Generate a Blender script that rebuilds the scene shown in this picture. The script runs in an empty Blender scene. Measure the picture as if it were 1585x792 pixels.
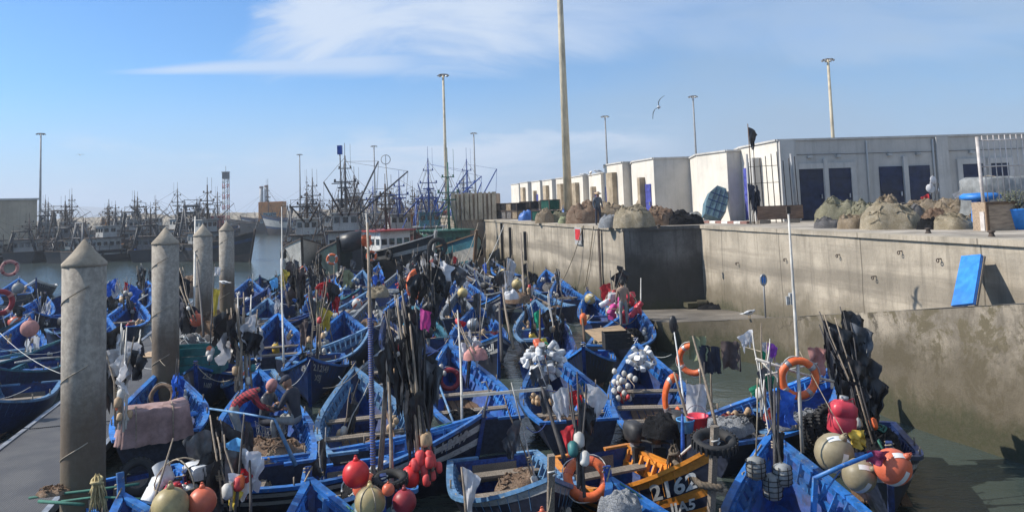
import bpy, bmesh, math, random
from mathutils import Vector, Matrix, Euler, noise
R = math.radians
rnd = random.Random(7)
scene = bpy.context.scene
col = scene.collection
# ------------------------------------------------------------------ camera
CAM_H = 5.8
FPX, CXP, CYP, PITCH, ROLL = 1190.0, 792.5, 229.0, 4.2, -2.0
cam_rot = Euler((R(90 + PITCH), 0, 0)).to_matrix() @ Matrix.Rotation(R(ROLL), 3, 'Z')
cam = bpy.data.cameras.new('camera')
camo = bpy.data.objects.new('camera', cam)
col.objects.link(camo)
camo.matrix_world = Matrix.Translation((0, 0, CAM_H)) @ cam_rot.to_4x4()
cam.sensor_width = 36.0
cam.lens = 36.0 * FPX / 1585.0
cam.shift_y = -(396.0 - CYP) / 1585.0
cam.clip_end = 20000
cam.clip_start = 0.1
scene.camera = camo
# ------------------------------------------------------------------ sun, sky, exposure
SUN_EL, SUN_AZ = 40.0, -86.0          # azimuth clockwise from +Y: the sun stands to the left, a little ahead
sd = Vector((math.sin(R(SUN_AZ)) * math.cos(R(SUN_EL)), math.cos(R(SUN_AZ)) * math.cos(R(SUN_EL)), math.sin(R(SUN_EL))))
sun = bpy.data.lights.new('sun', 'SUN')
sun.energy = 5.0
sun.angle = R(0.5)
sun.color = (1.0, 0.93, 0.82)
suno = bpy.data.objects.new('sun', sun)
col.objects.link(suno)
suno.rotation_euler = (-sd).to_track_quat('-Z', 'Y').to_euler()
scene.view_settings.view_transform = 'Standard'
scene.view_settings.look = 'None'
scene.view_settings.exposure = 0.34
scene.view_settings.gamma = 1.0
scene.view_settings.use_curve_mapping = False
scene.cycles.use_denoising = True
scene.cycles.max_bounces = 8
scene.cycles.volume_bounces = 0
HAZE = 0.0005
world = bpy.data.worlds.new('World')
scene.world = world
world.use_nodes = True
wt = world.node_tree
wt.nodes.clear()
class NT:
    """small helper for node trees"""
    def __init__(s, tree): s.t = tree
    def n(s, typ, **kw):
        nd = s.t.nodes.new(typ)
        for k, v in kw.items():
            if k == 'ins':
                for kk, vv in v.items():
                    if isinstance(vv, bpy.types.NodeSocket): s.t.links.new(vv, nd.inputs[kk])
                    else: nd.inputs[kk].default_value = vv
            else: setattr(nd, k, v)
        return nd
    def m(s, op, a, b=None, c=None, clamp=False):
        nd = s.t.nodes.new('ShaderNodeMath'); nd.operation = op; nd.use_clamp = clamp
        for i, v in enumerate((a, b, c)):
            if v is None: continue
            if isinstance(v, bpy.types.NodeSocket): s.t.links.new(v, nd.inputs[i])
            else: nd.inputs[i].default_value = v
        return nd.outputs[0]
    def ss(s, v, lo, hi):
        nd = s.t.nodes.new('ShaderNodeMapRange'); nd.interpolation_type = 'SMOOTHSTEP'
        s.t.links.new(v, nd.inputs[0]); nd.inputs[1].default_value = lo; nd.inputs[2].default_value = hi
        return nd.outputs[0]
    def mix(s, f, a, b, typ='MIX'):
        nd = s.t.nodes.new('ShaderNodeMix'); nd.data_type = 'RGBA'; nd.blend_type = typ
        for i, v in ((0, f), (6, a), (7, b)):
            if isinstance(v, bpy.types.NodeSocket): s.t.links.new(v, nd.inputs[i])
            elif i == 0: nd.inputs[i].default_value = v
            else: nd.inputs[i].default_value = (*v[:3], 1)
        return nd.outputs[2]
w = NT(wt)
tc = w.n('ShaderNodeTexCoord')
sep = w.n('ShaderNodeSeparateXYZ', ins={0: tc.outputs['Generated']})
sky = w.n('ShaderNodeTexSky', sky_type='NISHITA', sun_disc=False, sun_elevation=R(SUN_EL), sun_rotation=R(SUN_AZ),
          air_density=1.0, dust_density=0.6, ozone_density=2.5)
ay = w.m('MAXIMUM', w.m('ABSOLUTE', sep.outputs['Y']), 0.02)
U = w.m('DIVIDE', sep.outputs['X'], ay)          # tangent of the direction off the harbour axis
V = w.m('DIVIDE', sep.outputs['Z'], ay)
def wnoise(su, sv, scale, det, off=0.0, rough=.55, dist=0.0):
    c = w.n('ShaderNodeCombineXYZ', ins={0: w.m('MULTIPLY', U, su), 1: w.m('MULTIPLY', V, sv), 2: off})
    return w.n('ShaderNodeTexNoise', ins={'Vector': c.outputs[0], 'Scale': scale, 'Detail': det, 'Roughness': rough, 'Distortion': dist}).outputs[0]
n1 = wnoise(1.6, 4.5, 2.2, 9, 3.1, .6, .6)
n2 = wnoise(2.0, 8.0, 2.6, 9, 8.7, .58, .3)
n3 = wnoise(1.0, 14.0, 2.0, 6, 1.7)
# high sheet: its lower edge runs level from the left streak, its left edge climbs steeply
edge = w.m('ADD', V, w.m('MULTIPLY', w.m('SUBTRACT', n1, .5), .10))
sheet = w.m('MULTIPLY', w.ss(edge, .165, .205), w.ss(w.m('ADD', w.m('ADD', U, w.m('MULTIPLY', w.m('SUBTRACT', n1, .5), .5)), w.m('MULTIPLY', V, .55)), -.24, -.06))
bright = w.m('SUBTRACT', 1.0, w.m('MULTIPLY', w.ss(U, -.05, .30), .74))
sheet = w.m('MULTIPLY', w.m('MULTIPLY', sheet, bright), w.ss(n1, .22, .62))
# thin streak reaching left
vs = w.m('SUBTRACT', V, w.m('ADD', .193, w.m('MULTIPLY', w.m('ADD', U, .53), -.005)))
wid = w.m('MULTIPLY', w.ss(U, -.58, -.2), .014)
streak = w.m('MULTIPLY', w.m('SUBTRACT', 1.0, w.ss(w.m('DIVIDE', w.m('ABSOLUTE', w.m('ADD', vs, w.m('MULTIPLY', w.m('SUBTRACT', n3, .5), .018))), w.m('ADD', wid, .004)), .2, 1.1)), w.m('MULTIPLY', w.ss(U, -.55, -.42), w.m('SUBTRACT', 1.0, w.ss(U, -.2, -.05))))
streak = w.m('MULTIPLY', streak, .75)
# low bank of pale cumulus behind the masts
band = w.m('MULTIPLY', w.ss(V, .0, .03), w.m('SUBTRACT', 1.0, w.ss(w.m('ADD', V, w.m('MULTIPLY', w.m('SUBTRACT', n2, .5), .14)), .08, .105)))
band = w.m('MULTIPLY', band, w.m('MULTIPLY', w.ss(U, -.42, -.1), w.m('SUBTRACT', 1.0, w.ss(U, .12, .26))))
band = w.m('MULTIPLY', w.m('MULTIPLY', band, w.ss(n2, .28, .58)), 1.0)
lowleft = w.m('MULTIPLY', w.m('MULTIPLY', w.ss(w.m('MULTIPLY', n2, 1.0), .45, .75), w.m('SUBTRACT', 1.0, w.ss(V, .09, .13))), w.m('MULTIPLY', .5, w.m('SUBTRACT', 1.0, w.ss(U, -.1, .1))))
cl = w.m('MAXIMUM', w.m('MAXIMUM', sheet, streak), w.m('MAXIMUM', band, lowleft))
veil = w.m('MULTIPLY', w.m('MULTIPLY', w.ss(U, -.25, .35), w.ss(wnoise(1.0, 3.0, 1.5, 5, 5.5), .2, .65)), .8)
SKY_S = 0.098
tint = w.mix(1.0, sky.outputs[0], (.54, .94, 1.32), 'MULTIPLY')
low = w.m('MULTIPLY', w.m('SUBTRACT', 1.0, w.ss(V, -.02, .20)), .85)      # pale marine air near the horizon
tint = w.mix(low, tint, (4.1, 5.3, 7.4))
skyc = w.mix(w.m('MULTIPLY', veil, 1.0), tint, (2.9, 4.0, 5.3))
skyc = w.mix(w.m('MULTIPLY', cl, .9), skyc, (5.7, 6.5, 7.7))
# behind and below: plain sky
bg = w.n('ShaderNodeBackground', ins={0: skyc, 1: SKY_S})
wo = w.n('ShaderNodeOutputWorld', ins={0: bg.outputs[0]})

# ------------------------------------------------------------------ pixels of the photograph to points in the place
def ray(px, py):
    return cam_rot @ Vector((px - CXP, -(py - CYP), -FPX))
def at(px, py, z=0.0):
    d = ray(px, py); t = (z - CAM_H) / d.z
    return Vector((d.x * t, d.y * t, z))
def aty(px, py, Y):
    d = ray(px, py); t = Y / d.y
    return Vector((d.x * t, Y, CAM_H + d.z * t))

# ------------------------------------------------------------------ materials
MATS = {}
def base_mat(name):
    m = bpy.data.materials.new(name); m.use_nodes = True
    t = m.node_tree; t.nodes.clear()
    k = NT(t)
    p = k.n('ShaderNodeBsdfPrincipled'); o = k.n('ShaderNodeOutputMaterial', ins={0: p.outputs[0]})
    return m, k, p, o
def paint(name, c, rough=.5, var=.35, scale=5.0, chip=None, chip_at=.66, bump=.15, grain=None, spec=.4, metal=0.0, dirt=(.05, .045, .04), dirt_amt=.35, rand=.25, trans=0.0, fade=None):
    """weathered colour: broad fading, grime, optional chips down to the material below"""
    if name in MATS: return MATS[name]
    m, k, p, o = base_mat(name)
    co = k.n('ShaderNodeTexCoord').outputs['Object']
    inf = k.n('ShaderNodeObjectInfo').outputs['Random']
    off = k.n('ShaderNodeVectorMath', operation='SCALE', ins={0: (37.0, 21.0, 53.0)}); k.t.links.new(inf, off.inputs['Scale'])
    vv = k.n('ShaderNodeVectorMath', operation='ADD', ins={0: co, 1: off.outputs[0]}).outputs[0]
    if grain:
        mp = k.n('ShaderNodeMapping', ins={0: vv, 3: grain}); vg = mp.outputs[0]
    else: vg = vv
    a = k.n('ShaderNodeTexNoise', ins={'Vector': vg, 'Scale': scale, 'Detail': 6, 'Roughness': .65}).outputs[0]
    b = k.n('ShaderNodeTexNoise', ins={'Vector': vv, 'Scale': scale * .23, 'Detail': 4}).outputs[0]
    hi = tuple(min(1, x * (1 + var) + .01) for x in c); lo = tuple(x * (1 - var) for x in c)
    cc = k.mix(k.ss(a, .3, .7), lo, hi)
    cc = k.mix(k.m('MULTIPLY', k.ss(b, .42, .72), dirt_amt), cc, dirt)
    if fade:
        f2 = k.n('ShaderNodeTexNoise', ins={'Vector': vv, 'Scale': scale * .35, 'Detail': 7, 'Roughness': .7, 'Distortion': .6}).outputs[0]
        cc = k.mix(k.m('MULTIPLY', k.ss(f2, .52, .60), .6), cc, fade)
    if chip:
        c2 = k.n('ShaderNodeTexNoise', ins={'Vector': vg, 'Scale': scale * 2.7, 'Detail': 8, 'Roughness': .7}).outputs[0]
        cc = k.mix(k.ss(c2, chip_at, chip_at + .05), cc, chip)
    if rand:
        br = k.m('ADD', 1 - rand / 2, k.m('MULTIPLY', inf, rand))
        hsv = k.n('ShaderNodeHueSaturation', ins={'Color': cc, 'Value': br}); cc = hsv.outputs[0]
    k.t.links.new(cc, p.inputs['Base Color'])
    k.t.links.new(k.m('ADD', rough - .12, k.m('MULTIPLY', a, .24)), p.inputs['Roughness'])
    p.inputs['Specular IOR Level'].default_value = spec; p.inputs['Metallic'].default_value = metal
    if bump:
        bp = k.n('ShaderNodeBump', ins={'Height': a, 'Strength': bump, 'Distance': .02}); k.t.links.new(bp.outputs[0], p.inputs['Normal'])
    if trans:
        tr = k.n('ShaderNodeBsdfTranslucent'); k.t.links.new(cc, tr.inputs[0])
        ms = k.n('ShaderNodeMixShader', ins={0: trans, 1: p.outputs[0], 2: tr.outputs[0]}); k.t.links.new(ms.outputs[0], o.inputs[0])
    MATS[name] = m
    return m
def net_mat(name, c1, c2, scale=14):
    """heaped netting: tangled strands of two colours with deep gaps"""
    if name in MATS: return MATS[name]
    m, k, p, o = base_mat(name)
    co = k.n('ShaderNodeTexCoord').outputs['Object']
    wv = k.n('ShaderNodeTexNoise', ins={'Vector': co, 'Scale': 4.0, 'Detail': 5}).outputs[1]
    wp = k.n('ShaderNodeMix', data_type='RGBA', ins={0: .35, 6: co, 7: wv}).outputs[2]
    v = k.n('ShaderNodeTexVoronoi', feature='DISTANCE_TO_EDGE', ins={'Vector': wp, 'Scale': scale}).outputs[0]
    v2 = k.n('ShaderNodeTexVoronoi', feature='DISTANCE_TO_EDGE', ins={'Vector': co, 'Scale': scale * 2.3}).outputs[0]
    nz = k.n('ShaderNodeTexNoise', ins={'Vector': co, 'Scale': 2.3, 'Detail': 6, 'Roughness': .7}).outputs[0]
    cc = k.mix(k.ss(nz, .38, .62), c1, c2)
    v3 = k.n('ShaderNodeTexNoise', ins={'Vector': wp, 'Scale': 9.0, 'Detail': 8, 'Roughness': .8}).outputs[0]
    strand = k.m('MINIMUM', k.ss(v, .0, .09), k.m('ADD', .35, k.ss(v2, .0, .12)))
    dk = tuple(x * .42 for x in c1)
    cc = k.mix(k.m('MULTIPLY', k.ss(v3, .52, .66), .38), cc, dk)
    cc = k.mix(k.m('MULTIPLY', strand, .55), cc, dk)
    k.t.links.new(cc, p.inputs['Base Color']); p.inputs['Roughness'].default_value = .92; p.inputs['Specular IOR Level'].default_value = .15
    h = k.m('ADD', k.m('MULTIPLY', strand, -1.0), k.m('ADD', k.m('MULTIPLY', nz, .8), k.m('MULTIPLY', v3, -1.2)))
    bp = k.n('ShaderNodeBump', ins={'Height': h, 'Strength': .9, 'Distance': .05}); k.t.links.new(bp.outputs[0], p.inputs['Normal'])
    MATS[name] = m
    return m
def concrete(name, c, wet_z=None, streak=.5, joints=0.0, jdir=(0, 1, 0), weed=False, band=0.0, blotch=0.0, mott=1.0):
    """cast concrete in world space: run-down streaks, tide stain up to wet_z, weed near the water, rough bump"""
    m, k, p, o = base_mat(name)
    pos = k.n('ShaderNodeNewGeometry').outputs['Position']
    s = k.n('ShaderNodeSeparateXYZ', ins={0: pos})
    mp = k.n('ShaderNodeMapping', ins={0: pos, 3: (1.0, 1.0, .07)})
    st = k.n('ShaderNodeTexNoise', ins={'Vector': mp.outputs[0], 'Scale': 3.2, 'Detail': 7, 'Roughness': .7}).outputs[0]
    bl = k.n('ShaderNodeTexNoise', ins={'Vector': pos, 'Scale': .55, 'Detail': 9, 'Roughness': .66}).outputs[0]
    fi = k.n('ShaderNodeTexNoise', ins={'Vector': pos, 'Scale': 11, 'Detail': 7, 'Roughness': .75}).outputs[0]
    st2 = k.n('ShaderNodeTexNoise', ins={'Vector': mp.outputs[0], 'Scale': 9.0, 'Detail': 5, 'Roughness': .7}).outputs[0]
    cc = k.mix(k.ss(bl, .36, .64), tuple(x * (1 - .40 * mott) for x in c), tuple(min(1, x * (1 + .2 * mott)) for x in c))
    cc = k.mix(k.m('MULTIPLY', k.ss(st, .48, .66), streak), cc, tuple(x * .36 for x in c))
    cc = k.mix(k.m('MULTIPLY', k.ss(st2, .54, .70), streak * .8), cc, tuple(x * .42 for x in c))
    cc = k.mix(k.m('MULTIPLY', k.ss(fi, .50, .68), .45 * mott), cc, tuple(x * .42 for x in c))
    if band:   # old tide lines and shuttering lifts
        mz = k.n('ShaderNodeMapping', ins={0: pos, 3: (.06, .06, 1.0)})
        hz = k.n('ShaderNodeTexNoise', ins={'Vector': mz.outputs[0], 'Scale': 1.7, 'Detail': 7, 'Roughness': .65}).outputs[0]
        cc = k.mix(k.m('MULTIPLY', k.ss(hz, .50, .62), band * .7), cc, tuple(x * .42 for x in c))
        zt = k.m('ABSOLUTE', k.m('ADD', k.m('SUBTRACT', s.outputs['Z'], 2.75), k.m('MULTIPLY', k.m('SUBTRACT', hz, .5), 2.2)))
        cc = k.mix(k.m('MULTIPLY', k.m('SUBTRACT', 1.0, k.ss(zt, .05, .55)), band * 1.3), cc, tuple(x * .34 for x in c))
    if blotch:   # spalled and lichen-dark patches with sharp borders
        wv = k.n('ShaderNodeTexNoise', ins={'Vector': pos, 'Scale': 1.25, 'Detail': 12, 'Roughness': .74, 'Distortion': .5}).outputs[0]
        cc = k.mix(k.m('MULTIPLY', k.ss(wv, .49, .56), blotch), cc, tuple(a * b for a, b in zip(c, (.42, .41, .34))))
        cc = k.mix(k.m('MULTIPLY', k.m('SUBTRACT', k.ss(wv, .475, .49), k.ss(wv, .49, .505)), .5), cc, tuple(x * .25 for x in c))
    if blotch:   # a few wandering cracks
        cw = k.n('ShaderNodeTexNoise', ins={'Vector': pos, 'Scale': 1.3, 'Detail': 8, 'Roughness': .7}).outputs[1]
        cv = k.n('ShaderNodeMix', data_type='RGBA', ins={0: .45, 6: pos, 7: cw}).outputs[2]
        ed = k.n('ShaderNodeTexVoronoi', feature='DISTANCE_TO_EDGE', ins={'Vector': cv, 'Scale': .62}).outputs[0]
        cc = k.mix(k.m('MULTIPLY', k.m('SUBTRACT', 1.0, k.ss(ed, .004, .016)), k.m('MULTIPLY', k.ss(bl, .45, .6), .85)), cc, tuple(x * .2 for x in c))
    if joints:
        dt = k.n('ShaderNodeVectorMath', operation='DOT_PRODUCT', ins={0: pos, 1: jdir}).outputs['Value']
        fr = k.m('ABSOLUTE', k.m('SUBTRACT', k.m('FRACT', k.m('DIVIDE', dt, joints)), .5))
        cc = k.mix(k.m('MULTIPLY', k.m('SUBTRACT', 1.0, k.ss(fr, .002, .008)), .75), cc, tuple(x * .2 for x in c))
    if wet_z is not None:
        zz = k.m('ADD', s.outputs['Z'], k.m('ADD', k.m('MULTIPLY', k.m('SUBTRACT', bl, .5), 1.6), k.m('MULTIPLY', k.m('SUBTRACT', st, .5), 1.3)))
        wet = k.m('SUBTRACT', 1.0, k.ss(zz, wet_z - .7, wet_z + .5))
        cc = k.mix(k.m('MULTIPLY', wet, .8), cc, tuple(a * b for a, b in zip(c, (.30, .29, .25))))
        cc = k.mix(k.m('MULTIPLY', k.m('SUBTRACT', 1.0, k.ss(k.m('ADD', s.outputs['Z'], k.m('MULTIPLY', k.m('SUBTRACT', fi, .5), .35)), .42, .55)), .6), cc, tuple(a * .22 for a in c))
        if weed:
            gz = k.m('SUBTRACT', 1.0, k.ss(zz, .45, 1.15))
            cc = k.mix(k.m('MULTIPLY', gz, k.m('ADD', .5, k.m('MULTIPLY', k.ss(fi, .35, .6), .42))), cc, (.050, .052, .028))
    k.t.links.new(cc, p.inputs['Base Color']); p.inputs['Roughness'].default_value = .88; p.inputs['Specular IOR Level'].default_value = .25
    hh = k.m('ADD', k.m('MULTIPLY', fi, .6), k.m('MULTIPLY', bl, 1.5))
    bp = k.n('ShaderNodeBump', ins={'Height': hh, 'Strength': .5, 'Distance': .05}); k.t.links.new(bp.outputs[0], p.inputs['Normal'])
    MATS[name] = m
    return m
GREYWOOD = (.20, .165, .13)
BLUE = paint('boat_blue', (.003, .043, .225), .45, .45, 4, chip=(.08, .10, .14), chip_at=.64, dirt_amt=.7, grain=(1, 3, 3), rand=.5, fade=(.008, .075, .24))
BLUE2 = paint('boat_blue_deep', (.003, .027, .135), .5, .45, 4, chip=(.05, .06, .08), chip_at=.64, dirt_amt=.7, grain=(1, 3, 3), rand=.5, fade=(.006, .05, .17))
RAIL = paint('rail_blue', (.016, .135, .44), .45, .4, 5, chip=(.26, .27, .27), chip_at=.60, dirt_amt=.6, rand=.5, fade=(.04, .165, .38))
RAILP = paint('rail_pale', (.085, .20, .36), .5, .3, 5, chip=(.30, .29, .26), chip_at=.58)
GRAIL = paint('rail_weathered_grey', (.17, .19, .21), .6, .4, 5, chip=(.05, .10, .22), chip_at=.58, grain=(1, 4, 4))
TEALD = paint('rail_teal', (.02, .12, .18), .5, .35, 5, chip=(.2, .2, .18), chip_at=.62)
NAVY = paint('hull_navy', (.006, .011, .030), .4, .4, 3, chip=(.05, .045, .04), chip_at=.69, grain=(1, 4, 4))
NAVYB = paint('hull_navy_blue', (.005, .022, .095), .4, .4, 3, chip=(.05, .05, .05), chip_at=.69, grain=(1, 4, 4))
WHITEP = paint('white_paint', (.62, .62, .60), .5, .2, 4, chip=(.2, .17, .14), chip_at=.64, grain=(1, 4, 4))
DULLW = paint('dull_white_paint', (.36, .36, .35), .6, .25, 4, chip=(.06, .06, .06), chip_at=.60, grain=(1, 4, 4))
ORNG = paint('orange_yellow_paint', (.60, .215, .022), .45, .2, 4, chip=(.25, .12, .04), chip_at=.66, grain=(1, 4, 4))
WOOD = paint('bare_wood', GREYWOOD, .8, .4, 7, grain=(1, 8, 8), bump=.3)
WOODB = paint('brown_wood', (.13, .075, .04), .75, .4, 7, grain=(1, 8, 8), bump=.3)
POLEW = paint('pole_wood', (.24, .19, .14), .75, .35, 6, grain=(6, 6, 1))
POLED = paint('pole_dark', (.05, .045, .045), .7, .4, 6, grain=(6, 6, 1))
POLEL = paint('pole_pale', (.55, .52, .47), .55, .2, 4, grain=(6, 6, 1))
PLYW = paint('plywood', (.42, .29, .17), .7, .25, 3, grain=(1, 6, 6))
BLACKP = paint('black_plastic_bag', (.014, .014, .017), .42, .4, 6, bump=.6, spec=.5, trans=.12)
GREYP = paint('grey_plastic_bag', (.07, .075, .085), .4, .3, 6, bump=.5, spec=.6)
WHITEC = paint('white_cloth', (.62, .62, .64), .75, .15, 6, bump=.3, trans=.25)
REDC = paint('red_cloth', (.55, .02, .03), .7, .2, 6, bump=.3, trans=.2)
YELC = paint('yellow_cloth', (.62, .47, .06), .7, .2, 6, bump=.3, trans=.2)
GRNC = paint('green_cloth', (.0, .30, .16), .7, .2, 6, bump=.3, trans=.2)
PURC = paint('purple_cloth', (.30, .08, .50), .7, .2, 6, bump=.3, trans=.2)
PNKC = paint('pink_cloth', (.62, .06, .30), .7, .2, 6, bump=.3, trans=.2)
MARC = paint('maroon_cloth', (.30, .03, .10), .7, .2, 6, bump=.3, trans=.1)
BLUC = paint('blue_cloth', (.02, .12, .55), .7, .2, 6, bump=.3, trans=.2)
LBLC = paint('light_blue_plastic', (.12, .42, .80), .5, .2, 6, bump=.4, trans=.2)
OLIC = paint('olive_cloth', (.25, .27, .15), .8, .2, 6, bump=.3)
NVYC = paint('navy_cloth', (.02, .025, .045), .8, .2, 6, bump=.3)
BRNC = paint('brown_cloth', (.09, .065, .06), .8, .2, 6, bump=.3)
SALC = paint('salmon_cloth', (.52, .24, .21), .8, .2, 6, bump=.3)
JUGW = paint('white_jug_plastic', (.58, .59, .60), .4, .2, 5, bump=.08, dirt_amt=.35, rand=.5, chip=(.35, .33, .30), chip_at=.62)
JUGR = paint('red_jug_plastic', (.62, .05, .08), .35, .15, 4, bump=.05)
JUGG = paint('green_jug_plastic', (.01, .25, .12), .35, .15, 4, bump=.05)
FLOATW = paint('white_float', (.52, .50, .46), .6, .2, 7, bump=.2)
FLOATB = paint('buff_float', (.45, .30, .17), .65, .25, 7, bump=.2)
FLOATR = paint('red_float', (.55, .05, .05), .55, .25, 7, bump=.2)
FLOATO = paint('orange_float', (.70, .13, .03), .5, .2, 7, bump=.15)
BUOYO = paint('orange_buoy', (.62, .125, .055), .42, .15, 4, chip=(.5, .22, .16), chip_at=.64, bump=.05, dirt_amt=.45)
BUOYR = paint('red_buoy', (.62, .025, .025), .4, .15, 4, chip=(.5, .22, .16), chip_at=.64, bump=.05)
BUOYDR = paint('dark_red_buoy', (.26, .02, .03), .45, .25, 3, bump=.05)
BUOYY = paint('cream_buoy', (.46, .36, .16), .48, .25, 4, chip=(.18, .15, .08), chip_at=.62, bump=.05, dirt_amt=.55)
BUOYG = paint('olive_buoy', (.25, .21, .13), .5, .2, 3, bump=.05, dirt_amt=.5)
TAPE = paint('white_tape', (.68, .68, .66), .6, .1, 6, bump=.1)
RUBBER = paint('rubber', (.012, .012, .013), .75, .3, 9, bump=.2)
COWL = paint('motor_cover', (.022, .022, .024), .55, .3, 8, bump=.4)
STEEL = paint('galvanised_steel', (.36, .37, .38), .45, .2, 5, metal=.5, bump=.05)
RUST = paint('rusty_steel', (.06, .042, .032), .8, .4, 8, bump=.2)
ROPE = paint('rope', (.30, .25, .18), .9, .3, 20, bump=.3)
YROPE = paint('rope_yellowish', (.50, .40, .20), .9, .3, 20, bump=.3)
ROPEB = paint('rope_blue', (.03, .07, .28), .8, .3, 20, bump=.3)
ROPEW = paint('rope_white', (.50, .50, .48), .85, .2, 20, bump=.3)
ROPEG = paint('rope_green', (.04, .16, .12), .85, .2, 20, bump=.3)
TARPP = paint('pinkish_tarpaulin', (.33, .21, .20), .65, .25, 4, bump=.4)
TARPB = paint('blue_tarpaulin', (.02, .09, .30), .45, .25, 4, bump=.4)
TARPT = paint('teal_tarpaulin', (.02, .09, .12), .5, .25, 4, bump=.4)
TARPG = paint('grey_tarpaulin', (.24, .25, .25), .6, .25, 4, bump=.4)
NRUST = net_mat('net_rust', (.34, .22, .15), (.50, .37, .27))
NBRN = net_mat('net_brown', (.43, .33, .22), (.62, .50, .37))
NTAN = net_mat('net_tan', (.52, .43, .29), (.72, .62, .46))
NOLV = net_mat('net_olive', (.37, .35, .23), (.54, .50, .36))
NGRY = net_mat('net_grey', (.23, .22, .22), (.36, .34, .33))
NBLK = net_mat('net_black', (.018, .019, .022), (.05, .05, .055))
NGRN = net_mat('net_green', (.02, .12, .10), (.06, .20, .15))
NRED = net_mat('net_red', (.36, .05, .05), (.42, .12, .10))
NBLU = net_mat('net_blue', (.03, .07, .20), (.08, .13, .28))
NWHT = net_mat('net_white', (.45, .47, .50), (.62, .63, .64))
BOARDB = paint('bright_blue_board', (.02, .20, .62), .45, .2, 4, chip=(.3, .33, .36), chip_at=.70)
CRATEB = paint('blue_crate', (.03, .14, .45), .45, .2, 4)
CRATEY = paint('yellow_crate', (.60, .40, .05), .45, .2, 4)
CRATEG = paint('teal_crate', (.02, .15, .15), .5, .3, 4)
SKIN = paint('skin', (.30, .16, .10), .6, .12, 6, bump=.05, rand=0)
HAIR = paint('dark_hair', (.012, .010, .009), .7, .2, 20, rand=0)
GULLW = paint('gull_white', (.68, .68, .68), .7, .1, 6, rand=0)
GULLG = paint('gull_grey', (.17, .175, .18), .7, .2, 6, rand=0)
GULLK = paint('gull_black', (.02, .02, .02), .7, .2, 6, rand=0)
BEAK = paint('gull_beak', (.55, .32, .04), .5, .1, 6, rand=0)

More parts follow.
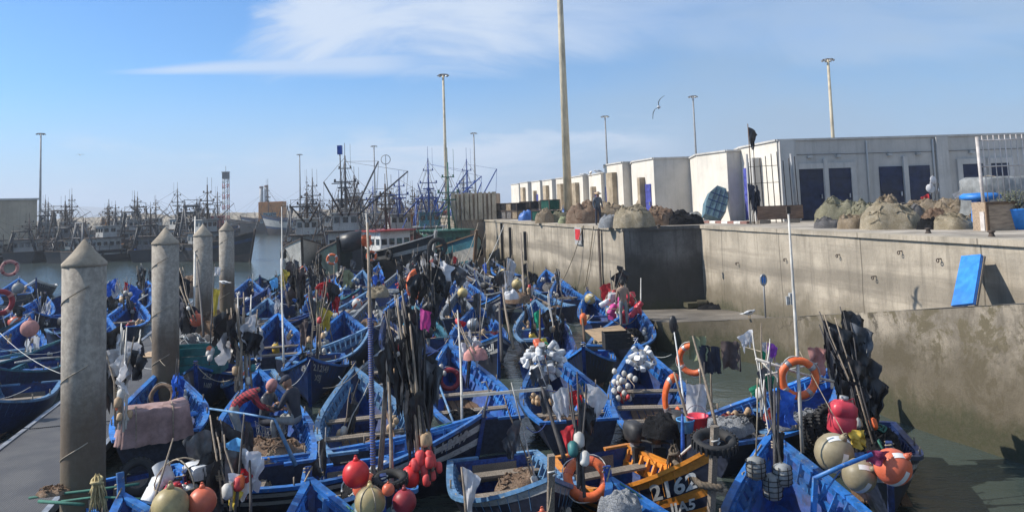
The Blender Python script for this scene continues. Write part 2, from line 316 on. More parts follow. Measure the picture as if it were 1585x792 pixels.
# ------------------------------------------------------------------ mesh helpers
class MB:
    def __init__(s): s.v = []; s.f = []; s.m = []; s.sm = []
    def add(s, vs, fs, mi=0, smooth=False, M=None):
        o = len(s.v)
        s.v += [tuple(M @ Vector(v)) if M is not None else tuple(v) for v in vs]
        s.f += [tuple(i + o for i in f) for f in fs]
        s.m += [mi] * len(fs); s.sm += [smooth] * len(fs)
        return s
    def box(s, c, d, M=None, mi=0, rz=0.0, taper=1.0):
        x, y, z = (k / 2 for k in d); t = taper
        vs = [(-x, -y, -z), (x, -y, -z), (x, y, -z), (-x, y, -z), (-x * t, -y * t, z), (x * t, -y * t, z), (x * t, y * t, z), (-x * t, y * t, z)]
        L = Matrix.Translation(c) @ Matrix.Rotation(rz, 4, 'Z')
        if M is not None: L = M @ L
        return s.add(vs, [(3, 2, 1, 0), (4, 5, 6, 7), (0, 1, 5, 4), (1, 2, 6, 5), (2, 3, 7, 6), (3, 0, 4, 7)], mi, False, L)
    def bar(s, a, b, wd, th, mi=0, up=(0, 0, 1)):
        a, b, up = Vector(a), Vector(b), Vector(up)
        d = (b - a).normalized(); sx = d.cross(up)
        if sx.length < 1e-4: sx = d.cross(Vector((0, 1, 0)))
        sx.normalize(); sy = sx.cross(d)
        vs = [p + sx * (i * wd / 2) + sy * (j * th / 2) for p in (a, b) for i, j in ((-1, -1), (1, -1), (1, 1), (-1, 1))]
        return s.add(vs, [(0, 1, 2, 3), (7, 6, 5, 4), (0, 4, 5, 1), (1, 5, 6, 2), (2, 6, 7, 3), (3, 7, 4, 0)], mi)
    def tube(s, pts, r, n=6, mi=0, cap=True, closed=False, flat=1.0):
        pts = [Vector(p) for p in pts]; N = len(pts)
        rs = r if isinstance(r, (list, tuple)) else [r] * N
        vs = []; ref = None
        for i, p in enumerate(pts):
            if closed: d = pts[(i + 1) % N] - pts[i - 1]
            else: d = pts[min(i + 1, N - 1)] - pts[max(i - 1, 0)]
            if d.length < 1e-9: d = Vector((0, 0, 1))
            d.normalize()
            if ref is None: ref = d.orthogonal().normalized()
            ref = (ref - d * ref.dot(d))
            if ref.length < 1e-6: ref = d.orthogonal()
            ref.normalize(); b = d.cross(ref)
            for j in range(n):
                a = 2 * math.pi * j / n
                vs.append(p + (ref * math.cos(a) + b * math.sin(a) * flat) * rs[i])
        fs = []
        for i in range(N if closed else N - 1):
            for j in range(n):
                k = (j + 1) % n; i2 = (i + 1) % N
                fs.append((i * n + j, i * n + k, i2 * n + k, i2 * n + j))
        if cap and not closed:
            fs.append(tuple(range(n - 1, -1, -1))); fs.append(tuple((N - 1) * n + j for j in range(n)))
        return s.add(vs, fs, mi, True)
    def lathe(s, prof, M=None, n=16, mi=0, smooth=True):
        vs = [(r * math.cos(2 * math.pi * j / n), r * math.sin(2 * math.pi * j / n), z) for r, z in prof for j in range(n)]
        fs = [(i * n + j, i * n + (j + 1) % n, (i + 1) * n + (j + 1) % n, (i + 1) * n + j) for i in range(len(prof) - 1) for j in range(n)]
        if prof[0][0] > 1e-6: fs.append(tuple(range(n - 1, -1, -1)))
        if prof[-1][0] > 1e-6: fs.append(tuple((len(prof) - 1) * n + j for j in range(n)))
        return s.add(vs, fs, mi, smooth, M)
    def ball(s, c, r, mi=0, n=12, sq=(1, 1, 1), M=None):
        pr = [(max(0.0001, math.sin(math.pi * i / (n // 2 + 2))), -math.cos(math.pi * i / (n // 2 + 2))) for i in range(n // 2 + 3)]
        L = Matrix.Translation(c) @ Matrix.Diagonal((r * sq[0], r * sq[1], r * sq[2], 1))
        if M is not None: L = M @ L
        return s.lathe(pr, L, n, mi)
    def torus(s, M, R0, r, n=24, k=8, mi=0, a0=0.0, a1=2 * math.pi, sq=1.0):
        full = abs(a1 - a0) > 6.28
        pts = [M @ Vector((R0 * math.cos(a0 + (a1 - a0) * i / n), R0 * math.sin(a0 + (a1 - a0) * i / n), 0)) for i in range(n if full else n + 1)]
        return s.tube(pts, r, k, mi, True, full, sq)
    def prism(s, poly, z0, z1, mi=0):
        n = len(poly); a = sum(poly[i][0] * poly[(i + 1) % n][1] - poly[(i + 1) % n][0] * poly[i][1] for i in range(n))
        if a < 0: poly = list(reversed(poly))
        zf0 = z0 if callable(z0) else (lambda x, y: z0); zf1 = z1 if callable(z1) else (lambda x, y: z1)
        vs = [(x, y, zf0(x, y)) for x, y in poly] + [(x, y, zf1(x, y)) for x, y in poly]
        fs = [tuple(range(n - 1, -1, -1)), tuple(range(n, 2 * n))] + [(i, (i + 1) % n, n + (i + 1) % n, n + i) for i in range(n)]
        return s.add(vs, fs, mi)
    def mesh(s, name, mats):
        me = bpy.data.meshes.new(name)
        me.from_pydata(s.v, [], s.f)
        for m in (mats if isinstance(mats, (list, tuple)) else [mats]): me.materials.append(m)
        me.polygons.foreach_set('material_index', s.m)
        me.polygons.foreach_set('use_smooth', s.sm)
        me.update()
        return me
    def build(s, name, mats, parent=None, M=None):
        return link(name, s.mesh(name, mats), parent, M)
def link(name, me, parent=None, M=None):
    o = bpy.data.objects.new(name, me); col.objects.link(o)
    if parent is not None: o.parent = parent
    if M is not None: o.matrix_basis = M
    return o
USED = {}
def tag(o, label=None, cat=None, group=None, kind=None):
    if label is not None:
        o['label'] = label; USED.setdefault(label, []).append(group)
    if cat: o['category'] = cat
    if group: o['group'] = group
    if kind: o['kind'] = kind
    return o
def root(name, loc, rz=0.0, label=None, cat=None, group=None, M=None):
    o = bpy.data.objects.new(name, None); col.objects.link(o)
    o.empty_display_size = .2
    if M is not None: o.matrix_basis = M
    else: o.location = loc; o.rotation_euler = (0, 0, rz)
    return tag(o, label, cat, group)
def kids(o): return [c for c in KIDS.get(o.name, [])]
KIDS = {}
def index_kids():
    KIDS.clear()
    for o in col.objects:
        if o.parent is not None: KIDS.setdefault(o.parent.name, []).append(o)
def copy_tree(o, parent=None):
    c = o.copy(); col.objects.link(c)
    if parent is not None: c.parent = parent
    for k in kids(o): copy_tree(k, c)
    return c
def bez(a, b, sag=.3, n=8):
    a, b = Vector(a), Vector(b)
    return [a.lerp(b, i / n) - Vector((0, 0, sag * 4 * (i / n) * (1 - i / n))) for i in range(n + 1)]
def nz(p, s=1.0, o=0.0): return noise.noise(Vector(p) * s + Vector((o, o * 1.7, -o)))
# ------------------------------------------------------------------ lettering
FONT_CACHE = {}
def text_mesh(s, bold=.012):
    if (s, bold) in FONT_CACHE: return FONT_CACHE[(s, bold)]
    cu = bpy.data.curves.new('lettering', 'FONT'); cu.body = s; cu.size = 1.0; cu.offset = bold; cu.resolution_u = 3
    ob = bpy.data.objects.new('lettering', cu); col.objects.link(ob)
    dg = bpy.context.evaluated_depsgraph_get()
    me = bpy.data.meshes.new_from_object(ob.evaluated_get(dg))
    vs = [v.co.copy() for v in me.vertices]; fs = [tuple(p.vertices) for p in me.polygons]
    x0 = min((v.x for v in vs), default=0); x1 = max((v.x for v in vs), default=1)
    for v in vs: v.x -= x0
    bpy.data.objects.remove(ob); bpy.data.curves.remove(cu); bpy.data.meshes.remove(me)
    FONT_CACHE[(s, bold)] = (vs, fs, x1 - x0)
    return FONT_CACHE[(s, bold)]

# ------------------------------------------------------------------ the wooden inshore boat
class Boat: pass
QROWS = [0, .22, .40, .50, .58, .66, .74, .82, .90, 1.0]
def build_boat(bow, stern, label, beam=1.9, zb=1.65, zs=.75, hull=NAVY, inner=BLUE, rail=RAIL, thw=WOOD, rows=None, stripe=None, deck=True,
               letters=(), thwarts=(.16, .42, .60), post=.15, roll=0.0, group='small blue wooden fishing boats', L=None, post_mat=None, motor=False, smat=None, name='fishing_boat', wl=1.0, cat='fishing boat'):
    b = Boat()
    bow = Vector(bow); stern = Vector(stern)
    d = Vector((bow.x - stern.x, bow.y - stern.y, 0))
    Ln = d.length if L is None else L
    Ln = max(3.4, min(6.4, Ln)); d.normalize()
    cen = Vector((bow.x, bow.y, 0)) - d * (Ln / 2)
    rz = math.atan2(d.y, d.x)
    rt = bpy.data.objects.new(name, None); col.objects.link(rt); rt.empty_display_size = .2
    rt.location = cen; rt.rotation_euler = (roll, 0, rz)
    tag(rt, label, cat, group)
    b.root = rt; b.L = Ln
    hb0 = beam / 2; zk = -.28
    rake = .38
    def fb(t):
        if t < .42: return .80 + .20 * math.sin(math.pi / 2 * (t / .42))
        s = (t - .42) / .58
        return max(0.0, 1 - s ** 1.72)
    def zg(t):
        s = max(0, (t - .25) / .75)
        return zs + (zb - zs) * s ** 2.1 + .06 * max(0, .2 - t) * 5
    def pt(t, q, s=1, inset=0.0):
        z = zk + (zg(t) - zk) * q
        e = .34 + .55 * max(0, t - .35) / .65
        hw = hb0 * fb(t) * (max(q, 0) ** e if q > 0 else 0.0)
        x = -Ln / 2 + Ln * t + rake * max(0, (t - .5) / .5) ** 2 * (q - 1.0) - .12 * (1 - t) ** 3 * (1 - q)
        return Vector((x, s * max(0.0, hw - inset), z))
    b.pt = pt; b.zg = zg; b.M = rt.matrix_basis.copy()
    T = [i / 16 for i in range(15)] + [.905, .935, .965, .985, 1.0]
    mb = MB()
    for s in (1, -1):
        vs = [pt(t, q, s) for t in T for q in QROWS]
        nq = len(QROWS)
        for j in range(nq - 1):
            fs = []
            for i in range(len(T) - 1):
                f = (i * nq + j, (i + 1) * nq + j, (i + 1) * nq + j + 1, i * nq + j + 1)
                fs.append(f if s < 0 else tuple(reversed(f)))
            mi = 1 if rows and j in rows else 0
            o = len(mb.v)
            if j == 0: mb.add(vs, fs, mi, True); o0 = o
            else:
                mb.f += [tuple(k + o0 for k in f) for f in fs]; mb.m += [mi] * len(fs); mb.sm += [True] * len(fs)
    tr = [pt(0, q, 1) for q in QROWS] + [pt(0, q, -1) for q in reversed(QROWS)]
    mb.add(tr, [tuple(range(len(tr)))], 0)
    mb.build('hull', [hull, stripe or WHITEP], rt)
    # inside: sides, sole, inner transom
    mb = MB(); zf = .10
    Ti = [.012] + [i / 16 for i in range(1, 15)] + [.905, .94, .962]
    for s in (1, -1):
        vs = []
        for t in Ti:
            qf = (zf - zk) / (zg(t) - zk)
            for k in range(5): vs.append(pt(t, qf + (1.0 - qf) * k / 4, s, .055))
        fs = [(i * 5 + j, i * 5 + j + 1, (i + 1) * 5 + j + 1, (i + 1) * 5 + j) for i in range(len(Ti) - 1) for j in range(4)]
        mb.add(vs, fs if s < 0 else [tuple(reversed(f)) for f in fs], 0, True)
    vs = []
    for t in Ti:
        qf = (zf - zk) / (zg(t) - zk)
        vs += [pt(t, qf, 1, .055), pt(t, qf, -1, .055)]
    mb.add(vs, [(2 * i, 2 * i + 1, 2 * i + 3, 2 * i + 2) for i in range(len(Ti) - 1)], 1)
    for tt in (.03, .962):
        ww = [pt(tt, (zf - zk) / (zg(tt) - zk) + (1 - (zf - zk) / (zg(tt) - zk)) * k / 4, s, .055) for s, ks in ((1, range(5)), (-1, range(4, -1, -1))) for k in ks]
        mb.add(ww, [tuple(range(len(ww)))], 0)
    mb.build('lining', [inner, BLUE2 if inner is not BLUE2 else BLUE], rt)
    # gunwale cap
    mb = MB()
    for s in (1, -1):
        vs = []
        for t in T[:-1] + [.993]:
            p0 = pt(t, 1.0, s, -.035); p1 = pt(t, 1.0, s, .10)
            if t > .97: p1.y = s * .002
            vs += [p0 + Vector((0, 0, -.05)), p0 + Vector((0, 0, .02)), p1 + Vector((0, 0, .02)), p1 + Vector((0, 0, -.05))]
        n = len(T); fs = []
        for i in range(n - 1):
            for j in range(4):
                f = (i * 4 + j, i * 4 + (j + 1) % 4, (i + 1) * 4 + (j + 1) % 4, (i + 1) * 4 + j)
                fs.append(f if s > 0 else tuple(reversed(f)))
        fs += [(0, 1, 2, 3), tuple((n - 1) * 4 + k for k in (3, 2, 1, 0))]
        mb.add(vs, fs, 0)
    a, c = pt(0, 1, 1, .0), pt(0, 1, -1, .0)
    for s in (1, -1):        # transom cap with the cut-out for the motor
        p = pt(0, 1, s, .0); mb.box(((p.x + .035), p.y * .66, p.z - .005), (.10, abs(p.y) * .64, .055))
    mb.build('gunwale', rail, rt)
    # ribs and inner stringer showing as slots along the bulwark
    for s in (1, -1):
        mb = MB()
        for i in range(19):
            t = .045 + i * .048
            h = zg(t) - zk
            a_ = pt(t, 1 - .04 / h, s, .075); b_ = pt(t, 1 - .36 / h, s, .075)
            mb.bar(a_, b_, .125, .05, up=(1, 0, 0))
        for dz, hh in ((.315, .13), (.075, .07)):
            pl = [pt(t, 1 - dz / (zg(t) - zk), s, .085) for t in Ti[:-1]]
            for i in range(len(pl) - 1): mb.bar(pl[i], pl[i + 1], .05, hh)
        mb.build('rib_frame', rail, rt)
    # sole boards, rowlocks, a line gathered along one gunwale
    mb = MB()
    for k in range(-2, 3):
        mb.box((-Ln * .06, k * .20, zf + .025 + .004 * (k % 2)), (Ln * .56, .17, .03))
    mb.build('sole_boards', WOOD if thw is not WOOD else WOODB, rt)
    for s in (1, -1):
        for t in (.34, .56):
            p = pt(t, 1, s, .02); MB().tube([p + Vector((0, 0, -.02)), p + Vector((0, 0, .17))], .018, 5).build('thole_pin', POLEW, rt)
    rq = random.Random(int(abs(cen.x * 71 + cen.y * 37)))
    s = rq.choice((1, -1)); t0 = rq.uniform(.3, .6); pts = []
    for i in range(22):
        u = i / 21; t = t0 + .42 * u
        p = pt(min(t, .97), 1, s, .03); p.z += .035; p.y -= s * abs(math.sin(u * 14)) * .16 * (1 - u); p.z -= abs(math.sin(u * 14)) * .22 * (1 - u); pts.append(p)
    MB().tube(pts, .013, 5).build('gunwale_line', rq.choice([ROPE, ROPEW, ROPEB, ROPEG]), rt)
    p = pt(1, 1); pts = [p + Vector((.05 + .05 * math.cos(a * 1.3), .07 * math.sin(a * 1.3), .05 + .012 * a)) for a in range(9)] + [p + Vector((-.12, .1, -.05)), p + Vector((-.35, .12, -.45)), p + Vector((-.5, .2, -.7))]
    MB().tube(pts, .014, 5).build('bow_line', rq.choice([ROPE, ROPEW, ROPE]), rt)
    def cross(t, z, wd, th, m, nm):
        q = (z - zk) / (zg(t) - zk); y = pt(t, q, 1, .06).y
        mb = MB(); x = pt(t, q).x
        ny = 6
        for k in range(2 if wd > .2 else 1):
            ww = wd / (2 if wd > .2 else 1)
            mb.box((x + (k - .5) * ww if wd > .2 else x, 0, z + .004 * k), (ww - .012, 2 * y, th))
        return mb.build(nm, m, rt)
    for t in thwarts: cross(t, zg(t) - .20, .30, .045, thw, 'thwart')
    if deck:
        mb = MB(); t0 = .72; zd = zg(t0) - .62
        ts = [t0, .78, .84, .90, .95]
        vs = []
        for t in ts:
            q = (zd + .0 - zk) / (zg(t) - zk)
            vs += [pt(t, q, 1, .05), pt(t, q, -1, .05)]
        mb.add(vs, [(2 * i + 1, 2 * i, 2 * i + 2, 2 * i + 3) for i in range(len(ts) - 1)], 0)
        q0 = (zd - zk) / (zg(t0) - zk); qf = (zf - zk) / (zg(t0) - zk)
        a1, a2, a3, a4 = pt(t0, q0, 1, .05), pt(t0, q0, -1, .05), pt(t0, qf, -1, .05), pt(t0, qf, 1, .05)
        for p in (a3, a4): p.x = a1.x
        mb.add([a1, a2, a3, a4], [(0, 1, 2, 3)], 0)
        mb.bar(a1 + Vector((-.03, -.02, .0)), a2 + Vector((-.03, .02, .0)), .06, .09)
        mb.build('foredeck', inner, rt)
    mb = MB(); tip = pt(1.0, 1.0); low = pt(1.0, .12)
    mb.bar(low + Vector((.03, 0, 0)), tip + Vector((.05, 0, post)), .085, .10, up=(0, 1, 0))
    mb.build('stem_post', post_mat or inner, rt)
    mb = MB(); p = pt(0, 1, 1)
    mb.box((p.x + .10, 0, p.z - .28), (.07, p.y * 1.0, .34)); mb.build('motor_board', thw, rt)
    for (s, t0, q0, hgt, txt, m, *ex) in letters:
        vs, fs, wdt = text_mesh(txt, .028)
        asp = ex[0] if ex else 1.0
        out = []
        for v in vs:
            xx = v.x * hgt * asp
            t = t0 - xx / Ln if s > 0 else t0 - (wdt * hgt * asp - xx) / Ln
            hh = zg(t) - zk
            q = q0 + v.y * hgt / hh
            e = pt(t, q, s); e.y += s * .022; out.append(e)
        mb = MB(); mb.add(out, fs if s > 0 else fs); mb.build('hull_lettering', m, rt)
    bpy.context.view_layer.update()
    b.M = rt.matrix_world.copy()
    b.w = lambda t, s, z=None, dz=0.0: b.M @ Vector((-Ln / 2 + Ln * t, s * hb0 * fb(t), (zg(t) if z is None else z) + dz))
    b.rz = rz
    b.poly = (cen, d, Ln, beam)
    return b

# ------------------------------------------------------------------ gear
def cloth(mb, top, az, wd, ht, seed, mi=0, ragged=.38, droop=.5, nu=9, nv=14, lift=0.0):
    """a limp flag or bag tied to a pole along its hoist: gathered folds, crumpled, with a torn lower edge"""
    r = random.Random(seed); ca, sa = math.cos(az), math.sin(az)
    ph = r.uniform(0, 6); k1 = r.uniform(6, 12); rag = [r.uniform(0, 1) ** 1.6 * ragged for _ in range(nu + 1)]; o = r.uniform(0, 50)
    vs = []
    for j in range(nv + 1):
        v = j / nv
        for i in range(nu + 1):
            u = i / nu
            sp = wd * (u ** .85) * (1 - .70 * droop * v ** .8) * (1 + .22 * nz((u * 2, v * 3, 0), 1.2, o))
            z = -ht * v * (1 - rag[i]) - droop * wd * .9 * u ** 1.4 + lift * wd * u + .07 * ht * nz((u * 3, v * 3, 1), 1.3, o)
            off = wd * ((.16 * math.sin(k1 * u + ph + 2.2 * v)) * (.35 + v) + + .20 * nz((u * 2.6, v * 2.2, 2), 1.1, o) + .08 * nz((u * 7, v * 8, 5), 1.1, o))
            vs.append(Vector(top) + Vector((ca * sp - sa * off, sa * sp + ca * off, z)))
    n = nu + 1; fs = [(j * n + i, j * n + i + 1, (j + 1) * n + i + 1, (j + 1) * n + i) for j in range(nv) for i in range(nu)]
    if ragged > .6: fs = [f for k, f in enumerate(fs) if not (k // nu > nv * .72 and nz((k % nu * .55, k // nu * .12, 0), 1, o) > .26)]
    mb.add(vs, fs, mi, True)
def flag_bundle(base, top, label, n=7, spread=.12, fan=.30, flags=(), floats=(), seed=1, pole=(POLEW, POLED), pr=.016, group='bundles of marker flag poles', name='marker_flag_bundle', cat='flag poles', fl_h=(.0, .35)):
    """net-marker poles lashed together; flags at the upper ends, floats strung on the lower ends"""
    r = random.Random(seed); base = Vector(base); top = Vector(top); H = (top - base).length
    rt = root(name, base, 0, label, cat, group)
    flags = list(flags); us_ = [f[1] for f in flags]
    if n > 4: r.shuffle(us_)
    flags = [(f[0], u_, *f[2:]) for f, u_ in zip(flags, us_)]
    tops = []
    ax = (top - base)
    for i in range(n):
        a = r.uniform(0, 6.28); k = r.uniform(.3, 1)
        b0 = Vector((math.cos(a), math.sin(a), 0)) * spread * k * .8; b0.z = r.uniform(0, .12) * H
        a2 = a + r.uniform(-1, 1)
        t1 = ax * r.uniform(.80, 1.0) + Vector((math.cos(a2), math.sin(a2), 0)) * fan * k
        if i == 0: t1 = ax * 1.0
        mid = b0.lerp(t1, .45) * .5 + (ax * .42) * .5
        MB().tube([b0, mid, b0.lerp(t1, .8) + Vector((0, 0, 0)), t1], [pr * 1.3, pr * 1.15, pr, pr * .7], 5).build('pole', r.choice(pole), rt)
        tops.append((b0, t1))
    for i, (m, u, wd, ht, az) in enumerate(flags):
        b0, t1 = tops[i % n]; p = b0.lerp(t1, u)
        mb = MB(); cloth(mb, p, az + r.uniform(-.4, .4), wd, ht, seed * 31 + i, droop=r.uniform(.3, .8)); mb.build('flag', m, rt)
    for i, m in enumerate(floats):
        b0, t1 = tops[i % n]; u = r.uniform(*fl_h); p = b0.lerp(t1, u) + Vector((r.uniform(-.05, .05), r.uniform(-.05, .05), 0))
        q = r.uniform(.055, .085); M = Matrix.Translation(p) @ Vector((t1 - b0)).to_track_quat('Z', 'Y').to_matrix().to_4x4()
        mb = MB(); mb.lathe([(q * .5, -q * 1.5), (q, -q), (q * 1.05, 0), (q, q), (q * .5, q * 1.5)], M, 10); mb.build('float', m, rt)
    mb = MB()
    mb.tube([ax * (.34 + .02 * q / 8) + Vector((math.cos(q * .8), math.sin(q * .8), 0)) * spread * .45 for q in range(25)], .012, 5)
    mb.build('lashing', ROPE, rt)
    return rt
def jug_mesh(mb, M, r=.12, h=.38, mi=0, cap=1):
    """square-shouldered jerrycan with a moulded waist, screw cap and handle"""
    n = 16
    def ring(a, b, z): 
        out = []
        for j in range(n):
            t = 2 * math.pi * j / n; k = (abs(math.cos(t)) ** 5 + abs(math.sin(t)) ** 5) ** (-1 / 5)
            out.append((math.cos(t) * k * a, math.sin(t) * k * b, z))
        return out
    L = [ring(r * .97, r * .78, 0), ring(r, r * .8, .012), ring(r, r * .8, h * .44), ring(r * .95, r * .75, h * .47), ring(r * .95, r * .75, h * .52), ring(r, r * .8, h * .55), ring(r, r * .8, h * .80), ring(r * .62, r * .5, h * .93), ring(r * .3, r * .3, h * .95), ring(r * .3, r * .3, h)]
    vs = [p for q in L for p in q]
    for i in range(len(L) - 1):
        pass
    mb.add(vs, [(i * n + j, i * n + (j + 1) % n, (i + 1) * n + (j + 1) % n, (i + 1) * n + j) for i in range(len(L) - 1) for j in range(n)], mi, True, M)
    mb.add(L[0], [tuple(range(n - 1, -1, -1))], mi, False, M)
    mb.lathe([(r * .36, h * .98), (r * .36, h * 1.08), (.001, h * 1.09)], M, 8, cap)
    mb.tube([M @ Vector(p) for p in ((r * .25, 0, h * .95), (r * .75, 0, h * 1.04), (r * .92, 0, h * .84))], .016, 5, mi)
def jug_bundle(c, R0, n, label, seed=1, mats=(JUGW,), special=(), name='jug_bundle', group=None, size=1.0):
    r = random.Random(seed); rt = root(name, c, 0, label, 'jerrycans', group)
    for i in range(n):
        # spread over a ball, mouths to the centre
        y = 1 - 2 * (i + .5) / n; a = i * 2.39996; s = math.sqrt(max(0, 1 - y * y))
        d = Vector((math.cos(a) * s, math.sin(a) * s, y)) + Vector((r.uniform(-.25, .25), r.uniform(-.25, .25), r.uniform(-.25, .25)))
        d.normalize(); d2 = (d * .55 + Vector((r.uniform(-1, 1), r.uniform(-1, 1), r.uniform(-1, 1)))).normalized()
        p = Vector((d.x * R0[0], d.y * R0[1], d.z * R0[2]))
        M = Matrix.Translation(p) @ d2.to_track_quat('-Z', 'Y').to_matrix().to_4x4() @ Matrix.Translation((0, 0, -.19))
        m = special[i] if i < len(special) else mats[i % len(mats)]
        mb = MB(); k = r.uniform(.85, 1.1) * size; jug_mesh(mb, M, .105 * k, .34 * k); mb.build('jerrycan', [m, r.choice([JUGW, BUOYR, CRATEB])], rt)
    mb = MB()
    for k in range(3): mb.torus(Euler((k * 1.1, k * .7, 0)).to_matrix().to_4x4(), max(R0) * .95, .012, 20, 5)
    mb.build('rope', ROPE, rt)
    return rt
def lifebuoy(M, label, R0=.33, r=.085, m=FLOATO, band=TAPE, name='lifebuoy', arc=None, group='orange lifebuoys'):
    rt = root(name, None, 0, label, 'lifebuoy', group, M=M)
    mb = MB()
    if arc: mb.torus(Matrix(), R0, r, 26, 10, 0, arc[0], arc[1])
    else: mb.torus(Matrix(), R0, r, 30, 10)
    mb.build('ring', m, rt)
    for k in range(4):
        a = .5 + k * 1.5708
        if arc and not arc[0] < a < arc[1] - .2: continue
        mb = MB(); mb.torus(Matrix(), R0, r * 1.035, 4, 10, 0, a, a + .24); mb.build('band', band, rt)
    if not arc:
        mb = MB()
        pts = [Vector(((R0 + r * (1.1 + .35 * math.sin(4 * a))) * math.cos(a), (R0 + r * (1.1 + .35 * math.sin(4 * a))) * math.sin(a), .01)) for a in [i * 6.2832 / 32 for i in range(32)]]
        mb.tube(pts, .009, 5, closed=True); mb.build('grab_rope', ROPEW, rt)
    return rt
def facing(p, az=0.0, tilt=0.0):
    """disc axis pointing to -Y (towards the near quay), turned by az, leaning by tilt"""
    return Matrix.Translation(p) @ Matrix.Rotation(az, 4, 'Z') @ Matrix.Rotation(R(90) + tilt, 4, 'X')
def buoy(c, r, m, label, strap=None, rot=(0, 0, 0), neck=True, cord=False, group='round buoys', name='buoy'):
    rt = root(name, c, 0, label, 'buoy', group); rt.rotation_euler = rot
    mb = MB(); mb.ball((0, 0, 0), r, 0, 18)
    mb.build('ball', m, rt)
    if neck:
        mb = MB(); mb.lathe([(r * .24, r * .93), (r * .17, r * 1.12), (r * .13, r * 1.22)], None, 8); mb.torus(Matrix.Translation((0, 0, r * 1.27)) @ Matrix.Rotation(R(90), 4, 'X'), r * .09, r * .035, 8, 5)
        mb.build('eye', m, rt)
    if strap:
        for ax, a0, a1 in (('X', .5, 2.4), ('Y', 4.0, 5.9)):
            mb = MB(); Mx = Matrix.Rotation(R(90), 4, ax)
            n = 14; vs = []
            for i in range(n + 1):
                a = a0 + (a1 - a0) * i / n
                for wv in (-.16, .16): vs.append(Mx @ Vector((math.cos(a) * r * 1.012, math.sin(a) * r * 1.012, wv * r)) .normalized() * r * 1.012)
            mb.add(vs, [(2 * i, 2 * i + 1, 2 * i + 3, 2 * i + 2) for i in range(n)], 0, True); mb.build('tape', strap, rt)
    mb = MB()
    for k in range(3):
        mb.torus(Matrix.Rotation(R(90), 4, 'X') @ Matrix.Rotation(k * 1.05, 4, 'Y'), r * 1.01, .009, 24, 4)
    if cord: mb.build('cord', ROPE, rt)
    return rt
def heap(c, sx, sy, h, m, label, seed=1, name='net_heap', cat='fishing net', group='heaps of fishing net', rz=0.0, strands=24, smat=None, n=26, lump=1.0, parent=None):
    rt = root(name, c, rz, label, cat, group) if parent is None else None
    mb = MB(); r = random.Random(seed); o = seed * 3.17
    n = int(n * 1.5); nr, na = 16, n
    vs = []
    def surf(q, a):
        rad = q * (1 + .22 * lump * nz((math.cos(a), math.sin(a), 0), 1.3, o))
        x, y = math.cos(a) * rad * sx, math.sin(a) * rad * sy
        bx, by = x / max(sx, .1), y / max(sy, .1)
        z = h * max(0, 1 - q ** 3.6) ** .5 * (.88 + .34 * lump * nz((bx, by, .5), 1.6, o) + .22 * lump * nz((bx, by, 1.5), 4.2, o)) + .06 * h * lump * nz((bx, by, 2), 7.0, o) + .03 * h * lump * nz((bx, by, 2), 15.0, o)
        return Vector((x, y, max(0, z) if q > .02 else z))
    vs.append(surf(.001, 0))
    for i in range(1, nr + 1):
        for j in range(na): vs.append(surf(i / nr, 2 * math.pi * j / na))
    fs = [(0, 1 + j, 1 + (j + 1) % na) for j in range(na)]
    for i in range(nr - 1):
        for j in range(na):
            a0 = 1 + i * na; fs.append((a0 + j, a0 + na + j, a0 + na + (j + 1) % na, a0 + (j + 1) % na))
    mb.add(vs, fs, 0, True)
    part = mb.build('net_mass', m, rt if parent is None else parent)
    if strands > 5:
        mb = MB()
        for k in range(strands):
            a = r.uniform(0, 6.28); q = r.uniform(.1, .85); da = r.uniform(-1, 1) * .45; dq = r.uniform(-.25, .3); pts = []
            for i in range(7):
                u = i / 6; qq = min(.98, max(.02, q + dq * u + .05 * math.sin(9 * u + k)))
                p = surf(qq, a + da * u * 2 + .12 * math.sin(7 * u + k)); p.z += .012 + .03 * r.random(); pts.append(p)
            mb.tube(pts, r.uniform(.008, .018) * (1 if sx < .8 else 1.6), 4, cap=False)
        mb.build('loose_rope', smat or m, rt if parent is None else parent)
    return rt
def strands(pts, n, spread, m, label, drop=.4, r=.012, seed=1, name='frayed_rope', cat='rope'):
    """a bunch of loose rope ends hanging from a knot"""
    q = random.Random(seed); mb = MB(); p0 = Vector(pts)
    for k in range(n):
        a = q.uniform(0, 6.28); s_ = q.uniform(.2, 1) * spread; e = Vector((math.cos(a) * s_, math.sin(a) * s_ * .7, -q.uniform(.3, 1) * drop))
        mb.tube([p0, p0 + e * .25 + Vector((0, 0, .10 + q.uniform(0, .06))), p0 + e * .7 + Vector((q.uniform(-.04, .04), 0, .03)), p0 + e], [r * 1.3, r, r, r * .6], 5)
    mb.torus(Matrix.Translation(p0) @ Matrix.Rotation(.5, 4, 'X'), spread * .4, r * 2, 14, 6); mb.torus(Matrix.Translation(p0 + Vector((0, 0, -.05))) @ Matrix.Rotation(-.3, 4, 'X'), spread * .45, r * 2, 14, 6)
    o = mb.build(name, m); tag(o, label, cat); return o
def tyre(M, label, R0=.26, r=.09, name='tyre', group='old tyres used as fenders'):
    mb = MB(); mb.torus(M, R0, r, 26, 10, sq=.8)
    for k in range(26):
        a = k / 26 * 6.2832
        mb.box((0, 0, 0), (.02, .035, r * 1.5), M @ Matrix.Rotation(a, 4, 'Z') @ Matrix.Translation((R0 + r * .93, 0, 0)))
    o = mb.build(name, RUBBER); tag(o, label, 'tyre', group); return o
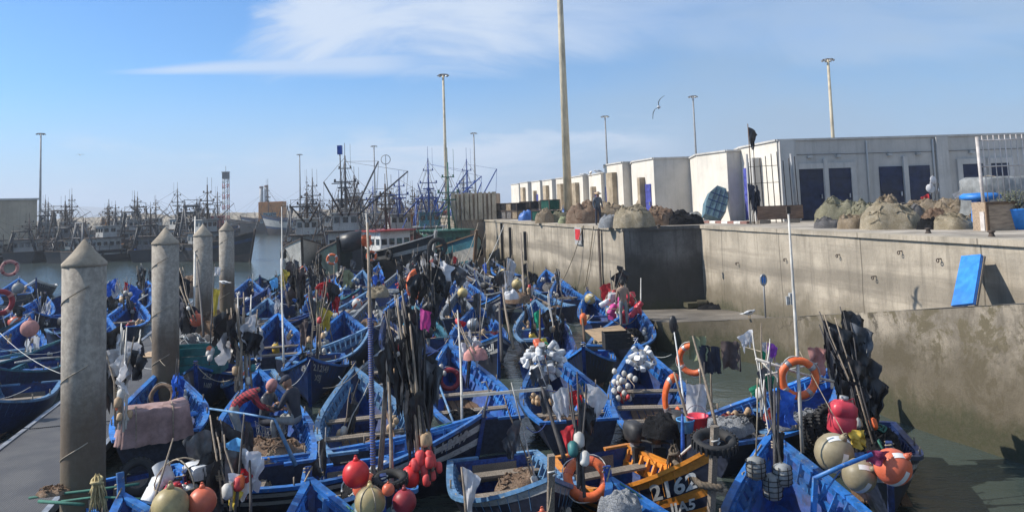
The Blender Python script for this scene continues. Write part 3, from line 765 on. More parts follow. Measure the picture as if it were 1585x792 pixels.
def crate(c, d, m, label, rz=0.0, name='fish_crate', fill=None, group='fish crates'):
    rt = root(name, c, rz, label, 'crate', group); x, y, z = d; t = .025
    mb = MB(); mb.box((0, 0, t / 2), (x, y, t))
    for s in (1, -1):
        for k in range(3):
            hh = z / 3 - .02; zz = t + (k + .5) * z / 3
            mb.box((0, s * (y - t) / 2, zz), (x, t, hh)); mb.box((s * (x - t) / 2, 0, zz), (t, y - 2 * t - .004, hh))
        for e in (1, -1): mb.box((e * (x / 2 - .03), s * (y / 2 + .012), z / 2 + t), (.05, .022, z))
    mb.build('box', m, rt)
    if fill: heap((0, 0, t), x * .42, y * .42, z * .9, fill, None, rnd.randint(0, 99), strands=8, parent=rt)
    return rt
def tarp_box(c, d, m, label, rz=0.0, seed=3, group=None, name='covered_box'):
    """a box under a cloth: sagging top, folds down the sides, a loose hem"""
    mb = MB(); x, y, z = d; vs = []; n = 56
    rings = [(1.0, 0.02, .13), (1.0, .35, .07), (1.0, .75, .03), (1.0, .95, .012), (.93, 1.0, .0), (.6, .99, .0), (.25, .985, 0)]
    for s, zz, fold in rings:
        for j in range(n):
            a = 2 * math.pi * j / n; ca, sa = math.cos(a), math.sin(a)
            k = (abs(ca) ** 7 + abs(sa) ** 7) ** (-1 / 7)
            f = 1 + fold * math.sin(j * 2.1 + seed) + fold * .8 * math.sin(j * .9 + 2 * seed)
            vs.append((ca * k * x / 2 * s * f, sa * k * y / 2 * s * f, z * zz + .05 * nz((ca * 2, sa * 2, zz * 3), 1.5, seed) * (zz > .9)))
    fs = [(i * n + j, i * n + (j + 1) % n, (i + 1) * n + (j + 1) % n, (i + 1) * n + j) for i in range(len(rings) - 1) for j in range(n)]
    fs.append(tuple((len(rings) - 1) * n + j for j in range(n)))
    rt = root(name, c, rz, label, 'covered box', group)
    mb.add(vs, fs, 0, True); mb.build('cover', m, rt)
    mb = MB()
    for u in (-.28, .25):
        mb.tube([(x * u, -y * .53, .1), (x * u, -y * .515, z * .97), (x * u, 0, z * 1.03), (x * u, y * .515, z * .97), (x * u, y * .53, .1)], .012, 5)
    mb.build('lashing', ROPE, rt)
    return rt
def outboard(c, rz, label, cover=True, name='outboard_motor', group='outboard motors'):
    rt = root(name, c, rz, label, 'outboard motor', group)
    mb = MB(); rr = []
    for sx, sy, z in ((.14, .12, 0), (.20, .16, .03), (.23, .18, .14), (.23, .175, .26), (.19, .15, .35), (.10, .08, .39)):
        rr.append((sx, sy, z))
    n = 18; vs = []
    for sx, sy, z in rr:
        for j in range(n):
            a = 2 * math.pi * j / n; k = (abs(math.cos(a)) ** 3.2 + abs(math.sin(a)) ** 3.2) ** (-1 / 3.2)
            vs.append((math.cos(a) * k * sx * 1.25 - .05, math.sin(a) * k * sy, z + .3 + .012 * nz((math.cos(a), math.sin(a), z * 4), 2, c[0])))
    mb.add(vs, [(i * n + j, i * n + (j + 1) % n, (i + 1) * n + (j + 1) % n, (i + 1) * n + j) for i in range(5) for j in range(n)] + [tuple(range(n - 1, -1, -1)), tuple(5 * n + j for j in range(n))], 0, True)
    mb.build('cowl', COWL, rt)
    MB().box((-.05, 0, -.1), (.16, .10, .84), taper=1.2).box((-.12, 0, -.55), (.34, .02, .10)).build('leg', STEEL, rt)
    MB().box((.10, 0, .05), (.10, .24, .34)).build('bracket', RUBBER, rt)
    MB().tube([(.2, 0, .38), (.45, .02, .42), (.62, .03, .43)], .022, 6).build('tiller', RUBBER, rt)
    return rt
def mast(a, b, label, r=.03, m=POLEW, wrap=None, stays=(), name='mast', group='masts and poles', bend=.03, cat='pole', head=None):
    a, b = Vector(a), Vector(b); rt = root(name, a, 0, label, cat, group); d = b - a
    mid = d * .5 + Vector((bend, bend * .3, 0)) * d.length * .3
    MB().tube([(0, 0, 0), d * .25 + (mid - d * .5) * .7, mid, d * .75 + (mid - d * .5) * .7, d], [r * 1.15, r * 1.1, r, r * .85, r * .6], 8).build('pole', m, rt)
    if wrap:
        mb = MB()
        for i in range(60):
            u = .05 + .55 * i / 60
            mb.torus(Matrix.Translation(d * u + (mid - d * .5) * (4 * u * (1 - u))), r * 1.18, .011, 8, 4)
        mb.build('rope_whipping', wrap, rt)
    for s in stays:
        MB().tube([(d * .9 + (mid - d * .5) * .36), Vector(s) - a], .007, 4).build('stay', ROPE, rt)
    if head == 'light':
        MB().box((0, 0, 0), (.07, .07, .14), Matrix.Translation(d)).build('lamp_housing', RUST, rt)
    return rt
def rope(a, b, label, sag=.2, r=.012, m=ROPE, name='mooring_rope', group='mooring ropes'):
    o = MB().tube(bez(a, b, sag, 10), r, 5).build(name, m); tag(o, label, 'rope', group); return o

# ------------------------------------------------------------------ people
def person(loc, rz, J, mats, label, head_dir=(0, 1, 0), hat=None, hatm=None, scale=1.0, grip=.6):
    """J: joint positions (m), facing +Y. mats: torso, legs, arm, feet"""
    rt = root('person', loc, rz, label, 'person', None); rt.scale = (scale,) * 3
    names = ['pelvis', 'waist', 'chest', 'neck', 'shl', 'ell', 'wrl', 'shr', 'elr', 'wrr', 'hil', 'knl', 'anl', 'tol', 'hir', 'knr', 'anr', 'tor', 'head']
    rad = dict(pelvis=.145, waist=.13, chest=.155, neck=.062, shl=.075, ell=.052, wrl=.038, hil=.095, knl=.068, anl=.05, tol=.038, head=.06)
    for k in list(rad):
        if k.endswith('l') and k[:-1] + 'r' in names: rad[k[:-1] + 'r'] = rad[k]
    idx = {n: i for i, n in enumerate(names)}
    E = [('pelvis', 'waist', 0), ('waist', 'chest', 0), ('chest', 'neck', 0), ('neck', 'head', 4), ('chest', 'shl', 0), ('shl', 'ell', 2), ('ell', 'wrl', 2), ('chest', 'shr', 0), ('shr', 'elr', 2), ('elr', 'wrr', 2),
         ('pelvis', 'hil', 1), ('hil', 'knl', 1), ('knl', 'anl', 1), ('anl', 'tol', 3), ('pelvis', 'hir', 1), ('hir', 'knr', 1), ('knr', 'anr', 1), ('anr', 'tor', 3)]
    V = [Vector(J[n]) for n in names]; bones = [(V[idx[a]], V[idx[b]], m) for a, b, m in E]
    me = bpy.data.meshes.new('skeleton'); 
    edges = [(idx[a], idx[b]) for a, b, _ in E]; rads = [rad[n] for n in names]
    me.from_pydata(V, edges, [])
    ob = bpy.data.objects.new('skeleton', me); col.objects.link(ob)
    ob.modifiers.new('s', 'SKIN'); sub = ob.modifiers.new('u', 'SUBSURF'); sub.levels = 1
    for i, sv in enumerate(me.skin_vertices[0].data): sv.radius = (rads[i], rads[i] * (.82 if i < 3 else 1)); sv.use_root = i == 0
    bpy.context.view_layer.update()
    ev = bpy.data.meshes.new_from_object(ob.evaluated_get(bpy.context.evaluated_depsgraph_get()))
    mb = MB()
    vs = [v.co.copy() for v in ev.vertices]; mb.v = [tuple(v) for v in vs]
    for p in ev.polygons:
        c = p.center; best = min(bones, key=lambda bn: seg_d(c, bn[0], bn[1])); mb.f.append(tuple(p.vertices)); mb.m.append(best[2]); mb.sm.append(True)
    bpy.data.objects.remove(ob); bpy.data.meshes.remove(me); bpy.data.meshes.remove(ev)
    # hands: palm, four unequal curled fingers, thumb from the side
    for s, w_, e_ in ((1, 'wrl', 'ell'), (-1, 'wrr', 'elr')):
        W = Vector(J[w_]); d = (W - Vector(J[e_])).normalized(); side = d.cross(Vector((0, 0, 1)))
        side = side.normalized() if side.length > .1 else Vector((1, 0, 0)); dn = d.cross(side)
        mb.tube([W - d * .01, W + d * .04, W + d * .085], [.03, .04, .034], 8, 4, flat=.55)
        for k, ln in enumerate((.068, .078, .072, .056)):
            b0 = W + d * .08 + side * ((k - 1.5) * .019)
            mb.tube([b0, b0 + d * ln * .45 + dn * grip * .012, b0 + d * ln * .7 + dn * grip * .038, b0 + d * ln * .72 + dn * grip * .062], [.0095, .009, .0085, .007], 6, 4)
        b0 = W + d * .03 + side * .034
        mb.tube([b0, b0 + side * .022 + d * .028, b0 + side * .014 + d * .055 + dn * .02], [.012, .011, .008], 6, 4)
    # head
    N = Vector(J['head']); hd = Vector(head_dir).normalized(); up = (N - Vector(J['neck'])).normalized()
    rx = hd.cross(up).normalized(); hd2 = up.cross(rx).normalized()
    Mh = Matrix((rx, hd2, up)).transposed().to_4x4(); Mh.translation = N + up * .07
    mb.ball((0, 0, 0), .108, 4, 16, (.80, .92, 1.14), Mh)
    mb.ball((0, .055, -.06), .062, 4, 10, (.85, .8, .85), Mh)
    mb.add([(-.016, .088, -.012), (.016, .088, -.012), (0, .090, .03), (0, .122, -.014)], [(0, 1, 3), (1, 2, 3), (2, 0, 3)], 4, False, Mh)
    for s in (1, -1):
        mb.ball((s * .086, -.005, 0), .028, 4, 8, (.35, .7, 1), Mh); mb.ball((s * .034, .088, .016), .013, 5, 8, (1, .6, .7), Mh)
    mb.box((0, .103, -.052), (.046, .012, .010), Mh, 6)
    mb.build('body', [mats[0], mats[1], mats[2], mats[3], SKIN, HAIR, SALC], rt)
    mb = MB(); n = 14; hr = 0
    if hat == 'cap':
        mb.lathe([(.098, .02), (.104, .045), (.092, .10), (.05, .132), (.001, .14)], Mh @ Matrix.Diagonal((.92, 1.04, 1, 1)), 16)
        mb.add([(-.07, .09, .035), (.07, .09, .035), (.05, .165, .028), (-.05, .165, .028), (-.07, .09, .045), (.07, .09, .045), (.05, .165, .034), (-.05, .165, .034)], [(3, 2, 1, 0), (4, 5, 6, 7), (0, 1, 5, 4), (1, 2, 6, 5), (2, 3, 7, 6), (3, 0, 4, 7)], 0, False, Mh)
        mb.build('cap', hatm, rt)
    elif hat == 'hood':
        mb.ball((0, -.02, .012), .128, 0, 16, (.88, .92, 1.12), Mh); mb.torus(Mh @ Matrix.Translation((0, .05, 0)) @ Matrix.Rotation(R(90), 4, 'X'), .085, .022, 16, 6); mb.build('hood', hatm, rt)
    elif hat == 'straw':
        mb.lathe([(.20, .05), (.205, .058), (.105, .07), (.10, .12), (.05, .145), (.001, .148)], Mh, 18); mb.build('hat', hatm, rt)
    else:
        mb.ball((0, -.016, .02), .112, 0, 14, (.82, .92, 1.1), Mh); mb.build('hair', HAIR, rt)
    return rt
def seg_d(p, a, b):
    ab = b - a; t = max(0, min(1, (p - a).dot(ab) / max(1e-9, ab.length_squared))); return (p - a - ab * t).length
def pose(kind):
    if kind == 'stand':
        return dict(pelvis=(0, 0, .95), waist=(0, .01, 1.12), chest=(0, .0, 1.33), neck=(0, .01, 1.52), head=(0, .03, 1.59), shl=(-.19, 0, 1.43), ell=(-.25, .0, 1.15), wrl=(-.2, .16, .98), shr=(.19, 0, 1.43), elr=(.25, -.02, 1.15), wrr=(.24, .08, .90),
                    hil=(-.1, 0, .9), knl=(-.11, .02, .5), anl=(-.12, -.02, .08), tol=(-.13, .15, .04), hir=(.1, 0, .9), knr=(.12, .03, .5), anr=(.13, 0, .08), tor=(.15, .17, .04))
    if kind == 'bend':
        return dict(pelvis=(0, -.12, .92), waist=(0, -.02, 1.06), chest=(0, .20, 1.20), neck=(0, .38, 1.26), head=(0, .45, 1.26), shl=(-.19, .28, 1.20), ell=(-.22, .38, .93), wrl=(-.12, .58, .86), shr=(.19, .28, 1.20), elr=(.24, .40, .94), wrr=(.14, .60, .84),
                    hil=(-.1, -.12, .88), knl=(-.12, .0, .48), anl=(-.13, -.08, .08), tol=(-.14, .09, .04), hir=(.1, -.12, .88), knr=(.13, .02, .48), anr=(.15, -.06, .08), tor=(.17, .11, .04))
    if kind == 'sit':
        return dict(pelvis=(0, 0, .48), waist=(0, .03, .66), chest=(0, .08, .88), neck=(0, .12, 1.06), head=(0, .16, 1.13), shl=(-.19, .1, .98), ell=(-.24, .2, .74), wrl=(-.12, .40, .72), shr=(.19, .1, .98), elr=(.24, .2, .74), wrr=(.12, .42, .74),
                    hil=(-.1, .02, .46), knl=(-.16, .42, .48), anl=(-.15, .40, .08), tol=(-.16, .57, .04), hir=(.1, .02, .46), knr=(.16, .42, .48), anr=(.16, .38, .08), tor=(.18, .55, .04))
def gull(M, label, flying=True, span=1.2):
    rt = root('seagull', None, 0, label, 'seagull', None, M=M)
    mb = MB()
    mb.tube([(0, -.28, .0), (0, -.2, .0), (0, -.05, .0), (0, .1, .01), (0, .2, .035), (0, .26, .05), (0, .30, .045)], [.012, .05, .085, .078, .048, .045, .012], 10)
    mb.tube([(0, .295, .045), (0, .345, .038)], [.014, .004], 6, 1)
    if not flying: mb.tube([(-.03, 0, -.05), (-.03, .01, -.22)], .008, 5, 1); mb.tube([(.03, 0, -.05), (.03, .01, -.22)], .008, 5, 1)
    mb.add([(-.02, -.2, .0), (.02, -.2, .0), (.07, -.42, .0), (-.07, -.42, .0), (0, -.26, .02)], [(0, 1, 4), (1, 2, 4), (2, 3, 4), (3, 0, 4), (3, 2, 1, 0)], 0)
    mb.build('body', [GULLW, BEAK], rt)
    for s in (1, -1):
        mb = MB()
        if flying:
            st = [(.04, .08, -.12, .03), (.22, .14, -.10, .14), (.40, .10, -.11, .13), (.56, .0, -.13, .05), (.66, -.13, -.20, -.02)]
        else:
            st = [(.06, .10, -.10, .05), (.085, .05, -.12, .02), (.08, -.05, -.2, .0), (.05, -.25, -.34, -.02)]
        vs = []
        for x, f, bk, z in st: vs += [(s * x, f, z), (s * x, (f + bk) / 2, z + .018), (s * x, bk, z), (s * x, (f + bk) / 2, z - .004)]
        fs = []
        for i in range(len(st) - 1):
            for j in range(4): fs.append((i * 4 + j, i * 4 + (j + 1) % 4, i * 4 + 4 + (j + 1) % 4, i * 4 + 4 + j))
        fs += [(0, 1, 2, 3), tuple(len(vs) - 4 + k for k in range(4))]
        mb.add(vs, fs[:-6], 0, True); mb.f += [tuple(i for i in f) for f in fs[-6:]]; mb.m += [1] * 6; mb.sm += [True] * 6
        mb.build('wing', [GULLG, GULLK], rt)
    return rt
# ------------------------------------------------------------------ larger vessels
def trawler(c, rz, label, L=16.0, B=4.8, free=1.5, bowh=3.2, hull=NAVY, stripe=None, house=DULLW, trim=RUST, gantry=RUST, mastm=RUST, mast_h=9.0, gan=True, gan_h=5.5, house_t=.30, house_len=.22, house_h=2.2, boom=True, seed=1,
            group='moored trawlers', rail=None, drum=True, tyres=True, plank=None, name='trawler', upper=True, roof=None, letters=(), tank=None, deckm=None, jibs=()):
    r = random.Random(seed); rt = root(name, c, rz, label, 'trawler', group)
    zk = -1.0; hb = B / 2
    def fb(t):
        if t < .35: return .82 + .18 * math.sin(math.pi / 2 * t / .35)
        s = (t - .35) / .65
        return max(0, 1 - s ** 2.8)
    def zg(t): return free + (bowh - free) * max(0, (t - .35) / .65) ** 1.8 + .25 * max(0, .3 - t)
    def pt(t, q, s=1, ins=0.0):
        z = zk + (zg(t) - zk) * q; e = .3 + .6 * max(0, t - .4) / .6
        return Vector((-L / 2 + L * t + L * .09 * max(0, (t - .55) / .45) ** 2 * (q - 1), s * max(0, hb * fb(t) * (q ** e if q > 0 else 0) - ins), z))
    Q = [0, .3, .45, .55, .66, .78, .86, .93, 1]; T = [i / 14 for i in range(13)] + [.9, .94, .975, 1]
    mb = MB(); nq = len(Q)
    for s in (1, -1):
        vs = [pt(t, q, s) for t in T for q in Q]; o0 = len(mb.v); mb.add(vs, [])
        for j in range(nq - 1):
            for i in range(len(T) - 1):
                f = (i * nq + j, (i + 1) * nq + j, (i + 1) * nq + j + 1, i * nq + j + 1)
                mb.f.append(tuple(k + o0 for k in (f if s < 0 else reversed(f)))); mb.m.append(1 if j in (5,) else (2 if j < 2 else (3 if j in (3, 4) and plank else 0))); mb.sm.append(True)
        vi = [pt(t, qq, s, .12) for t in T[:-1] for qq in (.72, 1)]; n2 = len(T) - 1
        fs = [(2 * i, 2 * i + 1, 2 * i + 3, 2 * i + 2) for i in range(n2 - 1)]
        mb.add(vi, fs if s < 0 else [tuple(reversed(f)) for f in fs], 0)
    tr = [pt(0, q, 1) for q in Q] + [pt(0, q, -1) for q in reversed(Q)]; mb.add(tr, [tuple(range(len(tr)))], 0)
    vs = []
    for t in T[:-1]: vs += [pt(t, .74, 1, .1), pt(t, .74, -1, .1)]
    mb.add(vs, [(2 * i, 2 * i + 1, 2 * i + 3, 2 * i + 2) for i in range(len(T) - 2)], 4)
    mb.build('hull', [hull, stripe or hull, RUST, plank or hull, deckm or WOODB], rt)
    mb = MB()
    for s in (1, -1):
        pl = [pt(t, 1, s, .03) + Vector((0, 0, .03)) for t in T]
        for i in range(len(pl) - 1): mb.bar(pl[i], pl[i + 1], .20, .10)
    mb.bar(pt(0, 1, 1), pt(0, 1, -1), .18, .10)
    mb.bar(pt(1, .2) + Vector((.05, 0, 0)), pt(1, 1) + Vector((.1, 0, .35)), .22, .22, up=(0, 1, 0))
    mb.build('bulwark_cap', rail or trim, rt)
    # wheelhouse
    dk = zk + (zg(house_t) - zk) * .74
    hx = -L / 2 + L * house_t; hl = L * house_len; hw = B * .62
    wh = MB().box((hx, 0, dk + house_h / 2), (hl, hw, house_h), taper=.96).build('wheelhouse', house, rt)
    MB().box((hx + .1, 0, dk + house_h + .06), (hl + .7, hw + .5, .12)).build('roof', roof or trim, wh)
    if upper:
        MB().box((hx + hl * .1, 0, dk + house_h + .12 + .75), (hl * .55, hw * .72, 1.5), taper=.94).box((hx + hl * .1, 0, dk + house_h + 1.66), (hl * .55 + .4, hw * .72 + .35, .09)).build('bridge', house, wh)
    def panes(xc, ln, wdt, z, hgt):
        for s in (1, -1):
            k = max(2, int(ln / .8))
            for i in range(k):
                MB().box((xc - ln / 2 + ln * (i + .5) / k, s * (wdt / 2 + .0), z), (ln / k * .6, .06, hgt)).build('window', GLASSM, wh)
        k = max(3, int(wdt / .7))
        for i in range(k):
            for sx in (1, -1): MB().box((xc + sx * (ln / 2 + .0), -wdt / 2 + wdt * (i + .5) / k, z), (.06, wdt / k * .66, hgt)).build('window', GLASSM, wh)
    panes(hx, hl * .975, hw * .975, dk + house_h * .68, .5)
    if upper: panes(hx + hl * .1, hl * .55 * .97, hw * .72 * .97, dk + house_h + .12 + .95, .5)
    # mast with crosstrees, radar, lamps
    mx = hx + hl * .2; mz = dk + house_h + (1.6 if upper else .1)
    mb = MB().tube([(mx, 0, mz), (mx, 0, mz + mast_h)], [.13, .07], 8).box((mx, 0, mz + mast_h * .55), (.12, 2.0, .10)).box((mx, 0, mz + mast_h * .78), (.10, 1.2, .08))
    for s in (1, -1):
        mb.tube([(mx - .8, s * hw * .3, mz), (mx, 0, mz + mast_h * .5)], .05, 6)
        mb.box((mx, s * .9, mz + mast_h * .55 + .15), (.16, .16, .22)); mb.box((mx, s * .5, mz + mast_h * .78 + .13), (.12, .12, .18))
    for k in range(7): mb.box((mx - .8 + .8 * k / 7 + .02, 0, mz + mast_h * .5 * k / 7 + .2), (.03, hw * .6 * (1 - k / 7) + .1, .04))
    mb.box((mx + .15, 0, mz + mast_h * .42), (.5, .5, .05)).box((mx + .15, 0, mz + mast_h * .42 + .14), (.18, 1.3, .13))
    mb.tube([(mx + .2, .5, mz + mast_h * .78), (mx + .2, .5, mz + mast_h * 1.2)], .018, 4)
    mb.tube([(mx, 0, mz + mast_h), (mx, 0, mz + mast_h * 1.22)], .025, 5)
    mb.build('mast', mastm, rt)
    if gan:
        gx = -L / 2 + L * .07; gz = zk + (zg(.05) - zk) * .74
        mb = MB(); w2 = hb * .74
        for s in (1, -1):
            mb.tube([(gx, s * w2, gz), (gx + .5, s * w2 * .58, gz + gan_h)], .13, 6); mb.tube([(gx + 2.2, s * w2 * .85, gz), (gx + .5, s * w2 * .58, gz + gan_h)], .09, 6)
            mb.tube([(gx + .15, s * w2 * .88, gz + gan_h * .3), (gx + .4, s * w2 * .4, gz + gan_h * .95)], .06, 6)
            mb.box((gx + .45, s * w2 * .5, gz + gan_h - .5), (.2, .2, .6))
            mb.tube([(gx + .45, s * w2 * .58, gz + gan_h), (gx + .45, s * w2 * .58, gz + gan_h + .9)], .035, 5)
        mb.tube([(gx + .5, -w2 * .72, gz + gan_h), (gx + .5, w2 * .72, gz + gan_h)], .11, 6)
        mb.tube([(gx + .25, -w2 * .84, gz + gan_h * .55), (gx + .25, w2 * .84, gz + gan_h * .55)], .06, 6)
        mb.tube([(gx + .45, -w2 * .62, gz + gan_h + .85), (gx + .45, w2 * .62, gz + gan_h + .85)], .03, 5)
        mb.build('gantry', gantry, rt)
    if boom:
        for s in (1, -1):
            MB().tube([(mx + .3, s * .2, mz - .3), (mx + L * .30, s * B * .28, mz + mast_h * .52)], [.10, .06], 6).build('boom', mastm, rt)
    for (dx_, dy_, dz_) in jibs:
        e_ = Vector((mx + dx_, dy_, mz + dz_)); MB().tube([(mx + .4, .3, mz - .8), e_], [.11, .07], 6).tube([e_, (mx, 0, mz + mast_h * .9)], .02, 4).tube([e_, e_ - Vector((.2, .3, dz_ * .9))], .03, 4).build('jib', mastm, rt)
    mb = MB(); top = Vector((mx, 0, mz + mast_h * .97)); w2 = .016
    ends = [Vector((L * .49, 0, bowh + .2)), pt(.1, 1, 1), pt(.1, 1, -1), pt(.45, 1, 1), pt(.45, 1, -1), pt(.6, 1, 1), pt(.6, 1, -1)]
    if gan: ends += [Vector((gx + .5, hb * .4, gz + gan_h)), Vector((gx + .5, -hb * .4, gz + gan_h))]
    for e in ends: mb.tube([top - Vector((0, 0, r.uniform(0, .3) * mast_h)), e], w2, 4)
    if boom:
        for s in (1, -1): mb.tube([top, (mx + L * .30, s * B * .28, mz + mast_h * .52)], w2, 4); mb.tube([(mx + L * .30, s * B * .28, mz + mast_h * .52), pt(.85, 1, s)], w2, 4)
    mb.build('rigging', RUST, rt)
    mb = MB()
    for s in (1, -1):
        ps = [pt(t, 1, s, .06) for t in (.12, .2, .28, .36, .44, .52)]
        for i, p in enumerate(ps):
            mb.tube([p, p + Vector((0, 0, .9))], .03, 5)
            if i: mb.tube([ps[i - 1] + Vector((0, 0, .9)), p + Vector((0, 0, .9))], .025, 5); mb.tube([ps[i - 1] + Vector((0, 0, .5)), p + Vector((0, 0, .5))], .02, 5)
    mb.build('railing', trim, rt)
    if drum:
        dx = -L / 2 + L * (.62 if not gan else .55); dz = zk + (zg(.55) - zk) * .74 + .9
        MB().lathe([(.75, -1.0), (.75, -.94), (.55, -.93), (.58, 0), (.55, .93), (.75, .94), (.75, 1.0)], Matrix.Translation((dx, 0, dz)) @ Matrix.Rotation(R(90), 4, 'X'), 16).build('net_drum', NBLK, rt)
    if tyres:
        for k, t in enumerate((.2, .4, .58, .74)):
            for s in (1, -1):
                p = pt(t, .84, s); p.y += s * .16
                MB().torus(Matrix.Translation(p) @ Matrix.Rotation(R(90), 4, 'X'), .36, .13, 16, 8).build('tyre', RUBBER, rt)
    for k in range(3):
        p = pt(.40 + .1 * k, .74, 0); heap((p.x, r.uniform(-.8, .8), p.z), r.uniform(.7, 1.1), r.uniform(.6, .9), r.uniform(.6, 1.1), r.choice([NBLK, NBRN, NGRN, NRUST, NBLU]), None, seed * 7 + k, strands=6, parent=rt, n=16)
    for k in range(4):
        z0 = dk + house_h * .9; q = (hx + r.uniform(-.5, .5) * hl, r.uniform(-.45, .45) * hw)
        MB().tube([(*q, z0), (q[0] + r.uniform(-.3, .3), q[1] + r.uniform(-.3, .3), z0 + r.uniform(1.2, mast_h * .5 + 1.5))], [.035, .015], 5).build('whip_aerial', r.choice([GSTEELM, RUST]), rt)
    for k in range(8):
        p = pt(r.uniform(.1, .8), .74, 0); a = r.uniform(-.6, .6); e = Vector((p.x + r.uniform(-2, 2), r.uniform(-.4, .4) * B, p.z + r.uniform(1.5, 4.2)))
        MB().tube([(p.x, r.uniform(-.35, .35) * B, p.z), e], .05, 5).build('spar', r.choice([GSTEELM, RUST, mastm]), rt)
    # deck clutter: floodlamp bars, boxes, a winch
    for k in range(7):
        p = pt(r.uniform(.08, .85), .74, 0); MB().box((p.x, r.uniform(-.3, .3) * B, p.z + .35), (r.uniform(.4, 1.0), r.uniform(.4, .9), r.uniform(.5, .9)), rz=r.uniform(0, 3)).build('deck_box', r.choice([CRATEB, DULLW, ORNG, RUST, CRATEG, TARPB]), rt)
    for (s, t0, q0, hgt, txt, m) in letters:
        vs, fs, wd = text_mesh(txt, .015); out = []
        for v in vs:
            t = t0 - v.x * hgt / L if s > 0 else t0 - (wd * hgt - v.x * hgt) / L
            e = pt(t, q0 + v.y * hgt / (zg(t) - zk), s); e.y += s * .04; out.append(e)
        mb = MB(); mb.add(out, fs); mb.build('hull_lettering', m, rt)
    return rt
GSTEELM = paint('spar_grey', (.16, .16, .165), .6, .3, 4)
GLASSM, _k, _p, _o = base_mat('window_glass')
_p.inputs['Base Color'].default_value = (.012, .016, .02, 1); _p.inputs['Roughness'].default_value = .08; _p.inputs['Specular IOR Level'].default_value = .8

# ------------------------------------------------------------------ the setting: water, quays, ramp
def water():
    m, k, p, o = base_mat('harbour_water')
    pos = k.n('ShaderNodeNewGeometry').outputs['Position']
    mp = k.n('ShaderNodeMapping', ins={0: pos, 3: (.55, 1.0, 1.0), 2: (0, 0, .25)})
    a = k.n('ShaderNodeTexNoise', ins={'Vector': mp.outputs[0], 'Scale': 1.5, 'Detail': 5, 'Roughness': .55, 'Distortion': .4}).outputs[0]
    b = k.n('ShaderNodeTexNoise', ins={'Vector': mp.outputs[0], 'Scale': 5.0, 'Detail': 4, 'Roughness': .55}).outputs[0]
    c = k.n('ShaderNodeTexNoise', ins={'Vector': pos, 'Scale': .12, 'Detail': 4}).outputs[0]
    cc = k.mix(k.ss(c, .35, .65), (.040, .055, .050), (.054, .070, .064))
    k.t.links.new(cc, p.inputs['Base Color']); p.inputs['Roughness'].default_value = .12; p.inputs['IOR'].default_value = 1.33
    h = k.m('ADD', k.m('MULTIPLY', a, 1.0), k.m('MULTIPLY', b, .28))
    bp = k.n('ShaderNodeBump', ins={'Height': h, 'Strength': .55, 'Distance': .10}); k.t.links.new(bp.outputs[0], p.inputs['Normal'])
    mb = MB(); S = 3500
    mb.add([(-S, -60, 0), (S, -60, 0), (S, S, 0), (-S, S, 0)], [(0, 1, 2, 3)])
    ob = mb.build('water', m); tag(ob, kind='structure')
water()
QZ = 4.45
# corner points of the quay edge (plan), from the photograph's quay line
qA = Vector((-7.5, 97.0)); qB = at(770, 341, QZ).xy; qC = at(965, 352.5, QZ).xy; qD = at(1085, 348.5, QZ).xy; qE = at(1588, 372.5, QZ).xy
qD = Vector((qD.x, qC.y - .15))
dE = (qE - qD).normalized(); qF = qE + dE * 26
dB = (qB - qC).normalized(); qA = qB + dB * 55
jn = (qB - qC).normalized(); 
WALLM = concrete('quay_wall_concrete', (.385, .335, .265), 1.9, .45, 5.2, (dE.x, dE.y, 0), True, .42, mott=.55)
WALL2 = concrete('quay_wall_left_concrete', (.37, .32, .25), 1.8, .5, 4.1, (dB.x, dB.y, 0), True, .45, mott=.6)
BLOCKM = concrete('quay_wall_shade_wet_concrete', (.15, .14, .128), 2.9, .6, 0, weed=True)  # base colour darkened for this face's shade as well as for wet
TOPM = concrete('quay_paving', (.36, .32, .27), None, .0, 6.0)
RAMPM = concrete('ramp_concrete', (.315, .27, .21), 2.2, .5, 0, weed=True, blotch=1.0)
def wall_strip(name, a, b, z0, z1, m, cope=.16, seg=24, proud=.06):
    """quay wall face with real thickness, a coping and slightly uneven face"""
    d = (b - a); L = d.length; d = d / L; nrm = Vector((d.y, -d.x))     # outward (towards the water) for a->b travelling right
    mb = MB(); vs = []; nzr = 10
    for i in range(seg + 1):
        p = a + d * (L * i / seg)
        for j in range(nzr + 1):
            z = z0 + (z1 - cope - z0) * j / nzr
            off = .05 * nz((p.x, p.y, z * 1.3), .5, 3) + .02 * nz((p.x, p.y, z), 2.1, 9)
            vs.append((p.x + nrm.x * off, p.y + nrm.y * off, z))
    n = nzr + 1
    mb.add(vs, [(i * n + j, (i + 1) * n + j, (i + 1) * n + j + 1, i * n + j + 1) for i in range(seg) for j in range(nzr)], 0, True)
    o = mb.build(name, m)
    mb = MB(); a3, b3 = a - nrm * .22, b - nrm * .22
    mb.bar((a3.x, a3.y, z1 - cope / 2 + .006), (b3.x, b3.y, z1 - cope / 2 + .006), .62, cope)
    mb.build('coping', m, o)
    tag(o, kind='structure'); return o
w1 = wall_strip('quay_wall', qA, qC, -1.5, QZ, WALL2, seg=60)
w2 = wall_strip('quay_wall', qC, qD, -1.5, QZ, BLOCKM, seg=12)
w3 = wall_strip('quay_wall', qD, qF, -1.5, QZ, WALLM, seg=50)
for o_, l_ in ((w1, 'long sunlit concrete quay wall running back behind the blue boats'), (w2, 'wet concrete end face of the quay corner, darkened for shade'), (w3, 'sunlit concrete quay wall above the ramp')): tag(o_, l_, 'quay wall')
mb = MB()
poly = [qA, qC, qD, qF, Vector((70, qF.y)), Vector((120, 110)), Vector((120, 260)), Vector((-25, 260))]
inset = [Vector((p.x + (.25 if i < 4 else 0), p.y + (.2 if i in (1, 2) else 0))) for i, p in enumerate(poly)]
mb.prism([tuple(p) for p in inset], -1.0, QZ)
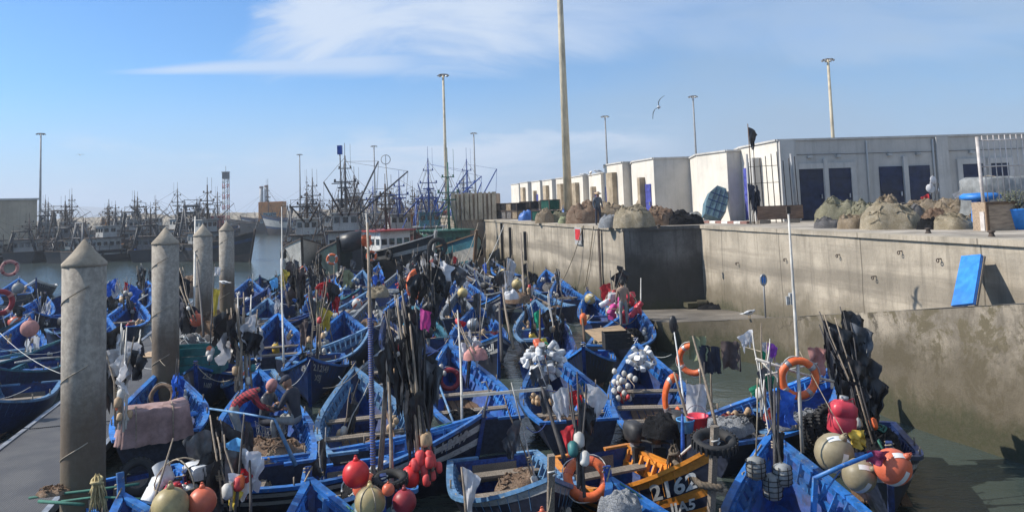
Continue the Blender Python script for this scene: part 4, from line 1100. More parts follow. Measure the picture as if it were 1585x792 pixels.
tag(mb.build('quay', TOPM), kind='structure')
# painted kerb along the quay road at the corner
KW = paint('kerb_white', (.62, .60, .56), .7, .2, 5); KR = paint('kerb_red', (.22, .11, .09), .75, .25, 5)
mb = MB(); ka = qD + Vector((1.0, .9)); kb = ka + Vector((.6, 0)) ; 
p0 = at(1068, 344.5, QZ); p1 = at(1160, 346.5, QZ)
for i in range(10):
    a_ = p0.lerp(p1, i / 10); b_ = p0.lerp(p1, (i + .96) / 10)
    mb.bar((a_.x, a_.y, QZ + .06), (b_.x, b_.y, QZ + .06), .3, .13, i % 2)
kk = mb.build('kerb', [KW, KR]); tag(kk, kind='structure')
# ramp (slipway) against the right wall, climbing from the water by the corner towards the near end
RF = [(5.3, 30.2), (5.9, 29.4), (8.0, 27.5), (8.65, 25.6), (9.4, 20.1), (10.5, 16.4), (12.6, 9.0), (15.0, 0.0), (16.5, -6.0)]
def ramp_z(x, y):
    K = [(-8, 4.35), (9, 4.3), (12.5, 3.95), (16.4, 3.35), (20.1, 2.72), (26.1, 1.72), (29.5, 1.15), (39.5, .30), (60, .3)]
    for (a, za), (b, zb_) in zip(K, K[1:]):
        if y <= b: return za + (zb_ - za) * (y - a) / (b - a)
    return .3
mb = MB()
front = []
for a_, b_ in zip(RF, RF[1:]):
    k = max(2, int((Vector(b_) - Vector(a_)).length / .8))
    for i in range(k): front.append(Vector(a_).lerp(Vector(b_), i / k))
front.append(Vector(RF[-1]))
wallx = lambda y: qD.x + (qD.y - y) * (qF.x - qD.x) / (qD.y - qF.y) + .3
back = [Vector((wallx(p.y) if i else qC.x + .3, p.y)) for i, p in enumerate(front)]
vs = []; nzr = 8
for i, p in enumerate(front):
    zt = ramp_z(p.x, p.y)
    q_ = front[min(i + 1, len(front) - 1)] - front[max(i - 1, 0)]; q_.normalize(); nrm = Vector((q_.y, -q_.x))
    for j in range(nzr + 1):
        z = -1.5 + (zt + 1.5) * j / nzr
        off = (.07 * nz((p.x, p.y, z * 1.3), .6, 5) + .05 * nz((p.x, p.y, z), 1.7, 2)) * (1 if j < nzr else .4) - .03 * (nzr - j) / nzr
        vs.append((p.x + nrm.x * off, p.y + nrm.y * off, z))
n = nzr + 1
mb.add(vs, [(i * n + j, (i + 1) * n + j, (i + 1) * n + j + 1, i * n + j + 1) for i in range(len(front) - 1) for j in range(nzr)], 0, True)
vt = []
for i, p in enumerate(front):
    b_ = back[i]
    for u in (0, .05, .5, 1): 
        q_ = p.lerp(b_, u); vt.append((q_.x, q_.y, ramp_z(q_.x, q_.y) + (.0 if u == 0 else .012 + .02 * nz((q_.x, q_.y, 0), .8, 4))))
mb.add(vt, [(i * 4 + j, (i + 1) * 4 + j, (i + 1) * 4 + j + 1, i * 4 + j + 1) for i in range(len(front) - 1) for j in range(3)], 1)
e0, e1 = Vector((qC.x + .05, qC.y - .02)), front[0]
m_ = 10; ve = []
for i in range(m_ + 1):
    p = e0.lerp(e1, i / m_)
    for j in range(5): ve.append((p.x, p.y, -1.5 + (ramp_z(p.x, p.y) + 1.5) * j / 4))
mb.add(ve, [(i * 5 + j, (i + 1) * 5 + j, (i + 1) * 5 + j + 1, i * 5 + j + 1) for i in range(m_) for j in range(4)], 0)
# landing behind the front edge up to the corner block
vl = [(e0.x, e0.y, ramp_z(*e0)), (front[0].x, front[0].y, ramp_z(*front[0])), (back[0].x + 4.2, front[0].y, ramp_z(*front[0])), (qD.x + .4, e0.y, ramp_z(*e0))]
mb.add(vl, [(0, 1, 2, 3)], 1)
RAMPT = concrete('ramp_top_concrete', (.17, .15, .125), None, .1)
o_ = mb.build('ramp', [RAMPM, RAMPT]); tag(o_, kind='structure')
# ------------------------------------------------------------------ quay buildings
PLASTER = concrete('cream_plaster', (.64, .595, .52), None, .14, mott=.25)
PLASTSH = concrete('plaster_shade_tone', (.45, .435, .41), None, .22, mott=.25)  # shade of walls turned from the sun, put into the plaster colour
PLASTF = concrete('frame_plaster', (.48, .465, .44), None, .25, mott=.3)
DOORB = paint('door_blue', (.008, .016, .055), .5, .3, 3, chip=(.10, .10, .11), chip_at=.72)
DOORL = paint('door_violet_blue', (.06, .07, .30), .5, .3, 3, chip=(.2, .2, .25), chip_at=.7)
ROOF_Z = 5.8 + 85 * 38.3 / 1190
def qd(px, py): return at(px, py, QZ)
def door_on(parent, a, b, u0, u1, z1, m=DOORB, frame=None, nrm=None, z0=None):
    """a door leaf standing just proud of the wall line a-b between fractions u0 and u1"""
    a, b = Vector(a), Vector(b); d = (b - a).normalized(); L = (b - a).length
    z0 = QZ + .05 if z0 is None else z0
    c = a + d * (L * (u0 + u1) / 2) + nrm * .02; wd = L * (u1 - u0)
    rz = math.atan2(d.y, d.x)
    mb = MB().box((c.x, c.y, (z0 + z1) / 2), (wd, .09, z1 - z0), rz=rz)
    for k in range(3): mb.box((c.x + nrm.x * .05, c.y + nrm.y * .05, z0 + (z1 - z0) * (.18 + .32 * k)), (wd * .9, .05, .08), rz=rz)
    dr = mb.build('door', m, parent)
    MB().box((c.x + d.x * wd * .38 + nrm.x * .09, c.y + d.y * wd * .38 + nrm.y * .09, z0 + (z1 - z0) * .45), (.06, .08, .22), rz=rz).build('handle', STEEL, dr)
    if frame:
        mb = MB(); t = .28
        for e in (u0 * L - t / 2, u1 * L + t / 2):
            p = a + d * e + nrm * .05; mb.box((p.x, p.y, (z0 + z1) / 2 + t / 2), (t, .16, z1 - z0 + t), rz=rz)
        p = a + d * (L * (u0 + u1) / 2) + nrm * .05; mb.box((p.x, p.y, z1 + t / 2), (wd - .006, .158, t), rz=rz)
        mb.build('door_frame', frame, dr)
    return dr
def block(pts, zt, label, wallm=PLASTER, fins=(), name='warehouse', group='quay store buildings', shade=PLASTSH, cap=True):
    rt = root(name, (0, 0, 0), 0, label, 'building', group)
    mb = MB(); n = len(pts)
    if sum(pts[i][0] * pts[(i + 1) % n][1] - pts[(i + 1) % n][0] * pts[i][1] for i in range(n)) < 0: pts = list(reversed(pts))
    vs = [(x, y, QZ - .1) for x, y in pts] + [(x, y, zt) for x, y in pts]
    for i in range(n):
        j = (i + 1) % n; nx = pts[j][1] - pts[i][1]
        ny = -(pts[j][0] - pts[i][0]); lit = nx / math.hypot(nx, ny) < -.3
        mb.add([vs[i], vs[j], vs[n + j], vs[n + i]], [(0, 1, 2, 3)], 0 if lit else 1)  # faces turned from the sun take the darker, shade-toned plaster
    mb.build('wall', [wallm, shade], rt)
    MB().prism(pts, zt + .003, zt + .03).build('roof', PLASTF, rt)
    if cap:
        mb = MB()
        for i in range(n):
            j = (i + 1) % n; mb.bar((*pts[i], zt + .06), (*pts[j], zt + .06), .16, .10)
        mb.build('parapet', PLASTF, rt)
    return rt
def P2(px, d): 
    r = ray(px, 320); return Vector((r.x / r.y * d, d))
# the big store at the right: lit flank at left, long shaded front with blue doors
c0 = P2(1150, 44.0); c1 = P2(1208, 39.2); c2 = P2(1530, 40.4); c2 = c1 + (c2 - c1).normalized() * 24
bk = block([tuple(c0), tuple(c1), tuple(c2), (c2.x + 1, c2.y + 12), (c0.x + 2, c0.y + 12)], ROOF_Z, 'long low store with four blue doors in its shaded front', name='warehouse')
fd = (c2 - c1).normalized(); fn = Vector((fd.y, -fd.x)); FL = (c2 - c1).length
def fu(px):      # fraction along the front of the point seen at this pixel column
    r = ray(px, 300); k = Vector((r.x, r.y))
    den = k.x * fd.y - k.y * fd.x; s = (c1.x * k.y - c1.y * k.x) / (k.x * fd.y - k.y * fd.x)
    return s / FL
DZ = 5.8 + 38.5 * 39.5 / 1190
for a_, b_, fr in ((1237, 1275, True), (1283, 1318, True), (1363, 1398, False), (1407, 1441, False), (1491, 1523, True), (1535, 1563, True)):
    door_on(bk, c1, c2, fu(a_), fu(b_), DZ, DOORB, PLASTF if fr else None, fn)
for a_, b_ in ((1399, 1406), (1276, 1282), (1452, 1470), (1209, 1234)):
    mb = MB(); p = c1 + fd * (FL * (fu(a_) + fu(b_)) / 2) + fn * .06; wd = FL * (fu(b_) - fu(a_))
    mb.box((p.x, p.y, (QZ + (ROOF_Z if b_ - a_ > 12 else DZ + .5)) / 2), (wd, .22, (ROOF_Z if b_ - a_ > 12 else DZ + .5) - QZ - .01), rz=math.atan2(fd.y, fd.x))
    mb.build('pilaster', PLASTF, bk)
ld = (c1 - c0); ln = Vector((-ld.y, ld.x)).normalized(); ln = -ln if ln.x > 0 else ln
door_on(bk, c0, c1, .10, .30, DZ + .3, DOORL, None, ln)
p = c0.lerp(c1, .50) + ln * .25
MB().box((p.x, p.y, (QZ + ROOF_Z - .7) / 2), (.9, .5, ROOF_Z - .7 - QZ), rz=math.atan2(ld.y, ld.x)).build('pilaster', PLASTF, bk)
# the row of boxy stores running back along the quay: (left px, corner px, right px, depth of left edge, depth of corner, top px at corner, label, doors)
ROW = [
    (1082, 1129, 1152, 46.5, 43.6, 235.5, 'plain white store with a teal dinghy leaning on its flank', []),
    (982, 1014.6, 1083, 53.5, 50.0, 247, 'white store with twin violet doors and a wide shade-grey end', [(.25, .45), (.60, .85)]),
    (938, 966, 981, 60.0, 56.5, 253, 'cream store with a tall buff fin beside its single door', [(.05, .28)]),
    (913, 932, 940, 69, 65, 269.5, 'fourth store of the row back from the plain white one, two small doors', [(.2, .45), (.55, .8)]),
    (886, 903.6, 913.5, 77, 73, 273, 'fifth store of the row, partly behind the tall lamp mast, one narrow door', [(.05, .3)]),
    (862, 880, 887, 86, 82, 275.5, 'sixth store of the row, directly behind the thick lamp mast', [(.1, .3)]),
    (841, 855.5, 863, 96, 92, 279, 'seventh store of the row, left of the thick lamp mast, one narrow door', [(.05, .3)]),
    (824, 837, 842.5, 106, 102, 281, 'eighth store of the row, small with two doors low in the wall', [(.25, .45), (.55, .75)]),
    (806, 818, 825, 116, 112, 283, 'ninth store of the row, small with a buff fin', [(.05, .3)]),
    (792, 804, 809, 126, 122, 285.5, 'last and smallest store at the far end of the row', []),
]
for (pl, pc, pr, dl, dc, ty, lab, drs) in ROW:
    a_, b_ = P2(pl, dl), P2(pc, dc); c_ = P2(pr, dc + .3)
    hz_ = 317 - .035 * (pc - 792); zt = 5.8 + (hz_ - ty) * dc / 1190
    ext = Vector((.6, 5))
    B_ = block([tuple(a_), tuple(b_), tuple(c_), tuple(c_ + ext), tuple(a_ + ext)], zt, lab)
    dv = b_ - a_; nn = Vector((-dv.y, dv.x)).normalized(); nn = -nn if nn.x > 0 else nn
    for (u0, u1) in drs: door_on(B_, a_, b_, u0, u1, QZ + (zt - QZ) * .60, DOORL, None, nn)
    if drs:
        u = .52; p = a_.lerp(b_, u) + nn * .2
        hh = (zt - QZ) * (.72 if len(drs) > 1 else .85)
        MB().box((p.x, p.y, QZ + hh / 2), ((.12 if len(drs) > 1 else .34) * dv.length, .4, hh), rz=math.atan2(dv.y, dv.x)).build('fin', concrete('buff_plaster', (.42, .34, .24), None, .2) if 'buff_plaster' not in MATS else MATS['buff_plaster'], B_)
# ribbed tan shed beyond the trawlers
a_, b_ = P2(716, 74), P2(765, 74)
zt = 5.8 + 19 * 74 / 1190
a_ = P2(702, 74)
sh = root('ribbed_shed', (0, 0, 0), 0, 'low tan shed with upright ribs beyond the green trawler', 'building')
MB().prism([tuple(a_), tuple(b_), (b_.x + .5, b_.y + 6), (a_.x, a_.y + 6)], QZ - 6, zt).build('wall', concrete('tan_panel', (.38, .28, .20), None, .4), sh)
mb = MB()
for i in range(10):
    p = a_.lerp(b_, i / 9); mb.box((p.x, p.y - .12, (QZ + zt) / 2 + .05), (.22 if i % 3 else .4, .26, zt - QZ + .1))
mb.build('rib', concrete('pale_panel', (.50, .40, .28), None, .2), sh)

# ------------------------------------------------------------------ lamp masts
def lamp_mast(px, ptop, Y, label, rb=.2, rt_=.1, ztop=None, base=None, m=STEEL, head=1.0, skew=0):
    b_ = aty(px, 330, Y); zt = aty(px, ptop, Y).z if ztop is None else ztop
    zb = QZ if base is None else base
    o = root('lamp_mast', (b_.x, Y, zb), 0, label, 'light mast', 'tall harbour lamp masts')
    H = zt - zb
    MB().tube([(0, 0, 0), (0, 0, H * .5), (0, 0, H)], [rb, (rb + rt_) / 2, rt_], 12).build('pole', m, o)
    MB().lathe([(rb * 1.8, 0), (rb * 1.8, .12), (rb * 1.2, .14), (rb * 1.05, .6)], None, 12).build('base', m, o)
    if head:
        MB().torus(Matrix.Translation((0, 0, H)), 1.0 * head, .10 * head, 18, 6).bar((-head, 0, H), (head, 0, H), .1 * head, .1 * head).bar((0, -head, H), (0, head, H), .1 * head, .1 * head).build('head_ring', RUST, o)
        for k in range(8):
            a = k * .785; MB().box((0, 0, 0), (.5 * head, .42 * head, .24 * head), Matrix.Translation((math.cos(a) * head * 1.05, math.sin(a) * head * 1.05, H - .12 * head)) @ Matrix.Rotation(a, 4, 'Z') @ Matrix.Rotation(.4, 4, 'Y')).build('floodlight', STEEL, o)
    return o
MASTY = paint('yellowed_mast_paint', (.56, .48, .34), .6, .2, 3, grain=(4, 4, .5))
MASTG = paint('mast_grey', (.28, .28, .28), .6, .2, 3, grain=(4, 4, .5))
lamp_mast(62, 207, 200, 'lamp mast standing alone at far left above the dark trawlers', .35, .18, base=3, m=MASTG, head=.9)
lamp_mast(465, 239, 300, 'thin lamp mast between the yellow container and the two chimneys', .36, .2, base=3, m=MASTG, head=.9)
lamp_mast(581, 226, 280, 'thin lamp mast behind the boat mast with a blue box', .36, .2, base=3, m=MASTG, head=.95)
lamp_mast(692, 116, 140, 'tall cream lamp mast rising from behind the blue boat masts', .33, .2, base=3, m=MASTY, head=.85)
lamp_mast(737, 206, 250, 'grey lamp mast just right of the tall cream one', .36, .2, base=3, m=MASTG, head=.9)
lamp_mast(880, 0, 60, 'thickest yellowish lamp mast, its head above the picture', .35, .17, ztop=30, m=MASTY, head=1.1)
lamp_mast(943, 180, 215, 'slender lamp mast behind the cream store', .34, .18, m=MASTG, head=.95)
lamp_mast(1082, 149, 180, 'lamp mast behind the plain white store', .30, .17, m=MASTG, head=.9)
lamp_mast(1297, 92, 130, 'lamp mast rising over the long low store', .34, .22, m=MASTY, head=.85)

# ------------------------------------------------------------------ gear heaped on the quay
def on_q(px, py): return at(px, py, QZ)
def qheap(px, py, wpx, hpx, m, label, seed, dep=.8, strands=30, lump=.9, smat=None):
    p = on_q(px, py); top = None
    if px > 1250 and p.y > 35.5:
        top = aty(px, py - hpx, 35.5).z - QZ; p = aty(px, py, 35.5); wpx *= 1.35
    s = p.y / 1190; h = hpx * s * .98 if top is None else top
    heap((p.x, p.y + wpx * s * dep * .45, QZ - .02), wpx * s / 2 / .95, wpx * s * dep / 2, h, m, label, seed, strands=strands, lump=lump, smat=smat, group='heaps of net on the quay')
HR = [(1287, 353, 44, 17, NGRY, 'small dark grey net heap at the left end of the row by the blue doors'),
      (1310, 343, 52, 36, NOLV, 'rounded olive net heap under the orange pennant'),
      (1331, 354, 50, 24, NBRN, 'low brown net heap in front of the rounded olive one'),
      (1352, 350, 62, 38, NOLV, 'olive grey net heap with a sloping back, left of the biggest tan heap'),
      (1395, 355, 84, 42, NTAN, 'biggest tan net heap in front of the third blue door'),
      (1383, 346, 44, 44, NBRN, 'pinkish brown net heap piled behind the biggest tan one'),
      (1420, 340, 46, 28, NGRY, 'grey net heap behind, near the white foil flag'),
      (1442, 336, 46, 28, NBRN, 'brown net heap carrying the white foil flag'),
      (1455, 346, 40, 22, NRUST, 'small rusty brown net heap below the foil flag'),
      (1449, 355, 42, 18, NBLK, 'low black net heap at the quay edge right of the biggest tan heap'),
      (1483, 342, 54, 36, NBRN, 'tall brown net heap left of the blue table'),
      (1490, 355, 58, 26, NTAN, 'flat tan net heap in front of the blue table'),
      (1512, 352, 22, 22, NRUST, 'narrow rust net heap against the blue table leg'),
      (1360, 338, 30, 26, NBLK, 'black net heap with a standing crow-dark tuft at the back'),
      (1321, 333, 44, 22, NOLV, 'flat olive net heap right behind the orange pennant')]
for i, (px, py, w_, h_, m, lab) in enumerate(HR): qheap(px, py, w_, h_, m, lab, 40 + i)
HL = [(985, 352, 62, 36, NTAN, 'round tan net heap at the very corner of the quay'),
      (1025, 349, 50, 30, NRUST, 'rusty net heap right of the round tan one at the corner'),
      (1062, 348, 60, 22, NBLK, 'low dark net heap along the quay end, right side'),
      (1008, 340, 44, 32, NBRN, 'brown net heap behind the round tan corner heap'),
      (1045, 338, 40, 26, NRUST, 'small red brown net heap in front of the navy tarpaulin'),
      (948, 344, 44, 32, NBRN, 'reddish brown net heap beside the standing man in the hat'),
      (905, 346, 56, 34, NRUST, 'wide pile of rust and grey rope left of the man in the hat'),
      (890, 334, 40, 24, NGRY, 'grey net heap behind the wide rust pile'),
      (866, 344, 26, 18, NOLV, 'small olive net bundle beside the blue bag'),
      (845, 345, 30, 22, NBRN, 'brown net bundle right of the stacked traps'),
      (910, 322, 60, 26, NBLK, 'long dark heap of gear at the foot of the far stores'),
      (858, 322, 44, 30, NBRN, 'brown heap under the thick lamp mast')]
for i, (px, py, w_, h_, m, lab) in enumerate(HL): qheap(px, py, w_, h_, m, lab, 70 + i)
# stacked trap cages at left end of the quay
def cage_stack(px0, px1, py, hpx, label, seed, m=NGRY):
    a_, b_ = on_q(px0, py), on_q(px1, py); s = a_.y / 1190; h = hpx * s; L = (b_ - a_).length
    rt = root('trap_stack', a_, math.atan2(b_.y - a_.y, b_.x - a_.x), label, 'stack of traps', 'traps and nets stacked along the far quay')
    r = random.Random(seed); nx = max(2, int(L / 1.1)); nzz = max(2, int(h / .55))
    for i in range(nx):
        for j in range(nzz):
            if r.random() < .12 and j == nzz - 1: continue
            cx, cz, w2, h2 = (i + .5) * L / nx + r.uniform(-.06, .06), (j + .5) * h / nzz, L / nx * .94, h / nzz * .95
            mb = MB(); 
            for sx in (-1, 1):
                for sy in (-1, 1): mb.box((cx + sx * w2 / 2, .5 + sy * .5, cz), (.06, .06, h2))
                for sz in (-1, 1): mb.box((cx + sx * w2 / 2, .5, cz + sz * h2 / 2 * .96), (.05, 1.0, .05)); mb.box((cx, .5 + sx * .5, cz + sz * h2 / 2 * .96), (w2, .05, .05))
            mb.build('frame', RUST, rt)
            MB().box((cx, .5, cz), (w2 * .93, .93, h2 * .9)).build('netting', r.choice([m, NBRN, NGRY, NBLK]), rt)
    return rt
cage_stack(766, 801, 339, 24, 'stack of grey traps nearest the trawlers', 5)
cage_stack(805, 822, 338, 26, 'stack of pale traps behind the blue heap', 6)
cage_stack(823, 852, 342, 32, 'stack of traps draped with green net', 7, NGRN)
def bag_heap(px, py, w_, h_, m, label, seed):
    p = on_q(px, py); s = p.y / 1190
    heap((p.x, p.y + .3, QZ - .02), w_ * s / 2, w_ * s * .35, h_ * s, m, label, seed, name='tarpaulin_bundle', cat='bundle', group='bundles on the quay', strands=5, smat=ROPE, lump=.7)
bag_heap(815, 341, 26, 16, TARPB, 'bright blue plastic bundle in front of the pale traps', 3)
bag_heap(880, 340, 24, 20, TARPB, 'rounded blue bag beside the olive net bundle', 4)
bag_heap(873, 346, 18, 12, OLIC, 'green sack on the quay edge below the rounded blue bag', 5)
bag_heap(945, 352, 36, 20, NWHT, 'white and blue sheet spread over gear left of the corner heap', 6)
bag_heap(957, 351, 20, 20, TARPB, 'blue sack pushed against the tan corner heap', 8)
bag_heap(952, 333, 22, 22, WHITEC, 'pale plastic bags by the buff fin', 9)
bag_heap(1060, 335, 64, 20, TARPT, 'navy tarpaulin spread over gear against the shade-grey store end', 10)
bag_heap(1078, 342, 24, 16, TARPG, 'small grey blue sack by the teal dinghy', 11)
# long white board lying behind the bags
p = on_q(885, 326)
tag(MB().bar((p.x - 1.6, p.y, QZ + .55), (p.x + 1.9, p.y, QZ + .75), .4, .06).build('white_plank', DULLW), 'white plank lying on the gear beneath the thick mast', 'plank')
# teal dinghy leaning upside down against the white store
p = on_q(1103, 343)
dg_ = root('upturned_dinghy', (p.x, p.y, QZ), 0, 'teal upturned dinghy leaning against the white store', 'dinghy')
DTEAL = paint('dinghy_teal', (.085, .15, .18), .5, .25, 4, chip=(.3, .3, .28), chip_at=.7)
O0 = [(-.50, 0), (.50, 0), (.66, .8), (.60, 1.5), (.30, 2.05), (-.30, 2.05), (-.60, 1.5), (-.66, .8)]
MD = Matrix.Translation((-.15, -.1, .05)) @ Matrix.Rotation(R(-22), 4, 'X') @ Matrix.Rotation(R(24), 4, 'Y')
vs = [(x * .86, -.42, .12 + z * .93) for x, z in O0] + [(x, .0, z) for x, z in O0]
MB().add(vs, [tuple(range(7, -1, -1)), tuple(range(8, 16))] + [(i, (i + 1) % 8, 8 + (i + 1) % 8, 8 + i) for i in range(8)]).build('hull', DTEAL, dg_, MD)
mb = MB()
for x in (-.32, 0, .32): mb.bar((x, -.435, .15), (x * .8, -.435, 1.9), .03, .03)
for z in (.55, 1.05, 1.5): mb.bar((-.52, -.437, z), (.52, -.437, z), .03, .03)
mb.build('strake', NAVYB, dg_, MD)

# frame of iron rods with a bench-like board, a black flag and a man behind it
p = on_q(1170, 346.5); g = aty(1170, 200, p.y)
fr = root('rod_screen', (p.x, p.y, QZ), 0, 'open screen of thin iron rods beside the long store', 'fence')
s = p.y / 1190
mb = MB()
for k in range(9): mb.tube([((k * 9 - 4) * s, .05, .02), ((k * 9 - 6) * s, .05, (95 + (k * 37 % 17)) * s)], .022, 5)
for zz in (62, 88, 22): mb.tube([(-6 * s, .06, zz * s), (40 * s, .06, (zz + 1) * s)], .018, 4)
mb.build('rods', RUST, fr)
MB().tube([(-8 * s, 0, 0), (-8 * s, 0, 108 * s)], .05, 6).tube([(64 * s, 0, 0), (60 * s, 0, 106 * s)], .055, 6).build('post', MASTG, fr)
bt = on_q(1205, 345)
bb = root('timber_board', (bt.x, bt.y - .3, QZ), 0, 'brown timber board on blocks beneath the rod screen', 'board')
MB().box((0, 0, .52), (70 * s, .10, .66)).build('board', paint('brown_ply', (.17, .105, .07), .8, .3, 3, grain=(1, 6, 6)), bb)
MB().box((-26 * s, .02, .09), (.5, .4, .18)).box((20 * s, .02, .09), (.5, .4, .18)).build('block', WOOD, bb)
bf = root('black_flag', (p.x - 2 * s, p.y + .02, QZ), 0, 'black flag on a rod above the screen by the lit store corner', 'flag')
MB().tube([(0, 0, 0), (-1.5 * s, 0, 155 * s)], [.03, .02], 6).tube([(6 * s, 0, 0), (5 * s, 0, 122 * s)], .018, 5).build('pole', WOODB, bf)
mb = MB(); cloth(mb, (-1.4 * s, 0, 150 * s), 0.0, 15 * s, 27 * s, 4, droop=.9, ragged=.2); mb.build('cloth', BLACKP, bf)
# dark hanging clothes on the screen
ck = root('hung_clothes', (p.x - .2, p.y - .05, QZ), 0, 'dark clothes hung on the iron rods', 'clothes')
mb = MB()
for k in range(5): cloth(mb, ((-4 + k * 4) * s, -.06, (62 - 9 * (k % 3)) * s), .3 * k, 12 * s, 34 * s, 50 + k)
mb.build('cloth', NVYC, ck)
pm = on_q(1189, 342)
person((pm.x, pm.y + .35, QZ + .12), R(60), pose('stand'), [NVYC, NVYC, NVYC, RUBBER], 'man in dark clothes and cap standing behind the timber board', hat='cap', hatm=NVYC, scale=1.06)
# right end: gate, covered car, crates, blue table, plant tub
gp = on_q(1526, 357); s = gp.y / 1190
gt = root('bar_gate', (gp.x, gp.y, QZ), R(-4), 'white barred gate at the right end of the quay', 'gate')
WB = paint('gate_white', (.52, .47, .44), .6, .2, 6)
GH = 145 * s
MB().box((0, 0, .3), (.18, .25, .6)).tube([(0, 0, .4), (-.05, 0, GH)], .055, 8).build('post', WB, gt)
for k in range(1, 12): MB().tube([(k * 8.5 * s, .05, .5), (k * 8.5 * s - .05, .05, GH * 1.01)], .016, 5).build('bar', WB, gt)
for z_ in (.68, .96, .22): MB().tube([(0, .05, GH * z_), (100 * s, .05, GH * z_)], .022, 5).build('rail', WB, gt)
cp = on_q(1566, 349)
tarp_box((cp.x + 1.0, cp.y + 1.2, QZ), (3.4, 1.7, 1.75), TARPG, 'pale covered vehicle behind the barred gate', 0, 5, name='covered_vehicle')
bp_ = on_q(1541, 356)
bx = root('timber_box', (bp_.x, bp_.y, QZ), R(3), 'open brown timber box at the foot of the barred gate', 'box')
MB().box((0, 0, .45), (1.0, .7, .9)).build('box', paint('box_ply', (.30, .22, .15), .8, .3, 3, grain=(1, 6, 6)), bx)
MB().box((-.48, -.36, .45), (.08, .06, .92)).box((.48, -.36, .45), (.08, .06, .92)).box((0, -.365, .87), (.88, .05, .08)).build('batten', WOODB, bx)
tp = on_q(1521, 354)
tb = root('blue_table', (tp.x, tp.y, QZ), 0, 'bright blue plastic stand beside the gate post', 'stand')
MB().lathe([(.45, .95), (.62, 1.0), (.62, 1.10), (.5, 1.18), (.0001, 1.2)], None, 18).build('top', BOARDB, tb)
MB().box((0, 0, .48), (.5, .42, .95), taper=.8).build('pedestal', BOARDB, tb)
pp = on_q(1577, 355)
pt_ = root('potted_plant', (pp.x, pp.y, QZ), 0, 'grey green plant in a deep blue tub at right edge', 'plant')
MB().lathe([(.34, 0), (.45, .62), (.47, .64), (.43, .66), (.42, .6)], None, 18).build('tub', BOARDB, pt_)
mb = MB(); r = random.Random(4)
for k in range(500):
    a = r.uniform(0, 6.28); q = r.random() ** .5 * .55; z = .7 + r.random() * .62 * (1 - q * .5); c = Vector((math.cos(a) * q, math.sin(a) * q, z)); e = Vector((r.uniform(-1, 1), r.uniform(-1, 1), r.uniform(-.4, 1))).normalized() * r.uniform(.05, .1); f = e.orthogonal().normalized() * .022
    mb.add([c - f, c + f, c + e], [(0, 1, 2)])
for k in range(14): a = k * .45; mb.tube([(0, 0, .6), (math.cos(a) * .25, math.sin(a) * .25, .9), (math.cos(a) * .45, math.sin(a) * .45, 1.2)], .012, 4)
mb.build('foliage', paint('grey_green_leaf', (.10, .11, .07), .8, .4, 6), pt_)
# flags standing in the heaps
def pennant(px, py, ptop, label, m, wd, ht, lean=0.0, pole=POLEW, az=0.0, extra=None, name='pennant'):
    p = on_q(px, py); Yp = min(36.6, p.y + .4); p = aty(px, py, Yp); s = Yp / 1190; H = aty(px, ptop, Yp).z - QZ
    rt = root(name, (p.x, p.y, QZ), 0, label, 'flag')
    MB().tube([(0, 0, .1), (lean * H, 0, H)], [.02, .012], 5).build('pole', pole, rt)
    mb = MB(); cloth(mb, (lean * H * .97, 0, H * .97), az, wd, ht, int(px), droop=.5, ragged=.2); mb.build('cloth', m, rt)
    if extra:
        MB().ball((lean * H * .5, -.03, H * .55), .14, 0, 10).build('float', extra, rt)
pennant(1306, 332, 304, 'orange pennant on a slanting pole in the olive net heaps', FLOATO, .75, .38, -.6, az=.2, extra=FLOATW)
pf = aty(1441, 332, 36.4)
ff = root('foil_flag', (pf.x, 36.4, aty(1441, 272, 36.4).z - 2.05), 0, 'pole with white foil discs and red rag in the brown heap', 'flag')
MB().tube([(0, 0, .5), (.25, 0, 2.15)], .02, 5).tube([(.1, 0, .5), (.5, .05, 1.7)], .016, 5).build('pole', POLED, ff)
for k, (x, z, q) in enumerate(((.05, 1.45, .22), (.22, 1.85, .20), (.12, 1.65, .16), (.42, 1.35, .12))): MB().lathe([(.001, .03), (q * .9, .0), (q, -.02)], Matrix.Translation((x, -.05, z)) @ Matrix.Rotation(R(80), 4, 'X') @ Matrix.Rotation(R(20 * k), 4, 'Y'), 12).build('disc', WHITEC, ff)
mb = MB(); cloth(mb, (-.05, -.04, 1.2), 2.8, .35, .55, 9); mb.build('rag', REDC, ff)
pennant(1518, 340, 288, 'white triangular net flag on a long slanting pole', WHITEC, .62, .48, -.45, az=3.6)
# man in a hat on the left quay, and another far back
pm = on_q(927, 349)
person((pm.x, pm.y + .2, QZ), R(200), pose('stand'), [GREYP, NVYC, GREYP, RUBBER], 'man in straw hat and grey shirt standing on the quay edge', hat='straw', hatm=PLYW, scale=1.06)
pm = on_q(758, 339)
person((pm.x, pm.y + .3, QZ), R(150), pose('stand'), [NVYC, NVYC, NVYC, RUBBER], 'dark clothed man far along the quay by the ribbed shed', scale=1.06)
# things on the wall faces: red painted notice, chain ladder, fenders, shallow iron strips
def wall_pt(a, b, px, z):
    r = ray(px, 350); k = Vector((r.x, r.y)); d = (b - a).normalized()
    s = (a.x * k.y - a.y * k.x) / (k.x * d.y - k.y * d.x); return a + d * s, d
def on_left(px): return wall_pt(qA, qC, px, 0)
p, d = on_left(897); rz = math.atan2(d.y, d.x); nn = Vector((d.y, -d.x))
nt = root('red_notice', (p.x + nn.x * .1, p.y + nn.y * .1, QZ - .62), rz, 'faded red and white painted notice on the quay wall top', 'sign')
MB().box((0, 0, 0), (1.25, .05, 1.0)).build('panel', DULLW, nt); MB().box((0, -.03, .08), (.9, .03, .62)).build('red_field', REDC, nt)
p, d = on_left(930); lad = root('chain_ladder', (p.x + nn.x * .12, p.y + nn.y * .12, 0), rz, 'rusty tyre chain hanging down the quay wall', 'chain')
mb = MB()
